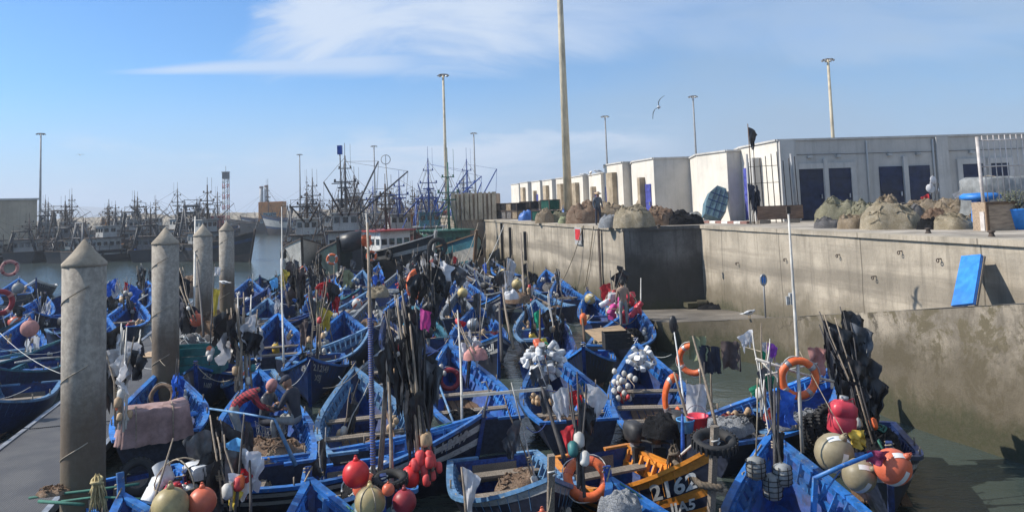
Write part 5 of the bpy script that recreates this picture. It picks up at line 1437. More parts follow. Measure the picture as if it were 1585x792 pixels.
for k in range(34): mb.torus(Matrix.Translation((0, -.02, .35 + k * .118)) @ Matrix.Rotation(R(90), 4, 'X') @ Matrix.Rotation(R(0), 4, 'Z'), .10, .035, 8, 5, sq=1.0)
mb.build('link', RUST, lad)
for i, (px, z0, z1, lab) in enumerate(((815, 1.6, QZ - .7, 'dark fender strip on the wall left of the red notice'), (779, .6, QZ - .2, 'dark fender strip far along the wall near the trawlers'), (792, .6, QZ - .5, 'second fender strip from the far trawlers'))):
    p, d = on_left(px); tag(MB().box((p.x + nn.x * .16, p.y + nn.y * .16, (z0 + z1) / 2), (.15, .2, z1 - z0), rz=rz).build('fender_strip', RUBBER), lab, 'fender', 'fender strips')
for px, py0, py1 in ((893, 365, 430), (868, 392, 438), (918, 395, 440)): pass
p0, _ = on_left(905); p1 = at(868, 438, 1.0)
rope((p0.x - .1, p0.y - .1, QZ), (p1.x, p1.y, 1.0), 'slack rope running down the wall from below the red notice', .3, .03)
p0, _ = on_left(921); p1 = at(905, 445, .9)
rope((p0.x - .1, p0.y - .1, QZ), (p1.x, p1.y, .9), 'slack rope running down the wall beside the rusty chain', .2, .03)
for px, py in ((1215, 402), (1297, 396), (1393, 391), (1453, 403), (1140, 408), (1350, 430)):
    p, d = wall_pt(qD, qF, px, 0); q = aty(px, py, p.y); nq = Vector((d.y, -d.x))
    o = MB().torus(Matrix.Translation((p.x + nq.x * .12, p.y + nq.y * .12, q.z)) @ Matrix.Rotation(math.atan2(d.y, d.x), 4, 'Z') @ Matrix.Rotation(R(90), 4, 'X'), .05, .016, 12, 6).bar((p.x - nq.x * .1, p.y - nq.y * .1, q.z + .05), (p.x + nq.x * .14, p.y + nq.y * .14, q.z + .05), .03, .03).build('mooring_ring', RUST)
    tag(o, 'rusty iron ring set in the quay wall above the ramp', 'mooring ring', 'iron rings in the quay wall')
for px, py, lab in ((1437, 361, 'small iron bollard on the quay edge below the low black net heap'), (1535, 366, 'small iron bollard on the quay edge by the timber box'), (1020, 353, 'iron bollard on the quay end among the nets')):
    p = on_q(px, py); o = MB().lathe([(.10, 0), (.08, .03), (.06, .10), (.10, .13), (.10, .16), (.0001, .18)], Matrix.Translation((p.x, p.y, QZ)), 14).build('bollard', RUST); tag(o, lab, 'bollard', 'quay bollards')
for px in (1345, 1448):
    p = c1 + fd * (FL * fu(px)) + fn * .07; MB().tube([(p.x, p.y, QZ + .1), (p.x, p.y, ROOF_Z - .1)], .05, 6).build('downpipe', PLASTF, bk)
mb = MB(); a_ = c1 + fd * (FL * .02) + fn * .05; b_ = c1 + fd * (FL * .75) + fn * .05
mb.tube(bez((a_.x, a_.y, DZ + .75), (b_.x, b_.y, DZ + .8), .06, 12), .014, 4).build('cable', RUBBER, bk)
for px in (1256, 1300, 1380, 1424, 1507):
    p = c1 + fd * (FL * fu(px)) + fn * .10; MB().box((p.x, p.y, DZ + .62), (.22, .16, .14)).build('lamp_fitting', DULLW, bk)
# the blue board leaning on the ramp against the wall
def on_right(px): return wall_pt(qD, qF, px, 0)
p, d = on_right(1512); nn = Vector((d.y, -d.x)); zr = ramp_z(p.x, p.y)
bl = root('blue_board', (0, 0, 0), 0, 'large bright blue board leaning against the quay wall', 'board')
top = aty(1519, 396, p.y - .05)
pa, _ = on_right(1500); pb, _ = on_right(1531)
t0 = Vector((pa.x + nn.x * .28, pa.y + nn.y * .28, 0)); t1 = Vector((pb.x + nn.x * .28, pb.y + nn.y * .28, 0))
f0 = aty(1474, 474, t0.y - 1.0); f1 = aty(1508, 470, t1.y - 1.1)
h0 = aty(1500, 397, t0.y).z; h1 = aty(1531, 394, t1.y).z
A_, B_, C_, D_ = f0, f1, Vector((t1.x, t1.y, h1)), Vector((t0.x, t0.y, h0))
nb = (B_ - A_).cross(D_ - A_).normalized() * .04
mb = MB().add([A_ + nb, B_ + nb, C_ + nb, D_ + nb, A_ - nb, B_ - nb, C_ - nb, D_ - nb], [(0, 1, 2, 3), (7, 6, 5, 4), (0, 4, 5, 1), (1, 5, 6, 2), (2, 6, 7, 3), (3, 7, 4, 0)])
mb.build('panel', BOARDB, bl)
mb = MB()
for u in (0.02, .5, .98): mb.bar(A_.lerp(B_, u) - nb * 1.9, D_.lerp(C_, u) - nb * 1.9, .07, .05, up=nb)
mb.build('batten', WOOD, bl)
# small mirror-like sign on a pole standing on the ramp, and a gull
p = aty(1185, 490, 27.0); zr = ramp_z(p.x, 27.0)
sg = root('oval_sign', (p.x, 27.0, zr), 0, 'small blue oval sign on a thin pole at the ramp', 'sign')
MB().tube([(0, 0, 0), (0, 0, 1.5)], .03, 6).build('pole', MASTG, sg)
MB().torus(Matrix.Translation((0, 0, 1.32)) @ Matrix.Rotation(R(90), 4, 'X') @ Matrix.Diagonal((.75, 1.35, 1, 1)), .13, .035, 18, 6).build('rim', STEEL, sg)
MB().ball((0, -.01, 1.32), .125, 0, 12, (.72, .12, 1.32)).build('face', BOARDB, sg)
p = aty(1160, 487, 27.4); gull(Matrix.Translation((p.x, 27.4, ramp_z(p.x, 27.4) + .22)) @ Matrix.Rotation(R(-60), 4, 'Z'), 'seagull standing on the ramp by the oval sign', False)
p = aty(1020, 166, 24); gull(Matrix.Translation(p) @ Matrix.Rotation(R(-35), 4, 'Z') @ Matrix.Rotation(R(-58), 4, 'Y') @ Matrix.Rotation(R(15), 4, 'X') @ Matrix.Diagonal((.62, .62, .62, 1)), 'seagull gliding above the stores with raised wings')
p = aty(124, 240, 60); gull(Matrix.Translation(p) @ Matrix.Rotation(R(50), 4, 'Z') @ Matrix.Diagonal((.45, .45, .45, 1)), 'tiny dark bird high over the left trawlers')
rr = random.Random(3)
for k, (px, py, Y) in enumerate(((905, 272, 73), (914, 269, 66), (926, 267, 66))):
    p = aty(px, py, Y + 2); gull(Matrix.Translation((p.x, p.y, p.z + .1)) @ Matrix.Rotation(rr.uniform(0, 6), 4, 'Z') @ Matrix.Diagonal((1.6, 1.6, 1.6, 1)), ['gull perched on the fifth store roof', 'gull perched at the left roof corner of the fourth store', 'gull perched mid roof on the fourth store'][k], False)
# debris on the landing
heap((*at(1108, 478, .5).xy, .45), .9, .5, .28, NBLK, 'dark tangle of weed and rope on the landing by the corner', 91, name='rope_tangle', cat='rope')
tag(MB().box((at(1078, 478, .4).x, at(1078, 478, .4).y, .62), (1.1, .5, .22), rz=.2).box((at(1078, 478, .4).x + .3, at(1078, 478, .4).y, .76), (.5, .4, .1), rz=-.3).build('stone_slab', RAMPM), 'broken concrete slab lying on the landing', 'slab')

# ------------------------------------------------------------------ pontoon and pilings
PV = Vector((-.265, 1.0)).normalized(); PN = Vector((PV.y, -PV.x))          # along, and to the right
pr0 = at(75, 792, .5).xy
PW = 2.5
mb = MB(); dk_, k_, p_, o__ = base_mat('pontoon_grating')
pos = k_.n('ShaderNodeNewGeometry').outputs['Position']
mpp = k_.n('ShaderNodeMapping', ins={0: pos, 2: (0, 0, R(-15)), 3: (1, 1, 1)})
sp = k_.n('ShaderNodeSeparateXYZ', ins={0: mpp.outputs[0]})
fx = k_.m('ABSOLUTE', k_.m('SUBTRACT', k_.m('FRACT', k_.m('MULTIPLY', sp.outputs[0], 22.0)), .5)); fy = k_.m('ABSOLUTE', k_.m('SUBTRACT', k_.m('FRACT', k_.m('MULTIPLY', sp.outputs[1], 15.0)), .5))
hole = k_.m('MULTIPLY', k_.m('SUBTRACT', 1.0, k_.ss(fx, .24, .34)), k_.m('SUBTRACT', 1.0, k_.ss(fy, .24, .34)))
nn_ = k_.n('ShaderNodeTexNoise', ins={'Vector': pos, 'Scale': 1.2, 'Detail': 7}).outputs[0]
cc_ = k_.mix(k_.ss(nn_, .35, .65), (.065, .065, .07), (.105, .102, .10)); cc_ = k_.mix(k_.m('MULTIPLY', hole, .75), cc_, (.02, .02, .022))
k_.t.links.new(cc_, p_.inputs['Base Color']); p_.inputs['Roughness'].default_value = .7
bp2 = k_.n('ShaderNodeBump', ins={'Height': k_.m('MULTIPLY', hole, -1.0), 'Strength': .6, 'Distance': .02}); k_.t.links.new(bp2.outputs[0], p_.inputs['Normal'])
pon = root('pontoon', (pr0.x, pr0.y, 0), math.atan2(PV.y, PV.x), 'grey floating pontoon with mesh deck between the boats', 'pontoon')
a_, b_ = -9.0, 36.0
segs = [(-9, 6.5), (6.6, 19), (19.1, 31), (31.1, 44)]
for i, (u, v) in enumerate(segs):
    MB().box(((u + v) / 2, PW / 2, .43), (v - u, PW - .24, .12)).build('deck', dk_, pon)
    for sy in (.06, PW - .06): MB().box(((u + v) / 2, sy, .44), (v - u, .12, .16)).build('edge_beam', STEEL, pon)
    for k in range(int((v - u) / 2.5)):
        MB().box((u + 1.2 + k * 2.5, PW / 2, .12), (1.9, PW * .9, .46)).build('float', RUBBER, pon)
        MB().tube([(u + 1.2 + k * 2.5, PW + .02, .40), (u + 1.6 + k * 2.5, PW + .10, .34), (u + 2.1 + k * 2.5, PW + .06, .38)], .11, 8).build('fender', GREYP, pon)
tag(MB().box((*(at(232, 549, .5).xy), .52), (1.2, .5, .03), rz=1.7).build('loose_board', PLYW), 'pale loose board lying on the pontoon', 'board')
PILE = concrete('piling_concrete', (.36, .31, .25), None, .35)
def piling_mat():
    m, k, p, o = base_mat('piling_stained_concrete')
    pos = k.n('ShaderNodeNewGeometry').outputs['Position']; s = k.n('ShaderNodeSeparateXYZ', ins={0: pos})
    mp = k.n('ShaderNodeMapping', ins={0: pos, 3: (1, 1, .10)})
    st = k.n('ShaderNodeTexNoise', ins={'Vector': mp.outputs[0], 'Scale': 5, 'Detail': 6, 'Roughness': .65}).outputs[0]
    fi = k.n('ShaderNodeTexNoise', ins={'Vector': pos, 'Scale': 9, 'Detail': 8, 'Roughness': .72}).outputs[0]
    cc = k.mix(k.ss(fi, .35, .68), (.22, .195, .165), (.37, .33, .275))
    cc = k.mix(k.m('MULTIPLY', k.ss(st, .5, .7), .45), cc, (.14, .12, .10))
    z = k.m('ADD', s.outputs['Z'], k.m('MULTIPLY', k.m('SUBTRACT', st, .5), 1.6))
    cc = k.mix(k.m('MULTIPLY', k.m('SUBTRACT', 1.0, k.ss(z, 2.1, 3.3)), .82), cc, (.095, .062, .036))
    cc = k.mix(k.m('MULTIPLY', k.m('SUBTRACT', 1.0, k.ss(z, .9, 1.8)), .6), cc, (.12, .10, .06))
    k.t.links.new(cc, p.inputs['Base Color']); p.inputs['Roughness'].default_value = .85
    bp = k.n('ShaderNodeBump', ins={'Height': fi, 'Strength': .4, 'Distance': .03}); k.t.links.new(bp.outputs[0], p.inputs['Normal'])
    return m
PILEM = piling_mat(); PILEC = concrete('piling_cap_concrete', (.40, .34, .265), None, .3)
PLAB = ['nearest thick concrete piling with a conical cap', 'second piling back, behind the bow of the left blue boat', 'third piling back, with a thin pole beside it', 'farthest and thinnest piling of the row']
for i, (px, wpx, ytop) in enumerate(((131, 60, 370), (256, 38, 352), (314, 27.5, 347), (350.5, 22, 342.5))):
    D = .73; d = 1190 * D / wpx; ap = aty(px, ytop, d * (1 if px > 300 else .985)); r_ = D / 2
    o = root('piling', (ap.x, ap.y, 0), 0, PLAB[i], 'piling', 'concrete mooring pilings')
    zt = ap.z; zc = zt - .62 * D
    MB().lathe([(r_, -1.5), (r_, 0), (r_, 1.2), (r_, 2.4), (r_, zc)], None, 32).build('shaft', PILEM, o)
    mb = MB(); mb.lathe([(r_ * 1.03, zc - .04), (r_ * 1.03, zc + .02), (r_ * .55, zc + .29 * D), (.02, zt)], None, 32); mb.build('cap', PILEC, o)
    mb = MB()
    for z0 in (zc - .55, zc - 1.95, zc - 3.3):          # spiral shuttering seam
        if z0 > .3: mb.tube([(math.cos(a) * (r_ + .003), math.sin(a) * (r_ + .003), z0 + .34 * (j / 14 - .5)) for j, a in enumerate([R(215 + 95 * j / 14) for j in range(15)])], .011, 5)
    mb.build('seam', PILEC, o)

# ------------------------------------------------------------------ trawlers
def taty(px, py, z=0.0): return at(px, py, z)
def place_trawler(px, py, head, label, xy=None, **kw):
    p = at(px, py, 0) if xy is None else Vector((*xy, 0)); return trawler((p.x, p.y, 0), R(head), label, **kw)
DK = paint('hull_black', (.012, .013, .016), .6, .4, 3, chip=(.07, .05, .04), chip_at=.67)
DKG = paint('hull_dark_green', (.012, .035, .03), .55, .4, 3, chip=(.07, .05, .04), chip_at=.67)
DKR = paint('hull_dark_red', (.09, .02, .015), .6, .4, 3, chip=(.05, .04, .035), chip_at=.67)
DKBL = paint('hull_old_blue', (.015, .04, .10), .6, .4, 3, chip=(.07, .05, .04), chip_at=.67)
DKW = paint('grimy_white_paint', (.16, .165, .17), .6, .3, 4, chip=(.06, .05, .04), chip_at=.6)
GSTEEL = paint('gantry_grey', (.10, .10, .105), .6, .3, 4)
GREENP = paint('machinery_green', (.03, .12, .085), .5, .3, 4, chip=(.1, .06, .04), chip_at=.68)
BLUEST = paint('mast_blue', (.02, .07, .30), .5, .3, 4)
REDP = paint('red_trim', (.34, .03, .025), .5, .25, 4)
TEALP = paint('plank_teal', (.04, .17, .22), .5, .3, 4, chip=(.2, .2, .18), chip_at=.64, grain=(1, 5, 5))
WHULL = paint('plank_dirty_white', (.42, .41, .38), .55, .25, 3, chip=(.15, .13, .1), chip_at=.64, grain=(1, 5, 5))
# the dark fleet rafted at the left, sterns and gantries towards us
LEFT = [(8, 412, 100, DK, GSTEEL, 'black trawler at the left edge with a heavy grey gantry', DULLW, 6.0), (52, 409, 95, DK, DK, 'black trawler with a low black gantry under the lone lamp mast', WHULL, 4.6), (97, 408, 88, DK, GSTEEL, 'black trawler with a narrow gantry left of the nearest piling', DULLW, 5.2),
        (150, 407, 92, DK, DK, 'black trawler half hidden by the nearest piling cap', WHULL, 5.0), (196, 407, 84, DK, GSTEEL, 'black trawler with a wide gantry between the first two pilings', DULLW, 5.8), (236, 406, 96, DK, DK, 'black trawler behind the second piling', WHULL, 5.0),
        (286, 405, 78, DK, DK, 'black trawler with a tall gantry between the second and third pilings', DULLW, 7.0), (330, 404, 90, DK, DK, 'black trawler behind the third piling', WHULL, 5.2)]
for i, (px, py, hd, hm, gm, lab, hs, gh) in enumerate(LEFT):
    place_trawler(px, py - 6, hd + (-30, 14, 38, -12)[i % 4], lab, L=15 + i % 3, B=4.7 + .3 * (i % 2), hull=hm, house=[WHULL, DULLW, DKW][i % 3], gantry=gm, gan_h=gh * .76, seed=i, stripe=[DULLW, DK, REDP, DKBL][i % 4], mast_h=2.4 + .7 * (i % 3), house_h=2.3, upper=i % 2 == 0, boom=False, bowh=2.6, free=1.5, group='dark trawlers rafted at left')
place_trawler(338, 404, -36, 'black trawler with its bow towards open water, right of the last piling', L=15, B=4.6, hull=DK, house=DULLW, gantry=GSTEEL, gan_h=5.6, seed=11, mast_h=4.5, boom=False, bowh=3.6, free=2.2, stripe=DKBL, group='dark trawlers rafted at left')
for i, (px, lab) in enumerate(((30, 'second rank black trawler above the left edge'), (74, 'second rank black trawler under the lone lamp mast'), (122, 'second rank black trawler over the nearest piling'), (172, 'second rank black trawler between the first two pilings, left'), (218, 'second rank black trawler just left of the second piling'), (262, 'second rank black trawler just right of the second piling'), (308, 'second rank black trawler over the third piling'))):
    place_trawler(px, 392, 80 + (i * 41) % 70, lab.replace('black trawler', ['old blue trawler', 'black trawler', 'teal trawler'][i % 3]), L=15, B=4.8, hull=[DKBL, DK, TEALP][i % 3], house=[WHULL, DULLW, WHULL][i % 3], gantry=[GSTEEL, DK, RUST][i % 3], mastm=[RUST, GSTEEL][i % 2], gan_h=4.4 + .7 * (i % 3), seed=130 + i, mast_h=2.8 + i % 3, free=2.4, bowh=3.2, boom=i % 2 == 1, group='dark trawlers rafted at left')
# far row, seen as a forest of masts
FAR = [(30, 384), (75, 382), (120, 380), (165, 381), (215, 379), (255, 378), (305, 377), (345, 376)]
cmb = [(DKBL, WHULL, 'white wheelhouse'), (DKR, DULLW, 'dark red hull'), (DKG, WHULL, 'green hull'), (DK, ORNG, 'orange deckhouse'), (DKBL, DULLW, 'grey wheelhouse'), (DK, WHULL, 'white bridge'), (DKR, WHULL, 'red hull and white house'), (DKBL, REDP, 'red deckhouse')]
for i, (px, py) in enumerate(FAR):
    hm, hs, ds = cmb[i]
    place_trawler(px, py, 70 + (i * 37) % 60, 'far trawler with %s, %s' % (ds, ['above the left edge boat', 'left of the nearest piling', 'just over the nearest piling', 'right of the nearest piling cap', 'left of the second piling', 'over the second piling', 'over the third piling', 'over the last piling'][i]), L=17, B=5, hull=hm, house=hs, gantry=[RUST, GSTEEL, DK][i % 3], gan_h=4.2 + i % 3, seed=30 + i, mast_h=3 + (i * 5) % 3, free=2.6, bowh=3.4, group='far trawlers at left')
# vessels across the open water
place_trawler(432, 359, 175, 'working vessel carrying a tall yellow container', L=24, B=6.5, hull=DKBL, stripe=WHULL, house=WHULL, gan=False, seed=51, mast_h=8, free=3.2, bowh=5, house_t=.62, house_len=.12, boom=False, group='vessels across the water')
p = at(430, 359, 0); yb = root('yellow_container', (p.x - .5, p.y - 3.2, 3.3), R(-5), 'tall yellow ribbed container on the working vessel', 'container')
mb = MB().box((0, 0, 2.9), (7.4, 3, 5.8))
MB().box((0, 0, 2.9), (7.4, 3, 5.8)).build('body', ORNG, yb)
mb = MB()
for k in range(15): mb.box((-3.5 + k * .5, -1.54, 2.9), (.22, .1, 5.6))
mb.build('rib', ORNG, yb)
place_trawler(476, 362, 170, 'white and blue vessel with a high white bridge, right of the yellow container', L=26, B=6.5, hull=DKBL, stripe=WHULL, plank=WHULL, house=WHITEP, gan=False, seed=52, mast_h=8, free=3.4, bowh=5.4, house_t=.45, house_len=.25, house_h=3.2, boom=False, group='vessels across the water')
place_trawler(400, 362, 160, 'dark blue vessel astern of the yellow container', L=22, B=6, hull=DK, house=TEALP, gan=True, seed=53, mast_h=8, free=3, bowh=4.5, boom=False, group='vessels across the water')
for i, px in enumerate((505, 528, 552, 575, 600, 622, 648, 668)):
    place_trawler(px, 372 - (i * 3) % 8, 80 + (i * 53) % 90, 'far trawler %s' % ['with rust gantry left of the blue box mast', 'behind the mast with the blue box', 'with a red deckhouse right of the blue box mast', 'with white house under the loop aerial', 'with green hull beneath the second lamp mast', 'with orange deckhouse beyond the red and white wheelhouse', 'with white bridge left of the blue masts', 'with grey house right behind the blue masts'][i],
                  L=17, B=5, hull=[DK, DKBL, DKR, DK, DKG, DK, DKBL, DK][i], house=[DULLW, DULLW, REDP, WHULL, WHULL, ORNG, WHITEP, DULLW][i], gantry=[RUST, GSTEEL, DK][i % 3], gan_h=5 + i % 3, seed=60 + i, mast_h=3 + (i * 4) % 3, free=2.6, bowh=3.6, group='far trawlers in the middle')
# near middle group
place_trawler(0, 0, -82, xy=(-15.0, 68.5), label='dark trawler with its mast carrying a blue box and a hooded net roller', L=16, B=5, hull=DKG, house=WHULL, gantry=GSTEEL, gan_h=4.8, jibs=((.5, 3.0, 4.6), (1.0, 5.6, 3.6)), seed=71, house_h=2.8, mast_h=5.2, boom=True, free=1.8, bowh=3.4, mastm=GSTEEL, upper=True, house_t=.42, group='trawlers moored in the middle')
place_trawler(0, 0, -48, xy=(-11.4, 67.5), label='trawler with a white wheelhouse trimmed red and a pale plank stripe', L=15, B=5, hull=DK, stripe=WHULL, house=WHITEP, trim=REDP, roof=REDP, gantry=GSTEEL, gan_h=5.6, seed=72, mast_h=4, boom=False, free=1.9, bowh=3.6, upper=False, house_t=.45, house_len=.34, house_h=2.7, rail=DULLW, group='trawlers moored in the middle')
place_trawler(0, 0, -66, xy=(-6.2, 69.6), label='trawler with teal and white bow and green deck machinery by the quay', L=15, B=5, hull=TEALP, stripe=TEALP, plank=WHULL, house=GREENP, trim=GREENP, mastm=GREENP, gan=False, seed=73, mast_h=6.0, boom=False, free=1.8, bowh=3.5, upper=False, house_t=.50, house_len=.3, house_h=2.5, rail=WOODB, letters=((-1, .80, .50, .42, '1-24', DK),), group='trawlers moored in the middle')
place_trawler(0, 0, -80, xy=(-9.2, 85), label='trawler with a tall blue mast and long blue booms', L=17, B=5.2, hull=DKBL, house=TEALP, trim=WHULL, mastm=BLUEST, gantry=BLUEST, gan=True, gan_h=5.5, jibs=((1.5, 4.4, 4.6), (2.5, 5.8, 3.9)), seed=74, mast_h=6.2, boom=True, free=2.2, bowh=3.6, group='trawlers moored in the middle')
place_trawler(0, 0, -84, xy=(-5.4, 92), label='trawler with dark blue booms beyond the green machinery', L=17, B=5.2, hull=DK, house=DULLW, mastm=BLUEST, gantry=GSTEEL, jibs=((1.5, 3.6, 5.0),), seed=75, mast_h=6.4, boom=True, free=2.2, bowh=3.4, group='trawlers moored in the middle')
place_trawler(0, 0, -72, xy=(-17.5, 86), label='black trawler with crowded gantries behind the red trimmed one', L=16, B=5, hull=DK, house=WHULL, gantry=RUST, gan_h=5.4, seed=76, mast_h=4.6, boom=True, free=2.2, bowh=3.4, group='trawlers moored in the middle')
MID = [((-20.5, 76), -78, WHULL, WHULL, GSTEEL, 'pale hulled trawler left of the hooded roller with a grey gantry'), ((-24, 92), -60, DKBL, WHULL, GSTEEL, 'old blue trawler at the left of the middle mass'), ((-12.5, 82), -70, DKR, WHULL, GSTEEL, 'red hulled trawler behind the hooded roller'),
       ((-13.2, 100), -95, DKG, ORNG, GSTEEL, 'black trawler with an orange house in the thick of the masts'), ((-6.8, 105), -80, TEALP, WHITEP, BLUEST, 'teal trawler with blue spars near the ribbed shed'), ((-20, 108), -70, DKG, WHULL, GSTEEL, 'dark green trawler deep in the middle mass'),
       ((-27, 112), -100, DK, WHULL, GSTEEL, 'black trawler with white bridge at the edge of the open water'), ((-10, 118), -85, DKBL, REDP, GSTEEL, 'blue black trawler with red house behind the blue masts')]
for i, (xy, hd, hm, hs, gm, lab) in enumerate(MID):
    place_trawler(0, 0, hd, lab, xy=xy, L=15 + i % 3, B=4.8, hull=hm, house=hs, gantry=gm, mastm=[RUST, GSTEEL, BLUEST][i % 3], gan_h=4.4 + .8 * (i % 3), seed=90 + i, mast_h=2.8 + (i * 5) % 3, boom=i % 2 == 0, free=2.0, bowh=3.4, house_t=.35 + .1 * (i % 3), group='trawlers moored in the middle')
# blue box on the mast head, loop aerial, hooded roller, tyre pair
p = aty(526, 236, 62.0)
mh = root('masthead_box', (p.x, 62.0, p.z - 4.5), 0, 'thin mast topped by a dark blue box', 'mast')
MB().tube([(.1, 0, 0), (0, 0, 4.5)], [.09, .05], 6).box((0, 0, 2.0), (1.4, .08, .08)).build('pole', GSTEEL, mh); MB().box((0, 0, 4.7), (.36, .36, .72)).build('box', BLUEST, mh)
p = aty(597, 247, 70.0)
la = root('loop_aerial', (p.x, 70.0, p.z - 4.6), 0, 'ring shaped loop aerial on a thin mast', 'aerial')
MB().tube([(.3, 0, -2), (0, 0, 4.1)], [.09, .05], 6).build('pole', MASTG, la); MB().torus(Matrix.Translation((0, 0, 4.6)) @ Matrix.Rotation(R(90), 4, 'X'), .42, .035, 20, 5).tube([(0, 0, 4.1), (0, 0, 5.05)], .03, 5).build('loop', MASTG, la)
hr = root('hooded_roller', (aty(546, 400, 61).x, 61, 1.2), R(10), 'big black hooded net roller on the dark trawler', 'net roller')
z_ = aty(546, 374, 61).z - 1.2
MB().lathe([(.1, -.9), (.75, -.85), (.8, 0), (.75, .85), (.1, .9)], Matrix.Translation((0, 0, z_)) @ Matrix.Rotation(R(80), 4, 'Y'), 16).build('hood', BLACKP, hr)
MB().box((.4, 0, z_ / 2 - .3), (.9, .8, z_ + .6), taper=.85).build('stand', DK, hr)
for (px, py, lab) in ((677, 383, 'large dark ring fender on the pale striped trawler bow'),):
    p = aty(px, py, 60.5); tyre(facing(p, .2), lab, .62, .20)
for (px, py, Y, lab) in ((514, 401, 57, 'orange lifebuoy on the dark trawler bow'), (575, 396, 60, 'orange lifebuoy beside the orange panel')):
    lifebuoy(facing(aty(px, py, Y)), lab, .34, .09)
p = aty(566, 373, 60); op = root('orange_panel', p, 0, 'tattered orange plastic panel tied to a pole', 'panel')
mb = MB(); cloth(mb, (-.3, 0, .5), 0.0, .75, 1.0, 5, droop=.1, ragged=.15); mb.build('sheet', FLOATO, op); MB().tube([(-.3, .02, -3), (-.3, .02, .6)], .04, 6).build('pole', POLED, op)
tag(MB().tube([aty(570, 350, 49) - Vector((0, 0, 4.5)), aty(567, 330, 49)], .05, 6).build('pale_pole', POLEL), 'pale pole standing before the red trimmed trawler', 'pole', 'masts and poles')
# ------------------------------------------------------------------ the far shore
p = aty(15, 340, 125)
fb_ = root('harbour_building', (p.x - 7.5, 128, 1.5), R(-38), 'flat roofed pale building at the left edge behind the trawlers', 'building')
hz = aty(15, 309, 125).z - 1.5
MB().box((0, 4, hz / 2), (7.5, 7.5, hz)).build('wall', concrete('tan_plaster', (.42, .35, .26), None, .2, mott=.4), fb_); MB().box((0, 4, hz + .15), (8, 8, .3)).build('roof', PLASTF, fb_)
for k in range(3): MB().box((-2.4 + k * 2.4, .22, hz * .6), (1.5, .1, 1.1)).build('window', GLASSM, fb_)
p = aty(350, 335, 260); tw = root('lattice_tower', (p.x, 260, 2), 0, 'red and white lattice tower with a cabin on top', 'tower')
ht = aty(350, 276, 260).z - 2; mb = MB(); mb2 = MB()
for k in range(9):
    z0, z1 = ht * k / 9, ht * (k + 1) / 9; T_ = mb if k % 2 else mb2
    for sx in (-1, 1):
        for sy in (-1, 1): T_.tube([(sx * .8, sy * .8, z0), (sx * .8, sy * .8, z1)], .14, 5)
        T_.tube([(sx * .8, -.8, z0), (sx * .8, .8, z1)], .08, 4); T_.tube([(-.8, sx * .8, z0), (.8, sx * .8, z1)], .08, 4)
mb.build('red_lattice', REDP, tw); mb2.build('white_lattice', WHITEP, tw)
MB().box((0, 0, ht + .9), (1.9, 1.9, 2.2)).box((0, 0, ht + 2.1), (2.2, 2.2, .2)).build('cabin', GSTEEL, tw); MB().tube([(0, 0, ht + 2), (0, 0, ht + 4.2)], .07, 5).build('aerial', GSTEEL, tw)
for i, px in enumerate((405, 412.5)):
    p = aty(px, 330, 420); zt = aty(px, 291, 420).z
    o = root('chimney', (p.x, 420, 1), 0, ['left one of two slim far chimneys', 'right one of two slim far chimneys, slightly taller'][i], 'chimney', 'two far chimneys')
    MB().lathe([(1.2, 0), (1.0, zt + i * .6)], None, 12).build('stack', MASTG, o); MB().lathe([(1.12, zt + i * .6 - 1), (1.12, zt + i * .6 - .2)], None, 12).build('band', DKR, o)
mb = MB(); r = random.Random(2); vs = []
n = 140
for i in range(n + 1):
    x = -330 + 430 * i / n; h = 6.5 + 1.6 * nz((x * .05, 0, 0), 1) + r.uniform(-.5, .5)
    vs += [(x, 335, -1), (x, 338 + r.uniform(-1, 1), h * .6), (x, 342 + r.uniform(-1, 1), h), (x, 352, h), (x, 362, -1)]
mb.add(vs, [(i * 5 + j, (i + 1) * 5 + j, (i + 1) * 5 + j + 1, i * 5 + j + 1) for i in range(n) for j in range(4)])
tag(mb.build('breakwater', concrete('breakwater_rock', (.34, .29, .22), None, .2)), 'long rock breakwater across the harbour mouth', 'breakwater', kind='structure')
# hills
mb = MB(); vs = []; n = 90
for i in range(n + 1):
    x = -2900 + 2500 * i / n; q = max(0, math.sin(math.pi * min(1, max(0, (x + 2900) / 1500)))); h = 6 + 78 * q ** 1.3 * (1 + .22 * nz((x * .004, 0, 0), 1, 3)) + 16 * nz((x * .01, 0, 0), 1, 5)
    for j in range(5): vs.append((x, 2900 + 160 * j, max(-2, h * math.sin(math.pi * (j + .0) / 5) * 1.05 - 2)))
mb.add(vs, [(i * 5 + j, (i + 1) * 5 + j, (i + 1) * 5 + j + 1, i * 5 + j + 1) for i in range(n) for j in range(4)], 0, True)
tag(mb.build('hills', paint('hill_scrub', (.13, .12, .08), .95, .3, .02)), kind='structure')
# ------------------------------------------------------------------ the blue boats
BOATS = []
def hero(bow, stern, label, zb=1.5, zs=.70, world=False, **kw):
    kw.setdefault('beam', 2.25)
    if world: b_, s_ = Vector((*bow, 0)), Vector((*stern, 0))
    else: b_, s_ = at(*bow, zb), at(*stern, zs)
    b = build_boat(b_, s_, label, zb=zb, zs=zs, **kw); BOATS.append(b); return b
r5 = random.Random(21)
TWO = [6, 8]
bA = hero((256, 565), (240, 694), 'blue boat with brown nets in its bow, beside the second piling', L=4.8, thwarts=(.20, .50), thw=RAIL)
bB = hero((400, 570), (416, 735), 'blue boat where three fishermen mend a net', thwarts=(.25,), thw=WOOD)
bC = hero((548, 567), (578, 700), 'deep blue boat with worn pale rails and bare plank thwarts, right of the net menders', inner=BLUE2, rail=RAILP, thwarts=(.15, .38, .58))
bD = hero((692, 530), (757, 660), 'blue boat with a dull red lifebuoy hung in its bow', thwarts=(.06, .30, .52), inner=BLUE)
bE = hero((845, 537), (897, 655), 'blue boat with the big bundle of white jugs over its bow', thwarts=(.08, .30, .56), inner=BLUE2)
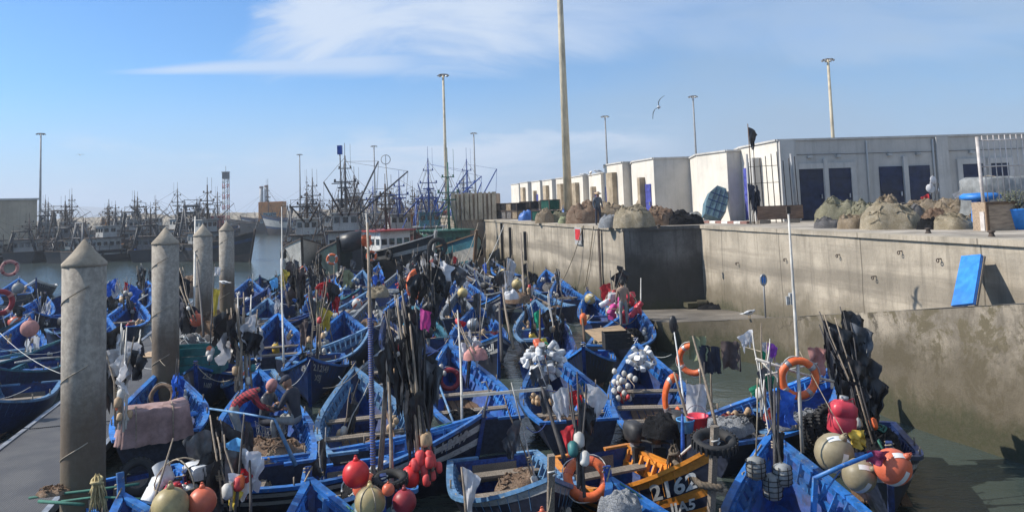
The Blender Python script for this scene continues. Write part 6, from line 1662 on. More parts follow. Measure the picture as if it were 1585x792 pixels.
bF = hero((985, 530), (1034, 668), 'blue boat carrying white jugs and a string of white floats', thwarts=(.06, .24, .42, .60), inner=BLUE2)
bG = hero((748, 640), (385, 733), 'dark blue boat lying across, numbered 2-1.2719 on its bow', hull=NAVY, rows=(5, 7), stripe=DULLW, L=5.6, beam=2.0, thwarts=(.2, .5), letters=((-1, .945, .80, .30, '2-1.2719', DULLW, .75),))
bJ = hero((1193, 668), (1268, 880), 'bright blue boat at the bottom right with netted grey floats in its bow', L=5.2, beam=2.6, thwarts=(.3,), deck=True, post=.2)
bM = hero((1376, 696), (1318, 628), 'dark boat beside the ramp wall loaded with round buoys', L=4.3, hull=NAVY, inner=BLUE2, rail=NAVYB, rows=(5, 7), stripe=DULLW, letters=((1, .93, .80, .26, '2161', DULLW),), beam=1.75, zb=1.45)
bN = hero((1303, 562), (1108, 668), 'blue boat with pale blue thwarts moored below the ramp', L=5.2, thw=RAILP, thwarts=(.15, .35, .55), inner=BLUE)
bP = hero((1105, 690), (915, 702), 'navy boat with orange yellow planks, numbered 2162', zb=1.95, L=4.1, hull=NAVY, rows=(8, 5, 3), stripe=ORNG, beam=2.2, post=.32, post_mat=WOOD, letters=((-1, .95, .755, .37, '2162', WHITEP, 1.0), (-1, .94, .59, .24, 'JIA5', WHITEP, 1.1)), inner=BLUE, rail=ORNG)
bR = hero((853, 738), (765, 712), 'blue boat with a dirty white top plank and grey stem post', zb=1.7, L=4.2, hull=NAVY, rows=(8,), stripe=DULLW, post=.34, post_mat=WOOD, letters=((1, .90, .66, .30, 'DA', DULLW),), beam=2.25, rail=RAILP, thwarts=(.10, .35))
bQ = hero((942, 737), (1040, 900), 'blue boat at the bottom edge with a checked sack in its bow', L=5.2, thwarts=(.3,), beam=2.3)
bS = hero((478, 737), (515, 900), 'bright blue empty boat at the bottom edge left of the red buoy', L=5.2, thwarts=(.3,), beam=2.3)
bT = hero((187, 762), (235, 900), 'blue boat at bottom left with yellowish rope on its stem', L=5.0, thwarts=(.3,), beam=2.2, post=.3, post_mat=RAIL)
bU = hero((288, 742), (190, 712), 'dark boat with white jugs and two round buoys on its stem', zb=1.7, L=4.1, hull=NAVY, letters=((-1, .86, .72, .20, '\uFE8E\uFEE7\uFE8E\uFEAE\uFEA3', DULLW),), beam=2.0, post_mat=NAVYB, thwarts=(.3, .6))
bV = hero((592, 748), (535, 716), 'dark boat behind the cluster of red and cream buoys', zb=1.65, L=4.1, hull=NAVY, beam=2.0, letters=((1, .93, .74, .26, 'HU', DULLW),), thwarts=(.25, .6))
bW = hero((303, 566), (345, 540), 'navy boat numbered on its bow, between the left blue boat and the net menders', hull=NAVYB, L=4.4, beam=2.0, letters=((1, .95, .82, .22, 'ZLZ', DULLW), (1, .93, .66, .20, '1100', DULLW)))
b7 = hero((478, 553), (503, 525), 'navy boat numbered 2.1.2149 seen bow on', hull=NAVYB, L=4.5, beam=2.1, letters=((1, .965, .80, .27, '2.1.2149', DULLW, .8), (1, .95, .62, .25, 'XSJ', DULLW), (-1, .965, .80, .26, '49', DULLW)))
F7 = hero((985, 472), (938, 548), 'blue boat at the quay corner where a man stands among red cans', L=5.0, thwarts=(.2, .4), beam=2.3)
F8 = hero((828, 463), (846, 530), 'blue boat with pale slotted rails and plank seat, behind the big jug bundle', thw=RAILP, thwarts=(.06, .3, .55), rail=RAILP, deck=False)
F9 = hero((845, 417), (868, 458), 'small blue boat against the quay wall with a man seated in it', thwarts=(.1, .35))
F10 = hero((711, 428), (738, 487), 'blue boat with a yellowish round buoy hung at its bow', thwarts=(.1, .4))
F11 = hero((737, 470), (742, 545), 'blue boat with a silver buoy and striped sack aboard', thwarts=(.1, .35, .6), inner=BLUE)
F13 = hero((776, 455), (752, 440), 'black boat with several white stripes seen bow on', hull=NAVY, rows=(4, 6, 8), stripe=DULLW, L=4.4, beam=2.0)
F12 = hero((773, 517), (715, 512), 'navy boat with white stripes and white script on its bow', hull=NAVY, rows=(5, 8), stripe=DULLW, L=4.6, beam=2.0, letters=((-1, .95, .74, .30, '\uFEBA\uFEE8\uFEDF\uFE8D', WHITEP), (-1, .90, .60, .22, '3', WHITEP)))
m1 = hero((386, 431), (375, 480), 'blue boat by the last piling with a grey seagull rag', thwarts=(.2, .5))
m2 = hero((430, 484), (420, 556), 'blue boat with weathered plank deck behind the black and white flags', thwarts=(.1, .2, .3, .5), inner=BLUE)
m3 = hero((433, 456), (452, 440), 'small blue boat with pale numerals on its bow near the open water', hull=BLUE, L=4.2, beam=1.9, letters=((-1, .95, .78, .26, '2 31', DULLW),))
m4 = hero((517, 431), (488, 462), 'blue boat under the orange lifebuoy of the dark trawler', thwarts=(.2, .5))
m5 = hero((532, 481), (530, 538), 'deep blue boat with a bundle of brown floats', inner=BLUE2, thwarts=(.15, .45))
m9 = hero((633, 449), (624, 488), 'blue boat with orange ring hung behind the tall black flags', thwarts=(.2, .5))
m13 = hero((575, 503), (515, 548), 'blue boat lying aslant with a long pale rail, left of the tall black flags', inner=BLUE2, rail=RAILP, thwarts=(.2, .5))
L1 = hero((42, 492), (-8, 566), 'blue boat with pale slotted rail at the left edge', thw=RAILP, thwarts=(.2, .5))
L2 = hero((-13.95, 19.3), (-15.3, 24.5), 'dark boat alongside the pontoon, numbered 32 35', world=True, hull=NAVYB, beam=2.2, zb=1.6, letters=((1, .93, .80, .26, '32 35', DULLW, .9), (1, .90, .64, .18, 'M  M', DULLW)), rail=RAILP, thwarts=(.2, .4, .6))
L3 = hero((70, 455), (18, 502), 'blue boat with pale rail, behind the dark lettered hull at left', thwarts=(.2, .5))
L4 = hero((30, 430), (6, 470), 'blue boat with a plank seat and a grey buoy at the left edge', thwarts=(.1, .5))
L5 = hero((56, 432), (92, 424), 'boat with a white rimmed bow near the dark trawlers at left', hull=NAVY, rows=(8,), stripe=WHITEP, rail=WHITEP, L=4.4)
L6 = hero((52, 482), (90, 474), 'navy boat with small pale lettering, left of the nearest piling', hull=NAVY, L=4.6, letters=((1, .92, .80, .16, 'BARAKA', DULLW),))
L7 = hero((207, 460), (178, 512), 'blue boat behind the white and black flags by the pontoon', thwarts=(.2, .5))
L8 = hero((228, 434), (205, 462), 'blue boat with blue and white flags near the second piling', thwarts=(.2, .5))
F14 = hero((903, 537), (925, 512), 'small navy boat with an orange float on its post, behind the string of white floats', hull=NAVY, L=3.4, beam=1.7, thwarts=(.3, .6))
# ------------- further boats filling the basin, each with its own colours and load
def rect_hit(c, d, L, B, pad=.05):
    def cs(c, d, L, B): 
        n = Vector((-d.y, d.x)); return [Vector((c.x, c.y)) + Vector((d.x, d.y)) * (sx * L / 2) + n * (sy * B / 2) for sx, sy in ((1, 1), (1, -1), (-1, -1), (-1, 1))]
    P = cs(c, d, L + pad, B + pad)
    for b in BOATS:
        c2, d2, L2_, B2 = b.poly
        if (Vector((c2.x, c2.y)) - Vector((c.x, c.y))).length > (L + L2_) / 2 + .5: continue
        Q = cs(c2, d2, L2_ * .97, B2 * .92); sep = False
        for ax in (Vector((d.x, d.y)), Vector((-d.y, d.x)), Vector((d2.x, d2.y)), Vector((-d2.y, d2.x))):
            pa = [ax.dot(p) for p in P]; pb = [ax.dot(p) for p in Q]
            if max(pa) < min(pb) or max(pb) < min(pa): sep = True; break
        if not sep: return True
    return False
def free_xy(x, y, m=1.2):
    wl = qC.x + (qB.x - qC.x) * (y - qC.y) / (qB.y - qC.y) if y > qC.y else (5.2 if y > 30 else (8.4 if y > 26 else 9.3))
    if x > wl - m: return False
    q = Vector((x, y)) - pr0; u = q.dot(PN)
    if -PW - m < u < m * .8 and q.dot(PV) < 47: return False
    return True
INN = [(BLUE, 'bright blue'), (BLUE2, 'deep blue'), (BOARDB, 'clear blue')]
RLS = [(RAIL, 'blue rails'), (RAILP, 'faded rails'), (GRAIL, 'grey rails'), (BLUE2, 'dark rails'), (TEALD, 'teal rails')]
LOADS = ['a rust net', 'a brown net', 'a green net', 'a black net', 'a grey net', 'a blue tarpaulin', 'a grey tarpaulin', 'blue crates', 'a yellow crate', 'white floats', 'an orange buoy', 'a red net', 'a teal crate', 'a cream buoy', 'bare thwarts', 'a coiled rope']
combos = [((j + k) % 3, j, k) for j in range(5) for k in range(16)]; r5.shuffle(combos)
NETM = {'a rust net': NRUST, 'a brown net': NBRN, 'a green net': NGRN, 'a black net': NBLK, 'a grey net': NGRY, 'a red net': NRED}
def load_boat(b, what, short, more=False):
    p = b.w(.22 if more else .48, r5.uniform(-.25, .25), .12)
    if what in NETM: heap(p, r5.uniform(.7, 1.0), r5.uniform(.5, .75), r5.uniform(.4, .75), NETM[what], '%s%s net heaped in the boat with %s' % ('second, ' if more else '', what[2:].split()[0], short), r5.randint(0, 999), rz=b.rz, strands=14)
    elif 'tarpaulin' in what: tarp_box(p, (1.5, 1.0, .6), TARPB if 'blue' in what else TARPG, '%s over gear in the boat with %s' % (what[2:], short), b.rz, r5.randint(0, 50), group='covered loads in boats')
    elif 'crate' in what:
        m = CRATEB if 'blue' in what else (CRATEY if 'yellow' in what else CRATEG)
        if what == 'blue crates':
            for k in range(3): crate(b.w(.36 + .13 * k, .2 * (-1) ** k, .14), (.55, .4, .26), m, ['aftmost', 'middle', 'foremost'][k] + ' blue crate in the boat with ' + short, b.rz + .2 * k, fill=[None, NBRN, NWHT][k])
        else: crate(p, (.6, .42, .3), m, '%s in the boat with %s' % (what[2:], short), b.rz + .3, fill=NBRN)
    elif 'buoy' in what: buoy(b.w(.8, .1, None, .12), .26, BUOYO if 'orange' in what else BUOYY, '%s sitting in the bow of the boat with %s' % (what.split(' ', 1)[1], short), TAPE if r5.random() < .4 else None, (r5.uniform(-1, 1), r5.uniform(-1, 1), 0))
    elif what == 'white floats':
        rt = root('float_string', b.w(.55, 0, .35), b.rz, 'string of white floats in the boat with ' + short, 'floats', 'strings of floats'); pts = []
        for k in range(14):
            q = Vector((r5.uniform(-.5, .5), r5.uniform(-.45, .45), r5.uniform(0, .3))); pts.append(q)
            MB().ball(q, .075, 0, 8, (1, 1, 1.3)).build('float', FLOATW, rt)
        MB().tube(pts, .01, 4).build('line', ROPEB, rt)
    elif what == 'a coiled rope':
        mb = MB()
        for k in range(7): mb.torus(Matrix.Translation((0, 0, .04 + .035 * k)), .30 - .012 * k + r5.uniform(-.02, .02), .022, 20, 5)
        o = mb.build('rope_coil', r5.choice([ROPE, ROPEB, ROPEG, ROPEW])); o.location = p; tag(o, ('second coil' if more else 'coil') + ' of rope lying in the boat with ' + short, 'rope')
NF = 0
cand = []
for y in [20.5 + 1.3 * i for i in range(30)]:
    for x in [-36 + .7 * i for i in range(70)]: cand.append((x + r5.uniform(-.6, .6), y + r5.uniform(-.8, .8)))
r5.shuffle(cand)
cand.sort(key=lambda c: c[1] + r5.uniform(-6, 6))
FILL = []
cand += [(r5.uniform(-34, 5), r5.uniform(20, 60)) for _ in range(4500)]
for ic, (x, y) in enumerate(cand):
    if NF >= 78: break
    px = 792 + x / y * 1190
    if not (-70 < px < 940) or y > 60: continue
    if px < 380 and y > 49: continue
    ang = R(90) + r5.gauss(.12, .30) if r5.random() < .62 else (R(-90) + r5.gauss(.3, .35) if r5.random() < .7 else r5.uniform(-.5, .5) + R(180) * r5.randint(0, 1))
    L_ = r5.uniform(4.1, 5.0) if ic < 2100 else r5.uniform(3.5, 4.2); B_ = r5.uniform(1.6, 1.95); d_ = Vector((math.cos(ang), math.sin(ang), 0))
    if not all(free_xy(x + d_.x * L_ * k, y + d_.y * L_ * k, 1.15) for k in (-.5, 0, .5)): continue
    if rect_hit(Vector((x, y, 0)), d_, L_, B_, -.80): continue
    i, j, k = combos[NF]
    dark = r5.random() < (.6 if d_.y < -.3 else .25)
    away = 'bow away' if d_.y > .5 else ('bow on' if d_.y < -.5 else 'broadside')
    short = '%s and %s' % (RLS[j][1], LOADS[k])
    lab = '%s boat, seen %s, with %s' % (INN[i][1], away, short)
    txt = ()
    if dark and d_.y < .2:
        t_ = '%d.%d.%d' % (r5.randint(1, 9), r5.randint(1, 9), r5.randint(1000, 2999)); txt = ((-1, .95, .80, .22, t_, DULLW, .8), (1, .95, .80, .22, t_, DULLW, .8))
    b = build_boat((x + d_.x * L_ / 2, y + d_.y * L_ / 2, 0), (x - d_.x * L_ / 2, y - d_.y * L_ / 2, 0), lab, beam=B_, zb=r5.uniform(1.4, 1.65), zs=.7, hull=r5.choice([NAVY, NAVYB]) if dark else r5.choice([BLUE, NAVYB, BLUE2]), inner=INN[i][0], rail=RLS[j][0], thw=r5.choice([WOOD, WOOD, RAILP, BLUE2]),
                   rows=r5.choice([(8,), (5, 7), (6,), None]) if dark else None, stripe=DULLW, letters=txt, roll=r5.uniform(-.05, .05), thwarts=r5.choice([(.1, .35, .55), (.2, .5), (.06, .3)]))
    BOATS.append(b); FILL.append((b, short)); load_boat(b, LOADS[k], short); NF += 1
print('filler boats', NF)
def plaid():
    m, k, p, o = base_mat('plaid_red'); MATS['plaid_red'] = m
    s = k.n('ShaderNodeSeparateXYZ', ins={0: k.n('ShaderNodeTexCoord').outputs['Object']}); cc = None
    a = k.ss(k.m('ABSOLUTE', k.m('SUBTRACT', k.m('FRACT', k.m('MULTIPLY', s.outputs[0], 13.0)), .5)), .2, .26)
    b = k.ss(k.m('ABSOLUTE', k.m('SUBTRACT', k.m('FRACT', k.m('MULTIPLY', k.m('ADD', s.outputs[2], s.outputs[1]), 11.0)), .5)), .2, .26)
    cc = k.mix(k.m('MULTIPLY', k.m('ADD', a, b), .5), (.42, .04, .05), (.03, .012, .02))
    k.t.links.new(cc, p.inputs['Base Color']); p.inputs['Roughness'].default_value = .9
    nn = k.n('ShaderNodeTexNoise', ins={'Scale': 9.0, 'Detail': 4}); bp = k.n('ShaderNodeBump', ins={'Height': nn.outputs[0], 'Strength': .6, 'Distance': .03}); k.t.links.new(bp.outputs[0], p.inputs['Normal'])
    return m
ROPEBR = paint('hawser_brown', (.11, .085, .06), .9, .35, 20, bump=.4)
# ------------------------------------------------------------------ gear seen in the photograph
def A(px, py, Y): return aty(px, py, Y)
BK, WH = BLACKP, WHITEC
def flags(mats, n, seed, us=(.55, 1.0), wd=(.3, .5), ht=(.45, .8), az=None):
    r = random.Random(seed); out = []
    for i in range(n): out.append((mats[i % len(mats)], us[0] + (us[1] - us[0]) * (i / max(1, n - 1)) ** .8, r.uniform(*wd), r.uniform(*ht), r.uniform(0, 6.28) if az is None else az + r.uniform(-.8, .8)))
    return out
# --- big black bundle in the middle
flag_bundle(A(665, 755, 12.6), A(622, 450, 13.6), 'tallest bundle of black marker flags, red floats at its foot', n=11, spread=.20, fan=.34, seed=3,
            flags=flags([BK, BK, BK, GREYP, BK], 24, 5, (.46, .98), (.20, .36), (.6, 1.1)), floats=[FLOATR] * 13 + [FLOATB] * 2, fl_h=(.0, .24), pr=.022)
tag(cl_ := MB().build('pink_rag', PNKC), None)
bpy.data.objects.remove(cl_)
def rag(p, wd, ht, m, label, az=0.0, seed=1, name='rag', cat='cloth', droop=.4, group=None):
    mb = MB(); cloth(mb, (0, 0, 0), az, wd, ht, seed, droop=droop, nu=10, nv=12, ragged=.10); o = mb.build(name, m); o.location = p; tag(o, label, cat, group); return o
rag(A(650, 478, 13.0), .20, .33, PNKC, 'bright pink rag tied among the tall black flags', .1, 4)
# --- black and white flags left of centre
flag_bundle(A(376, 606, 20.3), A(377, 452, 21.5), 'bundle of black and white flags above the plaid shirted man', n=12, spread=.30, fan=.55, seed=7,
            flags=flags([WH, BK, WH, BK, BK], 17, 8, (.62, 1.0), (.4, .62), (.6, 1.0)), floats=[FLOATW, FLOATB, CRATEG], pole=(POLEW, POLEW, POLEL), pr=.024)
flag_bundle(A(184, 668, 17.2), A(188, 500, 18.2), 'black and white flags over buff floats beside the pontoon', n=11, spread=.22, fan=.5, seed=9,
            flags=flags([BK, WH, BK, BK, WH], 15, 10, (.58, 1.0), (.35, .6), (.5, .85)), floats=[FLOATB, FLOATW, FLOATB, FLOATB, FLOATW, FLOATO, FLOATB, FLOATW, FLOATW], pole=(POLEL, POLEW, POLEL), pr=.02, fl_h=(.02, .32))
flag_bundle(A(352, 800, 11.9), A(325, 642, 12.9), 'black plastic flags leaning over the jugs at lower left', n=4, spread=.15, fan=.30, seed=11, flags=flags([BK, BK, GREYP], 15, 12, (.55, 1.0), (.4, .6), (.6, 1.0)), floats=[], pole=(POLEW, POLED))
flag_bundle(A(352, 800, 11.6) + Vector((.12, 0, 0)), A(378, 640, 12.4), 'bundle with light blue plastic and white rags, left of the empty bright blue boat', n=3, spread=.12, fan=.3, seed=13, flags=[(LBLC, .72, .32, .5, 2.6), (GREYP, .8, .35, .6, .5), (WH, .66, .36, .55, .2), (BK, .9, .3, .6, 1.5), (WH, .48, .42, .34, .3), (BK, .58, .4, .6, 2.0), (REDC, .4, .2, .35, .2), (YELC, .34, .22, .3, .1)], floats=[FLOATO, FLOATW, FLOATR], fl_h=(.15, .3))
# --- black flags at right
flag_bundle(A(1345, 690, 15.4), A(1300, 474, 16.9), 'tall black flags by the ramp wall at right', n=10, spread=.24, fan=.55, seed=15,
            flags=flags([BK, GREYP, BK, BK], 24, 16, (.45, 1.0), (.35, .6), (.6, 1.1), az=.2), floats=[FLOATO, FLOATB, FLOATW, FLOATO], fl_h=(.05, .2), pole=(POLED, POLEW, POLED), pr=.016)
flag_bundle(A(900, 770, 11.9), A(893, 575, 12.9), 'red and white flags rising from the orange ring in the centre foreground', n=6, spread=.12, fan=.20, seed=17,
            flags=[(REDC, 1.0, .24, .24, 2.9), (WH, .96, .30, .5, 2.8), (WH, .92, .36, .42, .2), (BK, .84, .34, .46, .2), (REDC, .80, .24, .42, 2.8), (REDC, .60, .16, .55, 2.9), (GREYP, .55, .14, .6, .3), (BK, .74, .3, .5, .4)], floats=[FLOATW, CRATEG, FLOATW], pole=(POLED,), fl_h=(.28, .42))
flag_bundle(A(488, 560, 24.5), A(495, 425, 26.5), 'bundle with a yellow bag and red rag among brown floats', n=9, spread=.25, fan=.55, seed=19, flags=[(YELC, .80, .45, .75, .1), (REDC, .97, .3, .6, .2), (BK, .9, .5, .8, 1.0), (REDC, .95, .35, .35, 3.0), (BRNC, .74, .4, .9, 3.0), (OLIC, .6, .4, .8, .4), (BK, .7, .5, .8, 2.2), (GREYP, .5, .4, .7, 1.0)], floats=[FLOATB, FLOATW, FLOATB, FLOATR, FLOATB], fl_h=(.1, .5), pole=(POLEW, POLED))
flag_bundle(A(460, 470, 34), A(455, 400, 35.5), 'black rags on a post near the open water', n=4, spread=.12, fan=.4, seed=23, flags=flags([BK, BRNC, BK], 8, 24, (.3, 1.0), (.5, .7), (.7, 1.2)), floats=[])
flag_bundle(A(668, 478, 30), A(662, 388, 32), 'ragged black and grey bags hanging before the teal bowed trawler', n=7, spread=.25, fan=.8, seed=25, flags=flags([BK, GREYP, BK, WH, BK], 16, 26, (.25, 1.0), (.5, .8), (.8, 1.4)), floats=[])
flag_bundle(A(690, 455, 33), A(690, 393, 34), 'small black flag cluster in front of the quay wall trawler', n=4, spread=.15, fan=.6, seed=27, flags=flags([BK, BK, GREYP], 8, 28, (.3, 1.0), (.5, .8), (.7, 1.1)), floats=[])
flag_bundle(A(196, 480, 31), A(196, 428, 33), 'blue, red and white flags between the first two pilings', n=6, spread=.2, fan=.5, seed=29, flags=[(BLUC, .95, .6, .6, .2), (BLUC, .85, .6, .6, 2.8), (REDC, .98, .2, .5, .1), (WH, .75, .5, .7, 2.9), (WH, .9, .3, .4, 1.5)], floats=[FLOATW, FLOATW, FLOATW, FLOATB], fl_h=(.1, .5), pole=(POLED,))
flag_bundle(A(783, 440, 41), A(785, 395, 42), 'black and white flags against the quay wall', n=3, spread=.1, fan=.5, seed=31, flags=[(WH, .9, .5, .9, .2), (WH, .6, .5, 1.1, .1), (BK, .95, .5, .9, 2.8), (BK, .5, .5, .9, 2.8)], floats=[])
flag_bundle(A(948, 475, 30.6), A(955, 410, 31.4), 'black flag and red float over the man at the quay corner', n=3, spread=.1, fan=.3, seed=33, flags=[(BK, 1.0, .7, .7, .3), (BK, .9, .5, .6, 2.9), (REDC, .62, .45, .7, 2.8)], floats=[FLOATR], fl_h=(.2, .4))
flag_bundle(A(1183, 650, 15.3), A(1178, 500, 16.3), 'green and purple flags on the frame above the pale blue thwarts', n=5, spread=.12, fan=.35, seed=35, flags=[(GRNC, .98, .16, .40, .1), (GRNC, 1.0, .22, .34, .2), (PURC, .80, .26, .30, .3), (GRNC, .70, .36, .26, 3.0), (WH, .62, .30, .36, 2.8), (WH, .45, .30, .6, .2), (GREYP, .52, .2, .6, 2.8)], floats=[FLOATW], fl_h=(.2, .3), pole=(POLEL, POLEW))
flag_bundle(A(300, 500, 27), A(268, 410, 30), 'dark net flags leaning beside the second piling', n=6, spread=.2, fan=.6, seed=37, flags=flags([BK, BK, NVYC], 10, 38, (.3, 1.0), (.5, .8), (.8, 1.3)), floats=[FLOATW])
flag_bundle(A(323, 570, 21.8), A(332, 408, 24.5), 'single thin pole with a yellow pennant and white floats', n=1, spread=.05, fan=.02, seed=39, flags=[(YELC, .74, .18, .9, .2), (WH, .97, .2, .3, .3)], floats=[FLOATW] * 5 + [FLOATO], fl_h=(.0, .18), pole=(POLED,))
flag_bundle(A(520, 470, 33), A(517, 410, 34), 'brown rag bundle under the dark trawler bow', n=5, spread=.2, fan=.6, seed=41, flags=flags([BRNC, REDC, BK, OLIC], 8, 42, (.3, 1.0), (.4, .7), (.6, 1.0)), floats=[FLOATB, FLOATB, FLOATW])
flag_bundle(A(445, 470, 33), A(436, 412, 34), 'yellow and light blue bags on a bent pole near the water', n=3, spread=.1, fan=.6, seed=43, flags=[(YELC, .92, .3, .6, .2), (LBLC, .8, .35, .5, 2.8), (YELC, .75, .25, .4, 2.9)], floats=[])
flag_bundle(A(735, 560, 20.5), A(700, 480, 22), 'thin pole with a pale tag before the red lifebuoy boat', n=2, spread=.06, fan=.2, seed=45, flags=[(WH, .5, .3, .12, .3), (REDC, .8, .2, .2, .3)], floats=[FLOATR], fl_h=(.6, .8))
# --- jugs
jug_bundle(A(842, 556, 21.6), (.45, .36, .41), 42, 'big bundle of white jerrycans over a boat bow', 3, special=(JUGG, BUOYO, JUGW, YELC), size=.92, group='bundles of white jerrycans')
flag_bundle(A(836, 560, 21.7), A(836, 478, 22.1), 'green rag on a post rising from the white jerrycans', n=1, spread=.04, fan=.02, seed=47, flags=[(GRNC, .98, .22, .55, 2.9)], floats=[], pole=(WOODB,), pr=.03)
jug_bundle(A(994, 557, 21.8), (.30, .26, .22), 18, 'bundle of white jerrycans in the bow above the white floats', 5, size=.8, group='bundles of white jerrycans')
jug_bundle(bU.w(.97, 0, None, .05) + Vector((.0, -.12, -.02)), (.40, .25, .22), 6, 'white jerrycans lashed round a dark stem with one red can', 8, special=(JUGW, JUGW, JUGR), group='bundles of white jerrycans', size=1.15)
jug_bundle(A(962, 474, 30.4), (.75, .5, .45), 14, 'red, pink and white cans heaped round the standing man', 9, mats=(JUGR, JUGW, PNKC, JUGR, JUGW), group='bundles of mixed cans', size=1.3)
jug_bundle(A(700, 425, 36), (.5, .4, .22), 5, 'white cans lashed on a post before the teal bow', 10, group='bundles of white jerrycans', size=1.2)
rt_ = root('float_string', bF.w(.55, .62, .75), bF.rz, 'string of small white floats hung inside a boat, below the white cans', 'floats', 'strings of floats'); rq = random.Random(3)
for k in range(22): MB().ball((rq.uniform(-.45, .45), rq.uniform(-.3, .3), rq.uniform(-.25, .45)), .07, 0, 8, (1, 1, 1.25)).build('float', FLOATW, rt_)
MB().tube([(rq.uniform(-.5, .5), rq.uniform(-.3, .3), rq.uniform(-.2, .45)) for k in range(8)], .012, 4).build('line', POLEW, rt_)
# netted grey floats in the near right boat
rt_ = root('netted_floats', A(1190, 735, 12.7), 0, 'three grey floats in netting hung in the bottom right boat', 'floats')
for x, z, k in ((-.20, .12, 1.0), (.05, -.18, 1.15), (.22, .0, 1.0)):
    mb = MB(); h = .36 * k
    mb.lathe([(.05, -h / 2), (.13, -h / 2 + .04), (.15, 0), (.13, h / 2 - .04), (.05, h / 2)], Matrix.Translation((x, 0, z)), 14); f_ = mb.build('float', TARPG, rt_)
    mb = MB()
    for q in (-.3, -.1, .1, .3): mb.torus(Matrix.Translation((x, 0, z + h * q)), .155, .008, 14, 4)
    for a in range(6): mb.tube([(x + math.cos(a) * .14, math.sin(a) * .14, z - h * .42), (x + math.cos(a) * .157, math.sin(a) * .157, z), (x + math.cos(a) * .14, math.sin(a) * .14, z + h * .42)], .007, 4)
    mb.build('netting', RUBBER, f_)
MB().tube([(-.2, 0, .2), (-.1, .1, .9), (-.05, .15, 1.5)], .012, 5).tube([(.22, 0, .15), (.1, .1, .8), (-.05, .15, 1.5)], .012, 5).build('hanging_line', ROPE, rt_)
flag_bundle(A(1205, 770, 12.9), A(1192, 560, 14.1), 'wooden post and poles standing in the bottom right boat', n=5, spread=.14, fan=.2, seed=49, flags=[(WH, .93, .2, .5, .2), (BK, .5, .2, .6, .2), (BLUC, .75, .5, .55, .3)], floats=[], pole=(POLED, POLEW, WOODB), pr=.021)
# --- buoys
buoy(A(551, 733, 11.7), .20, BUOYR, 'glossy bright red buoy above the cream one')
buoy(A(573, 776, 11.3), .215, BUOYY, 'cream buoy wrapped in cord beneath the bright red one', cord=True)
buoy(A(626, 776, 11.5), .175, BUOYDR, 'dark red buoy right of the cream corded one')
buoy(A(601, 757, 11.25), .09, BUOYO, 'small orange buoy between the cream and dark red ones')
buoy(A(566, 752, 12.0), .20, BUOYO, 'orange buoy half hidden behind the bright red one')
buoy(A(636, 737, 12.6), .17, BUOYR, 'red buoy behind the stem next to the red floats')
buoy(A(313, 776, 11.3), .20, BUOYO, 'plain orange buoy below the white jerrycans at lower left', strap=None)
buoy(A(264, 783, 11.1), .255, BUOYY, 'pale yellow buoy with a green stem at lower left')
buoy(A(1291, 700, 12.9), .31, BUOYG, 'large olive buoy with white tape at lower right', TAPE, (.5, .3, .2))
buoy(A(1330, 735, 12.5), .26, BUOYG, 'smaller olive buoy with a white taped cross, under the large one', TAPE, (.9, .5, .3))
buoy(A(1382, 722, 12.2), .275, BUOYO, 'orange buoy with a white taped cross hanging outboard at right', TAPE, (.7, .5, .4))
buoy(A(716, 453, 33), .22, BUOYY, 'yellowish buoy hung in a bow by the quay wall trawler')
buoy(A(732, 502, 25), .20, STEEL, 'silver grey buoy in the boat with the striped sack', rot=(.4, .6, 0))
buoy(A(304, 495, 27.5), .24, BUOYO, 'orange buoy resting on gear beside the second piling')
buoy(A(553, 470, 32), .22, FLOATW, 'white buoy with an orange spot near the middle boats', BUOYO, (.5, .8, 0))
buoy(A(840, 815, 10.8), .2, BUOYO, 'orange buoy low at the bottom edge under the white plank')
buoy(A(28, 446, 36), .26, TARPG, 'grey buoy in the boat at left edge')
buoy(A(46, 508, 24), .26, SALC, 'pinkish buoy beside the slotted rail at left edge')
buoy(A(800, 440, 38), .26, BUOYY, 'straw coloured buoy near the quay wall left of the small boat', rot=(.3, .2, 0))
# --- lifebuoys
lifebuoy(facing(bD.w(.80, 0, None, -.42) + Vector((-.1, -.30, 0)), .1, R(-8)), 'dull red lifebuoy hung in a blue bow', .27, .075, BUOYDR, BUOYDR)
lifebuoy(facing(A(1236, 585, 14.75), .05), 'large orange lifebuoy hung on crossed poles at right', .325, .072, FLOATO, STEEL)
lifebuoy(facing(A(1072, 556, 18.2), -.5), 'orange lifebuoy half covered by hung clothes', .31, .07, FLOATO, STEEL)
lifebuoy(facing(A(1043, 613, 16.3), .35, R(8)) @ Matrix.Diagonal((.62, 1.15, 1, 1)), 'slim orange horseshoe lifebuoy on the boat with the float string', .34, .085, FLOATO, STEEL, arc=(1.3, 5.4))
lifebuoy(facing(bP.w(.05, -.3, None, .1), .3, R(-55)) if False else Matrix.Translation(A(908, 740, 13.0)) @ Matrix.Rotation(R(48), 4, 'X') @ Matrix.Rotation(.6, 4, 'Z'), 'orange lifebuoy lying on a bow under the red and white flags', .31, .08, FLOATO, BUOYO)
lifebuoy(facing(A(644, 440, 33), 1.1), 'orange ring seen edge on before the pale striped trawler', .55, .11, FLOATO, FLOATO)
lifebuoy(facing(A(15, 415, 44), .6), 'faded pink lifebuoy near the left dark trawler', .38, .09, SALC, BUOYDR)
lifebuoy(facing(A(0, 468, 30), .9), 'faded red lifebuoy cut by the left edge', .42, .10, BUOYDR, SALC)
lifebuoy(Matrix.Translation(bA.w(.72, .05, None, -.10)) @ Matrix.Rotation(R(70), 4, 'X'), 'rusty red ring lying in the bow over brown nets', .30, .06, NRUST, NRUST)
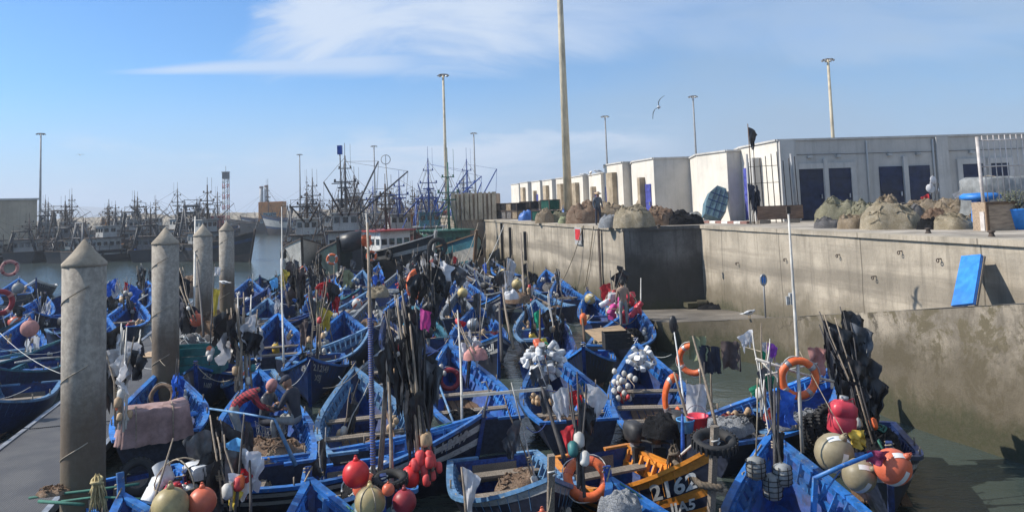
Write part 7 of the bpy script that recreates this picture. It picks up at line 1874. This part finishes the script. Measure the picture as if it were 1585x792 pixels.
# --- masts and poles
mast(A(1242, 700, 14.5), A(1220, 325, 15.2), 'tall pale mast with a small white lamp, right of the green flags', .032, POLEL, head='light', bend=.01)
mast(A(1232, 560, 15.0), A(1231, 480, 15.3), 'short yellow stick lashed to the tall pale mast', .015, CRATEY, bend=0)
tag(MB().box(A(1226, 462, 15.1), (.10, .10, .22)).box(A(1219, 465, 15.1), (.05, .05, .16)).build('mast_lamp', DULLW), 'small white lamp box half way up the pale mast', 'lamp')
mast(A(578, 740, 12.8), A(569, 345, 14.5), 'tall mast whipped with blue rope in the centre foreground', .035, POLEW, ROPEB, bend=.004)
mast(A(588, 735, 12.9), A(602, 478, 14.0), 'weathered pole leaning on the blue whipped mast', .04, POLEW, bend=.02)
mast(A(606, 750, 12.6), A(600, 560, 13.3), 'short forked pole left of the tall black flags', .03, POLEW)
mast(A(715, 650, 16.5), A(708, 480, 18.5), 'thin pole standing right of the tall black flags', .025, POLEL)
mast(A(1060, 640, 17.0), A(1043, 510, 17.8), 'white tipped thin pole by the clothes', .022, WHITEP)
tag(MB().ball(A(1042, 502, 17.8), .14, 0, 8, (.7, .4, 1.5)).build('pole_flag', BLACKP), 'black wrapped flag on the white tipped pole', 'flag')
mast(A(1075, 690, 15.3), A(1043, 575, 15.6), 'slanting dark pole over the black outboard motors', .03, POLEW)
mast(A(1057, 700, 14.3), A(1056, 640, 14.5), 'short blue post beside the outboard motors', .035, BLUE, bend=0)
mast(A(877, 720, 13.4), A(838, 598, 14.2), 'slanting steel strut holding the awning bar', .035, POLED, bend=0)
tag(MB().bar(A(845, 601, 14.2), A(715, 613, 15.0), .06, .05).tube([A(748, 645, 15.2), A(757, 605, 15.1), A(752, 590, 15.1), A(745, 592, 15.1)], .018, 6).build('awning_bar', TARPG), 'grey bar with a white loop over the middle boats', 'bar')
mast(A(458, 720, 14.0), A(425, 648, 14.2), 'blue bent strut over the net menders boat', .035, RAILP, bend=0)
tag(MB().tube([A(425, 648, 14.2), A(380, 640, 14.6), A(325, 632, 15.4)], .022, 6).build('awning_pole', RAILP), 'pale blue pole reaching over the net menders', 'pole', 'masts and poles')
mast(A(230, 800, 11.6), A(268, 678, 12.4), 'slanting thin pole before the covered box at left', .018, POLEW, bend=.01)
mast(A(388, 800, 11.5), A(385, 690, 12.2), 'dark thin pole among the white rags at lower left', .02, POLED)
mast(A(439, 560, 24), A(435, 400, 27), 'pale thin pole before the open water', .03, POLEL, bend=0)
mast(A(437, 430, 40), A(436, 320, 44), 'very thin white pole over the open water with red floats', .035, POLEL, bend=0)
mast(A(300, 500, 28.5), A(302, 335, 33), 'thin pole leaning by the third piling', .04, POLEL, bend=.003)
mast(A(315, 520, 26), A(305, 405, 30), 'dark thin pole beside the third piling', .035, POLED, bend=.003)
mast(A(777, 560, 23.5), A(773, 470, 25), 'dark stem pole above the scripted navy bow', .05, POLED, bend=0)
mast(A(795, 540, 24), A(778, 445, 26), 'bent pale pole right of the striped bows', .04, POLEW, bend=-.05)
mast(A(812, 470, 38), A(806, 360, 42), 'tall brown pole with a red float at the quay wall', .05, POLEW, bend=.0)
mast(A(992, 470, 33), A(992, 430, 33.5), 'thin stake standing before the dark quay corner', .03, POLEL, bend=0)
mast(A(905, 530, 25), A(900, 478, 26), 'blue post with an orange float behind the red flag', .04, WOODB, bend=0)
tag(MB().lathe([(.07, -.2), (.11, -.14), (.12, .1), (.06, .2)], Matrix.Translation(A(903, 494, 25.8)), 12).build('pole_float', FLOATO), 'orange float slipped over a post', 'float')
mast(A(1110, 665, 15.5), A(1072, 520, 17.0) , 'slanting pole carrying hung clothes', .03, POLEW)
for k, (px, py0, py1, Y) in enumerate(((1085, 640, 530, 17.8), (1092, 650, 560, 17.6), (1102, 640, 575, 17.9), (1146, 575, 530, 19.0))):
    mast(A(px, py0, Y), A(px - 2, py1, Y + .1), ['clothes rail stake nearest the half hidden ring', 'second clothes rail stake from the half hidden ring', 'third clothes rail stake, thick', 'dark stake standing in the water under a green bag'][k], .022, [POLEW, POLED, POLEW, POLED][k], bend=0)
tag(MB().tube([A(1065, 528, 17.9), A(1110, 538, 18.0), A(1150, 536, 18.6), A(1182, 545, 16.6)], .012, 5).build('clothes_line', ROPE), 'line with clothes strung to the green flags', 'rope')
rag(A(1066, 520, 17.85), .42, .55, OLIC, 'olive cloth thrown over the half hidden ring', .1, 6, 'hung_shirt', droop=.1)
rag(A(1082, 535, 17.8), .30, .62, NVYC, 'navy shirt hung on the line beside the olive cloth', .1, 7, 'hung_shirt', droop=.05)
rag(A(1100, 536, 17.9), .26, .62, NVYC, 'striped navy trousers hung on the line', .2, 8, 'hung_shirt', droop=.05)
rag(A(1116, 528, 18.0), .40, .66, BRNC, 'brown jacket hung on the line left of the green bag', .1, 9, 'hung_shirt', droop=.05)
rag(A(1250, 538, 16.2), .42, .55, SALC, 'salmon pink towel draped left of the tall black flags', .1, 10, 'hung_towel', droop=.1)
rag(A(1252, 545, 16.4), .34, .6, WHITEC, 'pale cloth draped behind the large orange lifebuoy', .3, 11, 'hung_towel', droop=.1)
rag(A(1193, 612, 15.2), .55, .60, BLUC, 'bright blue plastic bag hung over the pale blue thwarts', .2, 12, 'hung_bag', droop=.2)
rag(A(1200, 560, 15.9), .25, .8, WHITEC, 'long white rag on the green flag frame', .2, 13, 'hung_rag', droop=.2)
rag(A(1062, 595, 16.4), .42, .75, WHITEC, 'white sack hung behind the slim orange horseshoe ring', .2, 14, 'hung_sack', droop=.05)
rag(A(716, 722, 12.2), .26, .62, WHITEC, 'white pointed rag on a stick before the blue stern', .0, 15, 'hung_rag', droop=.8)
mast(A(722, 800, 11.9), A(714, 722, 12.2), 'stick holding the white pointed rag', .02, POLEW)
# cross poles at the right frame
tag(MB().tube([A(1170, 555, 15.0), A(1240, 578, 15.2), A(1290, 590, 15.6)], .028, 6).tube([A(1185, 580, 15.0), A(1265, 562, 15.4)], .02, 6).tube([A(1180, 560, 15.1), A(1238, 620, 15.1)], .02, 6).build('crossed_poles', POLEL), 'crossed pale poles behind the large orange lifebuoy', 'poles')
rope(A(1236, 540, 15.1), A(1322, 700, 13.4), 'thin line from the large lifebuoy down to the yellow scoop', .02, .008)
# blue rail pole with a maroon flag, blue post
pl_ = root('blue_rail_pole', A(1258, 792, 12.0), 0, 'blue pole on a post with a maroon rag at its end', 'pole')
o0 = A(1258, 792, 12.0)
MB().bar((0, 0, -.1), A(1262, 738, 12.0) - o0, .07, .07).tube([A(1260, 740, 12.0) - o0, A(1300, 722, 12.0) - o0, A(1350, 702, 12.0) - o0], .035, 8).tube([A(1268, 775, 12.0) - o0, A(1300, 728, 12.0) - o0], .012, 5).build('pole', RAIL, pl_)
mb = MB(); cloth(mb, A(1343, 698, 11.98) - o0, .1, .34, .20, 31, droop=.1, ragged=.2); mb.build('rag', MARC, pl_)
# pink can, yellow scoop, tyre fenders
M_ = Matrix.Translation(A(1302, 668, 15.0)) @ Matrix.Rotation(.15, 4, 'Y')
mb = MB(); jug_mesh(mb, M_, .24, .62); o_ = mb.build('pink_can', [JUGR, JUGW]); tag(o_, 'large pinkish red can hung beneath the black flags at right', 'can')
mb = MB(); cloth(mb, (0, 0, 0), .4, .42, .30, 5, droop=.1, ragged=.1); ys = mb.build('yellow_scoop', CRATEY); ys.location = A(1312, 668, 13.6); tag(ys, 'yellow plastic scoop above the taped buoys', 'scoop')
yt = bP.w(1.0, 0, None, .10); tyre(Matrix.Translation(yt + Vector((.0, -.05, -.02))) @ Matrix.Rotation(R(12), 4, 'X'), 'old tyre hung over the stem of the 2162 boat', .27, .085)
tyre(Matrix.Translation(A(213, 738, 14.2)) @ Matrix.Rotation(R(65), 4, 'X') @ Matrix.Rotation(R(20), 4, 'Y'), 'old tyre propped behind the slanting pole at lower left', .26, .085)
tyre(Matrix.Translation(bU.w(1.0, 0, None, -.12) + Vector((0, -.05, 0))) @ Matrix.Rotation(R(10), 4, 'X'), 'tyre ringed round the dark stem below the white jerrycans', .24, .08)
tyre(Matrix.Translation(A(1285, 650, 16.4)) @ Matrix.Rotation(R(80), 4, 'X'), 'row end tyre fender by the black flags', .26, .085)
for k in range(5): tyre(Matrix.Translation(A(1246 + 12 * k, 668 - 4 * k, 16.2 + .12 * k)) @ Matrix.Rotation(R(75), 4, 'X') @ Matrix.Rotation(R(60), 4, 'Y'), 'tyre in the row hung along the boat below the ramp', .24, .08, group='row of tyre fenders')
tyre(Matrix.Translation(A(604, 742, 11.9)) @ Matrix.Rotation(R(8), 4, 'X'), 'tyre on the dark stem above the small orange buoy', .20, .07)
# motors, buckets
outboard(A(985, 706, 16.1), R(-70), 'left of two black covered outboard motors')
outboard(A(1018, 708, 16.0), R(-75), 'right of two black covered outboard motors, nearer the red bucket')
outboard(A(1050, 690, 16.0), R(-80), 'grey engine block beside the red bucket', group=None)
heap(A(1030, 672, 15.8), .45, .35, .38, NBLK, 'black covered bundle behind the outboard motors', 33, name='covered_bundle', cat='bundle', group=None, strands=4)
bk_ = root('red_bucket', A(1081, 672, 15.4), 0, 'orange red bucket behind the outboard motors', 'bucket'); MB().lathe([(.15, 0), (.20, .34), (.215, .34), (.215, .37), (.19, .36), (.14, .03)], None, 18).build('pail', JUGR, bk_); MB().torus(Matrix.Translation((0, 0, .35)) @ Matrix.Rotation(R(60), 4, 'X'), .21, .008, 12, 4, 0, 0, 3.14).build('handle', STEEL, bk_)
bk_ = root('teal_bucket', A(1062, 668, 15.3), 0, 'turquoise bucket left of the orange red one', 'bucket'); MB().lathe([(.13, 0), (.17, .22), (.185, .22), (.185, .25), (.16, .24), (.12, .03)], None, 18).build('pail', LBLC, bk_)
# covered box, plank, crates
tarp_box((*bA.w(.02, .06, .5).xy, .62), (1.45, .82, .80), TARPP, 'box under a pinkish cloth lashed at the stern of a boat', bA.rz - R(84), 3)
tag(MB().bar(A(916, 520, 27.5), A(970, 512, 28.2), .9, .04, up=(0, -.4, 1)).build('plywood_sheet', PLYW), 'pale plywood sheet laid over the boat where a man stands', 'board')
crate(A(308, 575, 23.5), (1.5, .8, .75), CRATEG, 'large teal fish box by the second piling', R(5), fill=NGRY)
crate(A(955, 538, 26.4), (.9, .6, .5), RUBBER, 'black crate below the plywood sheet', R(4))
for k, (px, py, Y, m, lab) in enumerate(((655, 600, 17.5, TARPG, 'grey white sack in the bow under the dull red lifebuoy'), (960, 775, 11.7, NWHT, 'checked sack in the bow at the bottom edge'), (735, 545, 23.0, SALC, 'red striped sack in the boat with the silver buoy'), (790, 455, 33, WHITEC, 'pale bundle of sheets near the quay wall'))):
    heap(A(px, py, Y) - Vector((0, 0, .2)), .34, .26, .36, m, lab, 60 + k, name='sack', cat='sack', group='sacks in boats', strands=3)
heap(A(660, 610, 17.6) - Vector((0, 0, .1)), .3, .25, .3, DULLW, 'dirty white box shaped bundle in the bow of the boat by the tall flags', 66, name='sack', cat='sack', group='sacks in boats', strands=3)
# nets in the hero boats
heap(bA.w(.50, .0, .12), .95, .7, .55, NBRN, 'brown net with yellow rope in the boat beside the second piling', 101, rz=bA.rz, smat=ROPE, strands=30)
heap(bA.w(.18, -.35, .5), .5, .45, .5, NRUST, 'rust net next to the pinkish covered box', 102, rz=bA.rz, strands=30)
heap(bB.w(.30, -.15, .15), 1.0, .85, .60, NRUST, 'rust brown net lying at the feet of the net menders', 103, rz=bB.rz, strands=50)
heap(bB.w(.14, .1, .3), .55, .6, .40, NBRN, 'brown net heaped astern of the net menders', 104, rz=bB.rz, strands=30)
heap(bN.w(.2, .3, .45), .6, .5, .42, NRED, 'red net piled in the boat with pale blue thwarts', 105, rz=bN.rz, strands=30)
heap(bN.w(.34, .2, .45), .4, .4, .30, NBLK, 'black net beside the red net under the hung clothes', 106, rz=bN.rz, strands=20)
heap(bN.w(.55, .2, .5), .4, .35, .26, NRED, 'small red net below the white rag and blue bag', 107, rz=bN.rz, strands=20)
heap(bN.w(.06, -.4, .8), .7, .5, .28, NWHT, 'pale netting over the stern behind the tyre of the 2162 boat', 108, rz=bN.rz, strands=20)
heap(bN.w(.42, -.75, .75), .75, .30, .22, NWHT, 'pale grey netting on the near side below the blue plastic bag', 109, rz=bN.rz, strands=20)
heap(bV.w(.55, .1, .9), .55, .5, .34, NBLK, 'black and white checked net pile left of the bright red buoy', 110, rz=bV.rz, strands=30, smat=ROPEW)
heap(bV.w(.86, -.35, 1.0), .5, .35, .3, TARPT, 'dark cover over the boat behind the red floats', 111, rz=bV.rz, name='cover', cat='cover', group=None, strands=4)
heap(bM.w(.35, .1, .6), .8, .5, .5, NBLK, 'dark striped net below the tall black flags', 112, rz=bM.rz, strands=24, smat=ROPEG)
heap(F7.w(.45, .0, .5), 1.0, .7, .5, NBLK, 'black net under the standing man at the quay corner', 113, rz=F7.rz, strands=24)
heap(F7.w(.22, .45, .6), .6, .5, .4, NTAN, 'tan net at the left side of the quay corner boat', 114, rz=F7.rz, strands=24)
heap(F9.w(.6, 0, .4), .6, .5, .5, NGRY, 'grey net in the small boat against the wall', 115, rz=F9.rz, strands=14)
heap(A(300, 535, 25) - Vector((0, 0, .6)), 1.1, .8, .9, NGRY, 'grey and white gear heap right of the second piling', 116, strands=30, smat=ROPEW)
heap(A(335, 500, 29) - Vector((0, 0, .4)), 1.0, .8, .8, NRUST, 'rust gear heap between the second and third pilings', 117, strands=30)
heap(A(295, 440, 38) - Vector((0, 0, .6)), 1.1, .8, 1.0, NRUST, 'reddish gear pile left of the third piling', 118, strands=20)
heap(A(585, 443, 37) - Vector((0, 0, .5)), .55, .45, .5, NTAN, 'pale gear pile under the pale pole', 119, strands=20)
heap(A(800, 455, 37) - Vector((0, 0, .4)), .6, .5, .5, NRUST, 'brown and pink gear near the foot of the quay wall', 120, strands=20)
strands(A(150, 742, 13.2), 46, .19, YROPE, 'yellowish frayed rope hung on the stem at lower left', .55, seed=3)
heap(A(85, 762, 13.9), .30, .22, .09, NRUST, 'reddish brown rope tangle on the pontoon edge', 122, name='rope_tangle', cat='rope', strands=20, group=None)
tag(MB().tube([A(45, 770, 13.9), A(80, 765, 13.9), A(150, 757, 13.6), A(215, 748, 13.4)], .025, 5).tube([A(95, 775, 13.5), A(150, 768, 13.3), A(230, 772, 12.6)], .02, 5).tube([A(60, 775, 13.6), A(130, 780, 13.2)], .03, 5).build('mooring_poles', ROPEG), 'bundle of pale green lines tied across the pontoon end', 'rope')
# heavy twisted hawser on the 2162 bow
mb = MB()
P0, P1, P2_ = A(1043, 715, 12.95), A(1085, 750, 12.35), A(1118, 755, 12.25)
for k in range(3):
    pts = []
    for i in range(26):
        u = i / 25; c_ = P0.lerp(P1, min(1, u * 1.5)) if u < .667 else P1.lerp(P2_, (u - .667) * 3); a = u * 26 + k * 2.1
        pts.append(c_ + Vector((0, math.cos(a) * .03, math.sin(a) * .03)))
    mb.tube(pts, .034, 6)
tag(mb.build('hawser', ROPEBR), 'thick brown twisted hawser over the 2162 bow', 'rope')
strands(A(1043, 698, 13.0), 40, .16, ROPEBR, 'knot of brown rope ends on the orange rail', .42, seed=4, name='rope_knot')
tag(MB().tube([A(1108, 668, 12.6), A(1075, 685, 13.2), A(1052, 705, 13.5), A(1047, 716, 13.6)], .02, 6).build('white_bent_rail', POLEL), 'white bent rail above the orange planks', 'rail')
# --- people
p = bB.w(.46, .48, .24); person(p, R(-62), pose('bend'), [plaid(), TARPG, MATS['plaid_red'], RUBBER], 'fisherman in red plaid shirt and grey trousers bending over a net', hat='cap', hatm=GREYP, scale=1.12)
p = bB.w(.58, -.05, .20); person(p, bB.rz + R(150), pose('sit'), [GREYP, NVYC, GREYP, RUBBER], 'fisherman in a pale hood holding the net in the bow', hat='hood', hatm=SALC, scale=1.15)
p = bB.w(.44, -.66, .34); person(p, R(75), pose('sit'), [NVYC, TARPG, NVYC, RUBBER], 'fisherman in black jacket sitting and mending the net', hat='cap', hatm=NVYC, scale=1.2)
mb = MB(); a0, a1 = bB.w(.46, .15, .95), bB.w(.46, -.45, 1.05); rq = random.Random(5)
for k in range(26):
    u = k / 25; t_ = a0.lerp(a1, u) - Vector((0, 0, .25 * math.sin(u * 3.14))); mb.tube([t_, t_ + Vector((rq.uniform(-.1, .1), rq.uniform(-.1, .1), -.35)), t_ + Vector((rq.uniform(-.25, .25), rq.uniform(-.2, .2), -.8))], .006, 4)
for q in range(5): mb.tube([a0.lerp(a1, k / 12) - Vector((rq.uniform(-.03, .03), rq.uniform(-.05, .05), .25 * math.sin(k / 12 * 3.14) + .15 * q)) for k in range(13)], .006, 4)
tag(mb.build('hand_held_net', NWHT), 'white net stretched between the fishermen', 'fishing net')
p = at(966, 500, .75); p = A(966, 505, 29.5); person((p.x, p.y, p.z), R(10), pose('stand'), [paint('beige_shirt', (.34, .23, .17), .85, .1, 6), TARPG, MATS['beige_shirt'], RUBBER], 'man in beige shirt seen from behind in the quay corner boat', scale=.97)
p = F9.w(.42, -.2, .25); person(p, R(180), pose('sit'), [TARPG, NVYC, TARPG, RUBBER], 'man in grey seated in the small boat against the wall', hat='cap', hatm=GREYP, scale=1.1)
gull(Matrix.Translation(A(347, 437, 38)) @ Matrix.Rotation(1.2, 4, 'Z'), 'seagull perched by the last piling', False)
# --- loose poles and flags scattered over the far boats
r6 = random.Random(77)
FM = [(BK, 'black'), (GREYP, 'grey'), (BK, 'black'), (WH, 'white'), (NVYC, 'navy'), (BLUC, 'blue'), (REDC, 'red'), (YELC, 'yellow')]
used = set()
for i, (b, short) in enumerate(FILL):
    if r6.random() < .5:
        n = r6.choice([1, 2, 4, 5, 6]); cs_ = [FM[min(7, int(r6.expovariate(.7)))] for _ in range(n + 1)]
        base = b.w(r6.uniform(.3, .9), r6.uniform(-.5, .5), .3); top = base + Vector((r6.uniform(-.4, .4), r6.uniform(-.3, .5), r6.uniform(1.6, 3.0)))
        two = cs_[0][1] if cs_[0][1] == cs_[-1][1] else cs_[0][1] + ' and ' + cs_[-1][1]
        flag_bundle(base, top, 'poles flying %s cloth in the boat with %s' % (two, short), n=n, spread=.15, fan=.45, seed=200 + i, flags=[(c[0], r6.uniform(.5, 1), r6.uniform(.3, .55), r6.uniform(.4, .9), r6.uniform(0, 6)) for c in cs_], floats=[r6.choice([FLOATW, FLOATB, FLOATB, FLOATW, FLOATR]) for _ in range(r6.randint(0, 6))], pole=(POLEW, POLED, POLEL), fl_h=(0, .5))
    if r6.random() < .45:
        base = b.w(r6.uniform(.2, .8), r6.uniform(-.7, .7), .5); d_ = Vector((math.cos(b.rz), math.sin(b.rz), 0))
        q = [base + d_ * -1.4 + Vector((0, 0, .35)), base + d_ * 1.6 + Vector((r6.uniform(-.3, .3), 0, r6.uniform(.5, 1.0)))]
        tag(MB().tube([q[0], q[0].lerp(q[1], .5) + Vector((0, 0, .04)), q[1]], .032, 6).bar(q[0] - d_ * .5 - Vector((0, 0, .12)), q[0], .16, .03).build('oar', r6.choice([POLEW, POLEL, WOODB, RAILP])), 'oar laid along the boat with ' + short, 'oar', 'oars')
    if r6.random() < .55: load_boat(b, r6.choice(['a rust net', 'a brown net', 'a green net', 'a black net', 'a coiled rope', 'a grey net']) , short, True)
    if r6.random() < .3: outboard(b.w(.0, .1, .55), b.rz, 'outboard motor on the stern of the boat with ' + short)
hb_ = [(bA, 'second piling boat'), (bC, 'plank thwart boat'), (bD, 'dull red lifebuoy boat'), (bE, 'big jug bundle boat'), (m2, 'weathered deck boat'), (F8, 'pale slotted boat'), (F10, 'yellowish buoy boat'), (F11, 'silver buoy boat')]
for i, (b, nm) in enumerate(hb_):
    base = b.w(.35, (-1) ** i * .55, .45); d_ = Vector((math.cos(b.rz), math.sin(b.rz), 0))
    tag(MB().tube([base - d_ * 1.2, base + d_ * 1.5 + Vector((0, 0, .35))], .032, 6).bar(base - d_ * 1.7 - Vector((0, 0, .1)), base - d_ * 1.2, .16, .03).build('oar', [POLEW, WOODB, RAILP][i % 3]), 'oar stowed in the ' + nm, 'oar', 'oars')
SH = [(bA, 'boat beside the second piling'), (bC, 'plank thwart boat'), (bD, 'dull red lifebuoy boat'), (bE, 'big jug bundle boat'), (bF, 'float string boat'), (bG, 'boat numbered 2-1.2719'), (bN, 'pale blue thwart boat'), (bR, 'white plank boat'), (bW, 'ZLZ 1100 boat'), (b7, '2.1.2149 boat'), (F7, 'quay corner boat'), (F8, 'pale slotted rail boat'), (F9, 'small wall boat'), (F10, 'yellowish buoy boat'), (F11, 'silver buoy boat'), (F12, 'scripted navy boat'), (F13, 'striped black boat'), (m1, 'last piling boat'), (m2, 'weathered deck boat'), (m4, 'boat under the trawler lifebuoy'), (m5, 'brown float boat'), (m9, 'orange ring boat'), (m13, 'long pale rail boat'), (L1, 'left edge slotted boat'), (L2, 'boat numbered 32 35'), (L3, 'second left edge boat'), (L4, 'grey buoy boat at left'), (L6, 'small lettered navy boat'), (L7, 'pontoon flag boat'), (L8, 'blue and white flag boat')]
r7 = random.Random(5); NETS = [(NRUST, 'rust'), (NBRN, 'brown'), (NBLK, 'black'), (NGRY, 'grey'), (NOLV, 'olive'), (NGRN, 'green')]
def gear(b, nm, k):
    """small working gear in a boat: split net heap, floats on a line, thin poles, rope coil, a can"""
    m, c_ = NETS[r7.randint(0, 5)]
    if r7.random() < .7: heap(b.w(r7.uniform(.15, .35), r7.uniform(-.4, .4), .2), r7.uniform(.4, .6), r7.uniform(.3, .5), r7.uniform(.25, .45), m, 'small %s net bundle in the %s' % (c_, nm), 300 + k, rz=b.rz, strands=16, n=16)
    rt = root('float_line', b.w(r7.uniform(.3, .8), r7.choice((-.6, .6)), None, -.12), b.rz, '%s floats along the side of the %s' % (['pale', 'buff', 'pale', 'buff', 'red'][k % 5], nm), 'floats', 'strings of floats'); pts = []
    for q in range(r7.randint(5, 11)):
        v = Vector((r7.uniform(-.55, .55), r7.uniform(-.12, .12), r7.uniform(-.15, .12))); pts.append(v); MB().ball(v, r7.uniform(.05, .085), 0, 8, (1, 1, 1.3)).build('float', [FLOATW, FLOATB, FLOATW, FLOATB, FLOATR][k % 5], rt)
    MB().tube(pts, .009, 4).build('line', ROPE, rt)
    n = r7.randint(2, 4); base = b.w(r7.uniform(.35, .9), r7.uniform(-.7, .7), .3)
    c1, c2 = r7.choice(((BK, 'black'), (BK, 'black'), (BK, 'black'), (GREYP, 'grey'), (GREYP, 'grey'), (WH, 'white'), (BLUC, 'blue'))), None
    if r7.random() < .62: flag_bundle(base, base + Vector((r7.uniform(-.5, .5), r7.uniform(-.3, .5), r7.uniform(1.3, 2.3))), 'thin marker poles with %s scraps in the %s' % (c1[1], nm), n=n, spread=.08, fan=.35, seed=400 + k, flags=[(c1[0], r7.uniform(.6, 1), r7.uniform(.2, .4), r7.uniform(.35, .8), r7.uniform(0, 6)) for _ in range(n)], floats=[r7.choice([FLOATW, FLOATB, FLOATB, FLOATR]) for _ in range(r7.randint(0, 4))], pole=(POLEW, POLED, POLEL), pr=.014, fl_h=(0, .5))
    if r7.random() < .5:
        mb = MB(); jug_mesh(mb, Matrix.Rotation(r7.uniform(-1.4, 1.4), 4, 'Y'), .13, .38); j_ = mb.build('jerrycan', [r7.choice([JUGW, JUGR, CRATEB, CRATEY]), JUGW]); j_.location = b.w(r7.uniform(.1, .6), r7.uniform(-.4, .4), .3); tag(j_, 'single can lying in the ' + nm, 'jerrycan')
    if b in (bR, bP, bQ, bG): return
    a_ = b.w(1.0, 0, None, .05); e = a_ + Vector((r7.uniform(-2.2, 2.2), r7.uniform(-1, 2.2), r7.uniform(-.5, .1)))
    rope(a_, e, 'slack bow line of the ' + nm, .25, .011, r7.choice([ROPE, ROPEW, ROPEB]))
for k, (b, nm) in enumerate(SH): gear(b, nm, k)
for k, (b, short) in enumerate(FILL): gear(b, 'boat with ' + short, 100 + k)
# mooring lines between neighbours
ml = [((256, 566, 21.2), (232, 520, 24)), ((100, 580, 19), (0, 515, 23)), ((900, 586, 17), (838, 600, 14.2)), ((855, 740, 11.9), (845, 792, 11.6)), ((500, 600, 18), (560, 568, 20)), ((1190, 670, 14), (1175, 560, 15)), ((815, 660, 17), (845, 655, 17)), ((960, 655, 17), (985, 668, 17)), ((700, 500, 26), (740, 520, 24)), ((448, 598, 19), (480, 556, 22)), ((610, 560, 19), (690, 532, 20.5)), ((740, 345, 66), (690, 440, 40)), ((752, 355, 66), (722, 430, 55)), ((780, 348, 62), (700, 470, 42))]
for i, (a_, b_) in enumerate(ml):
    rope(A(*a_), A(*b_), ['line from the left blue bow to the pontoon', 'line from the nearest piling to the left edge boat', 'line from the red flag to the awning bar', 'line hanging from the grey stem post', 'line across the plank thwart boat', 'line beside the netted floats', 'line between the lifebuoy boat and the jug boat', 'line between the jug boat and the float string boat', 'line near the silver buoy', 'line from the net menders bow to the 2.1.2149 bow', 'line from the tall black flags to the dull red lifebuoy', 'upper line from the far quay wall to the middle boats', 'line from the far quay wall to the teal bow', 'lower long line from the quay wall to the middle boats'][i], .15 if i < 11 else .8, .009 if i < 11 else .025, [ROPE, ROPEW, ROPEB, ROPE][i % 4])
dup = {k: v for k, v in USED.items() if len(v) > 1 and not (all(v) and len(set(v)) == 1)}
print('DUP LABELS', {k: len(v) for k, v in USED.items() if len(v) > 1})
print('BAD WORDS', [k for k in USED if not 4 <= len(k.split()) <= 16])

# ------------------------------------------------------------------ sea air over the whole harbour
hzm = bpy.data.materials.new('sea_haze'); hzm.use_nodes = True; ht_ = NT(hzm.node_tree); hzm.node_tree.nodes.clear()
vol = ht_.n('ShaderNodeVolumePrincipled', ins={'Color': (.80, .88, 1.0, 1), 'Density': HAZE, 'Anisotropy': 0.2})
ho = ht_.n('ShaderNodeOutputMaterial'); ht_.t.links.new(vol.outputs[0], ho.inputs['Volume'])
tag(MB().box((0, 1750, 44), (7400, 3700, 94)).build('haze', hzm), kind='stuff')
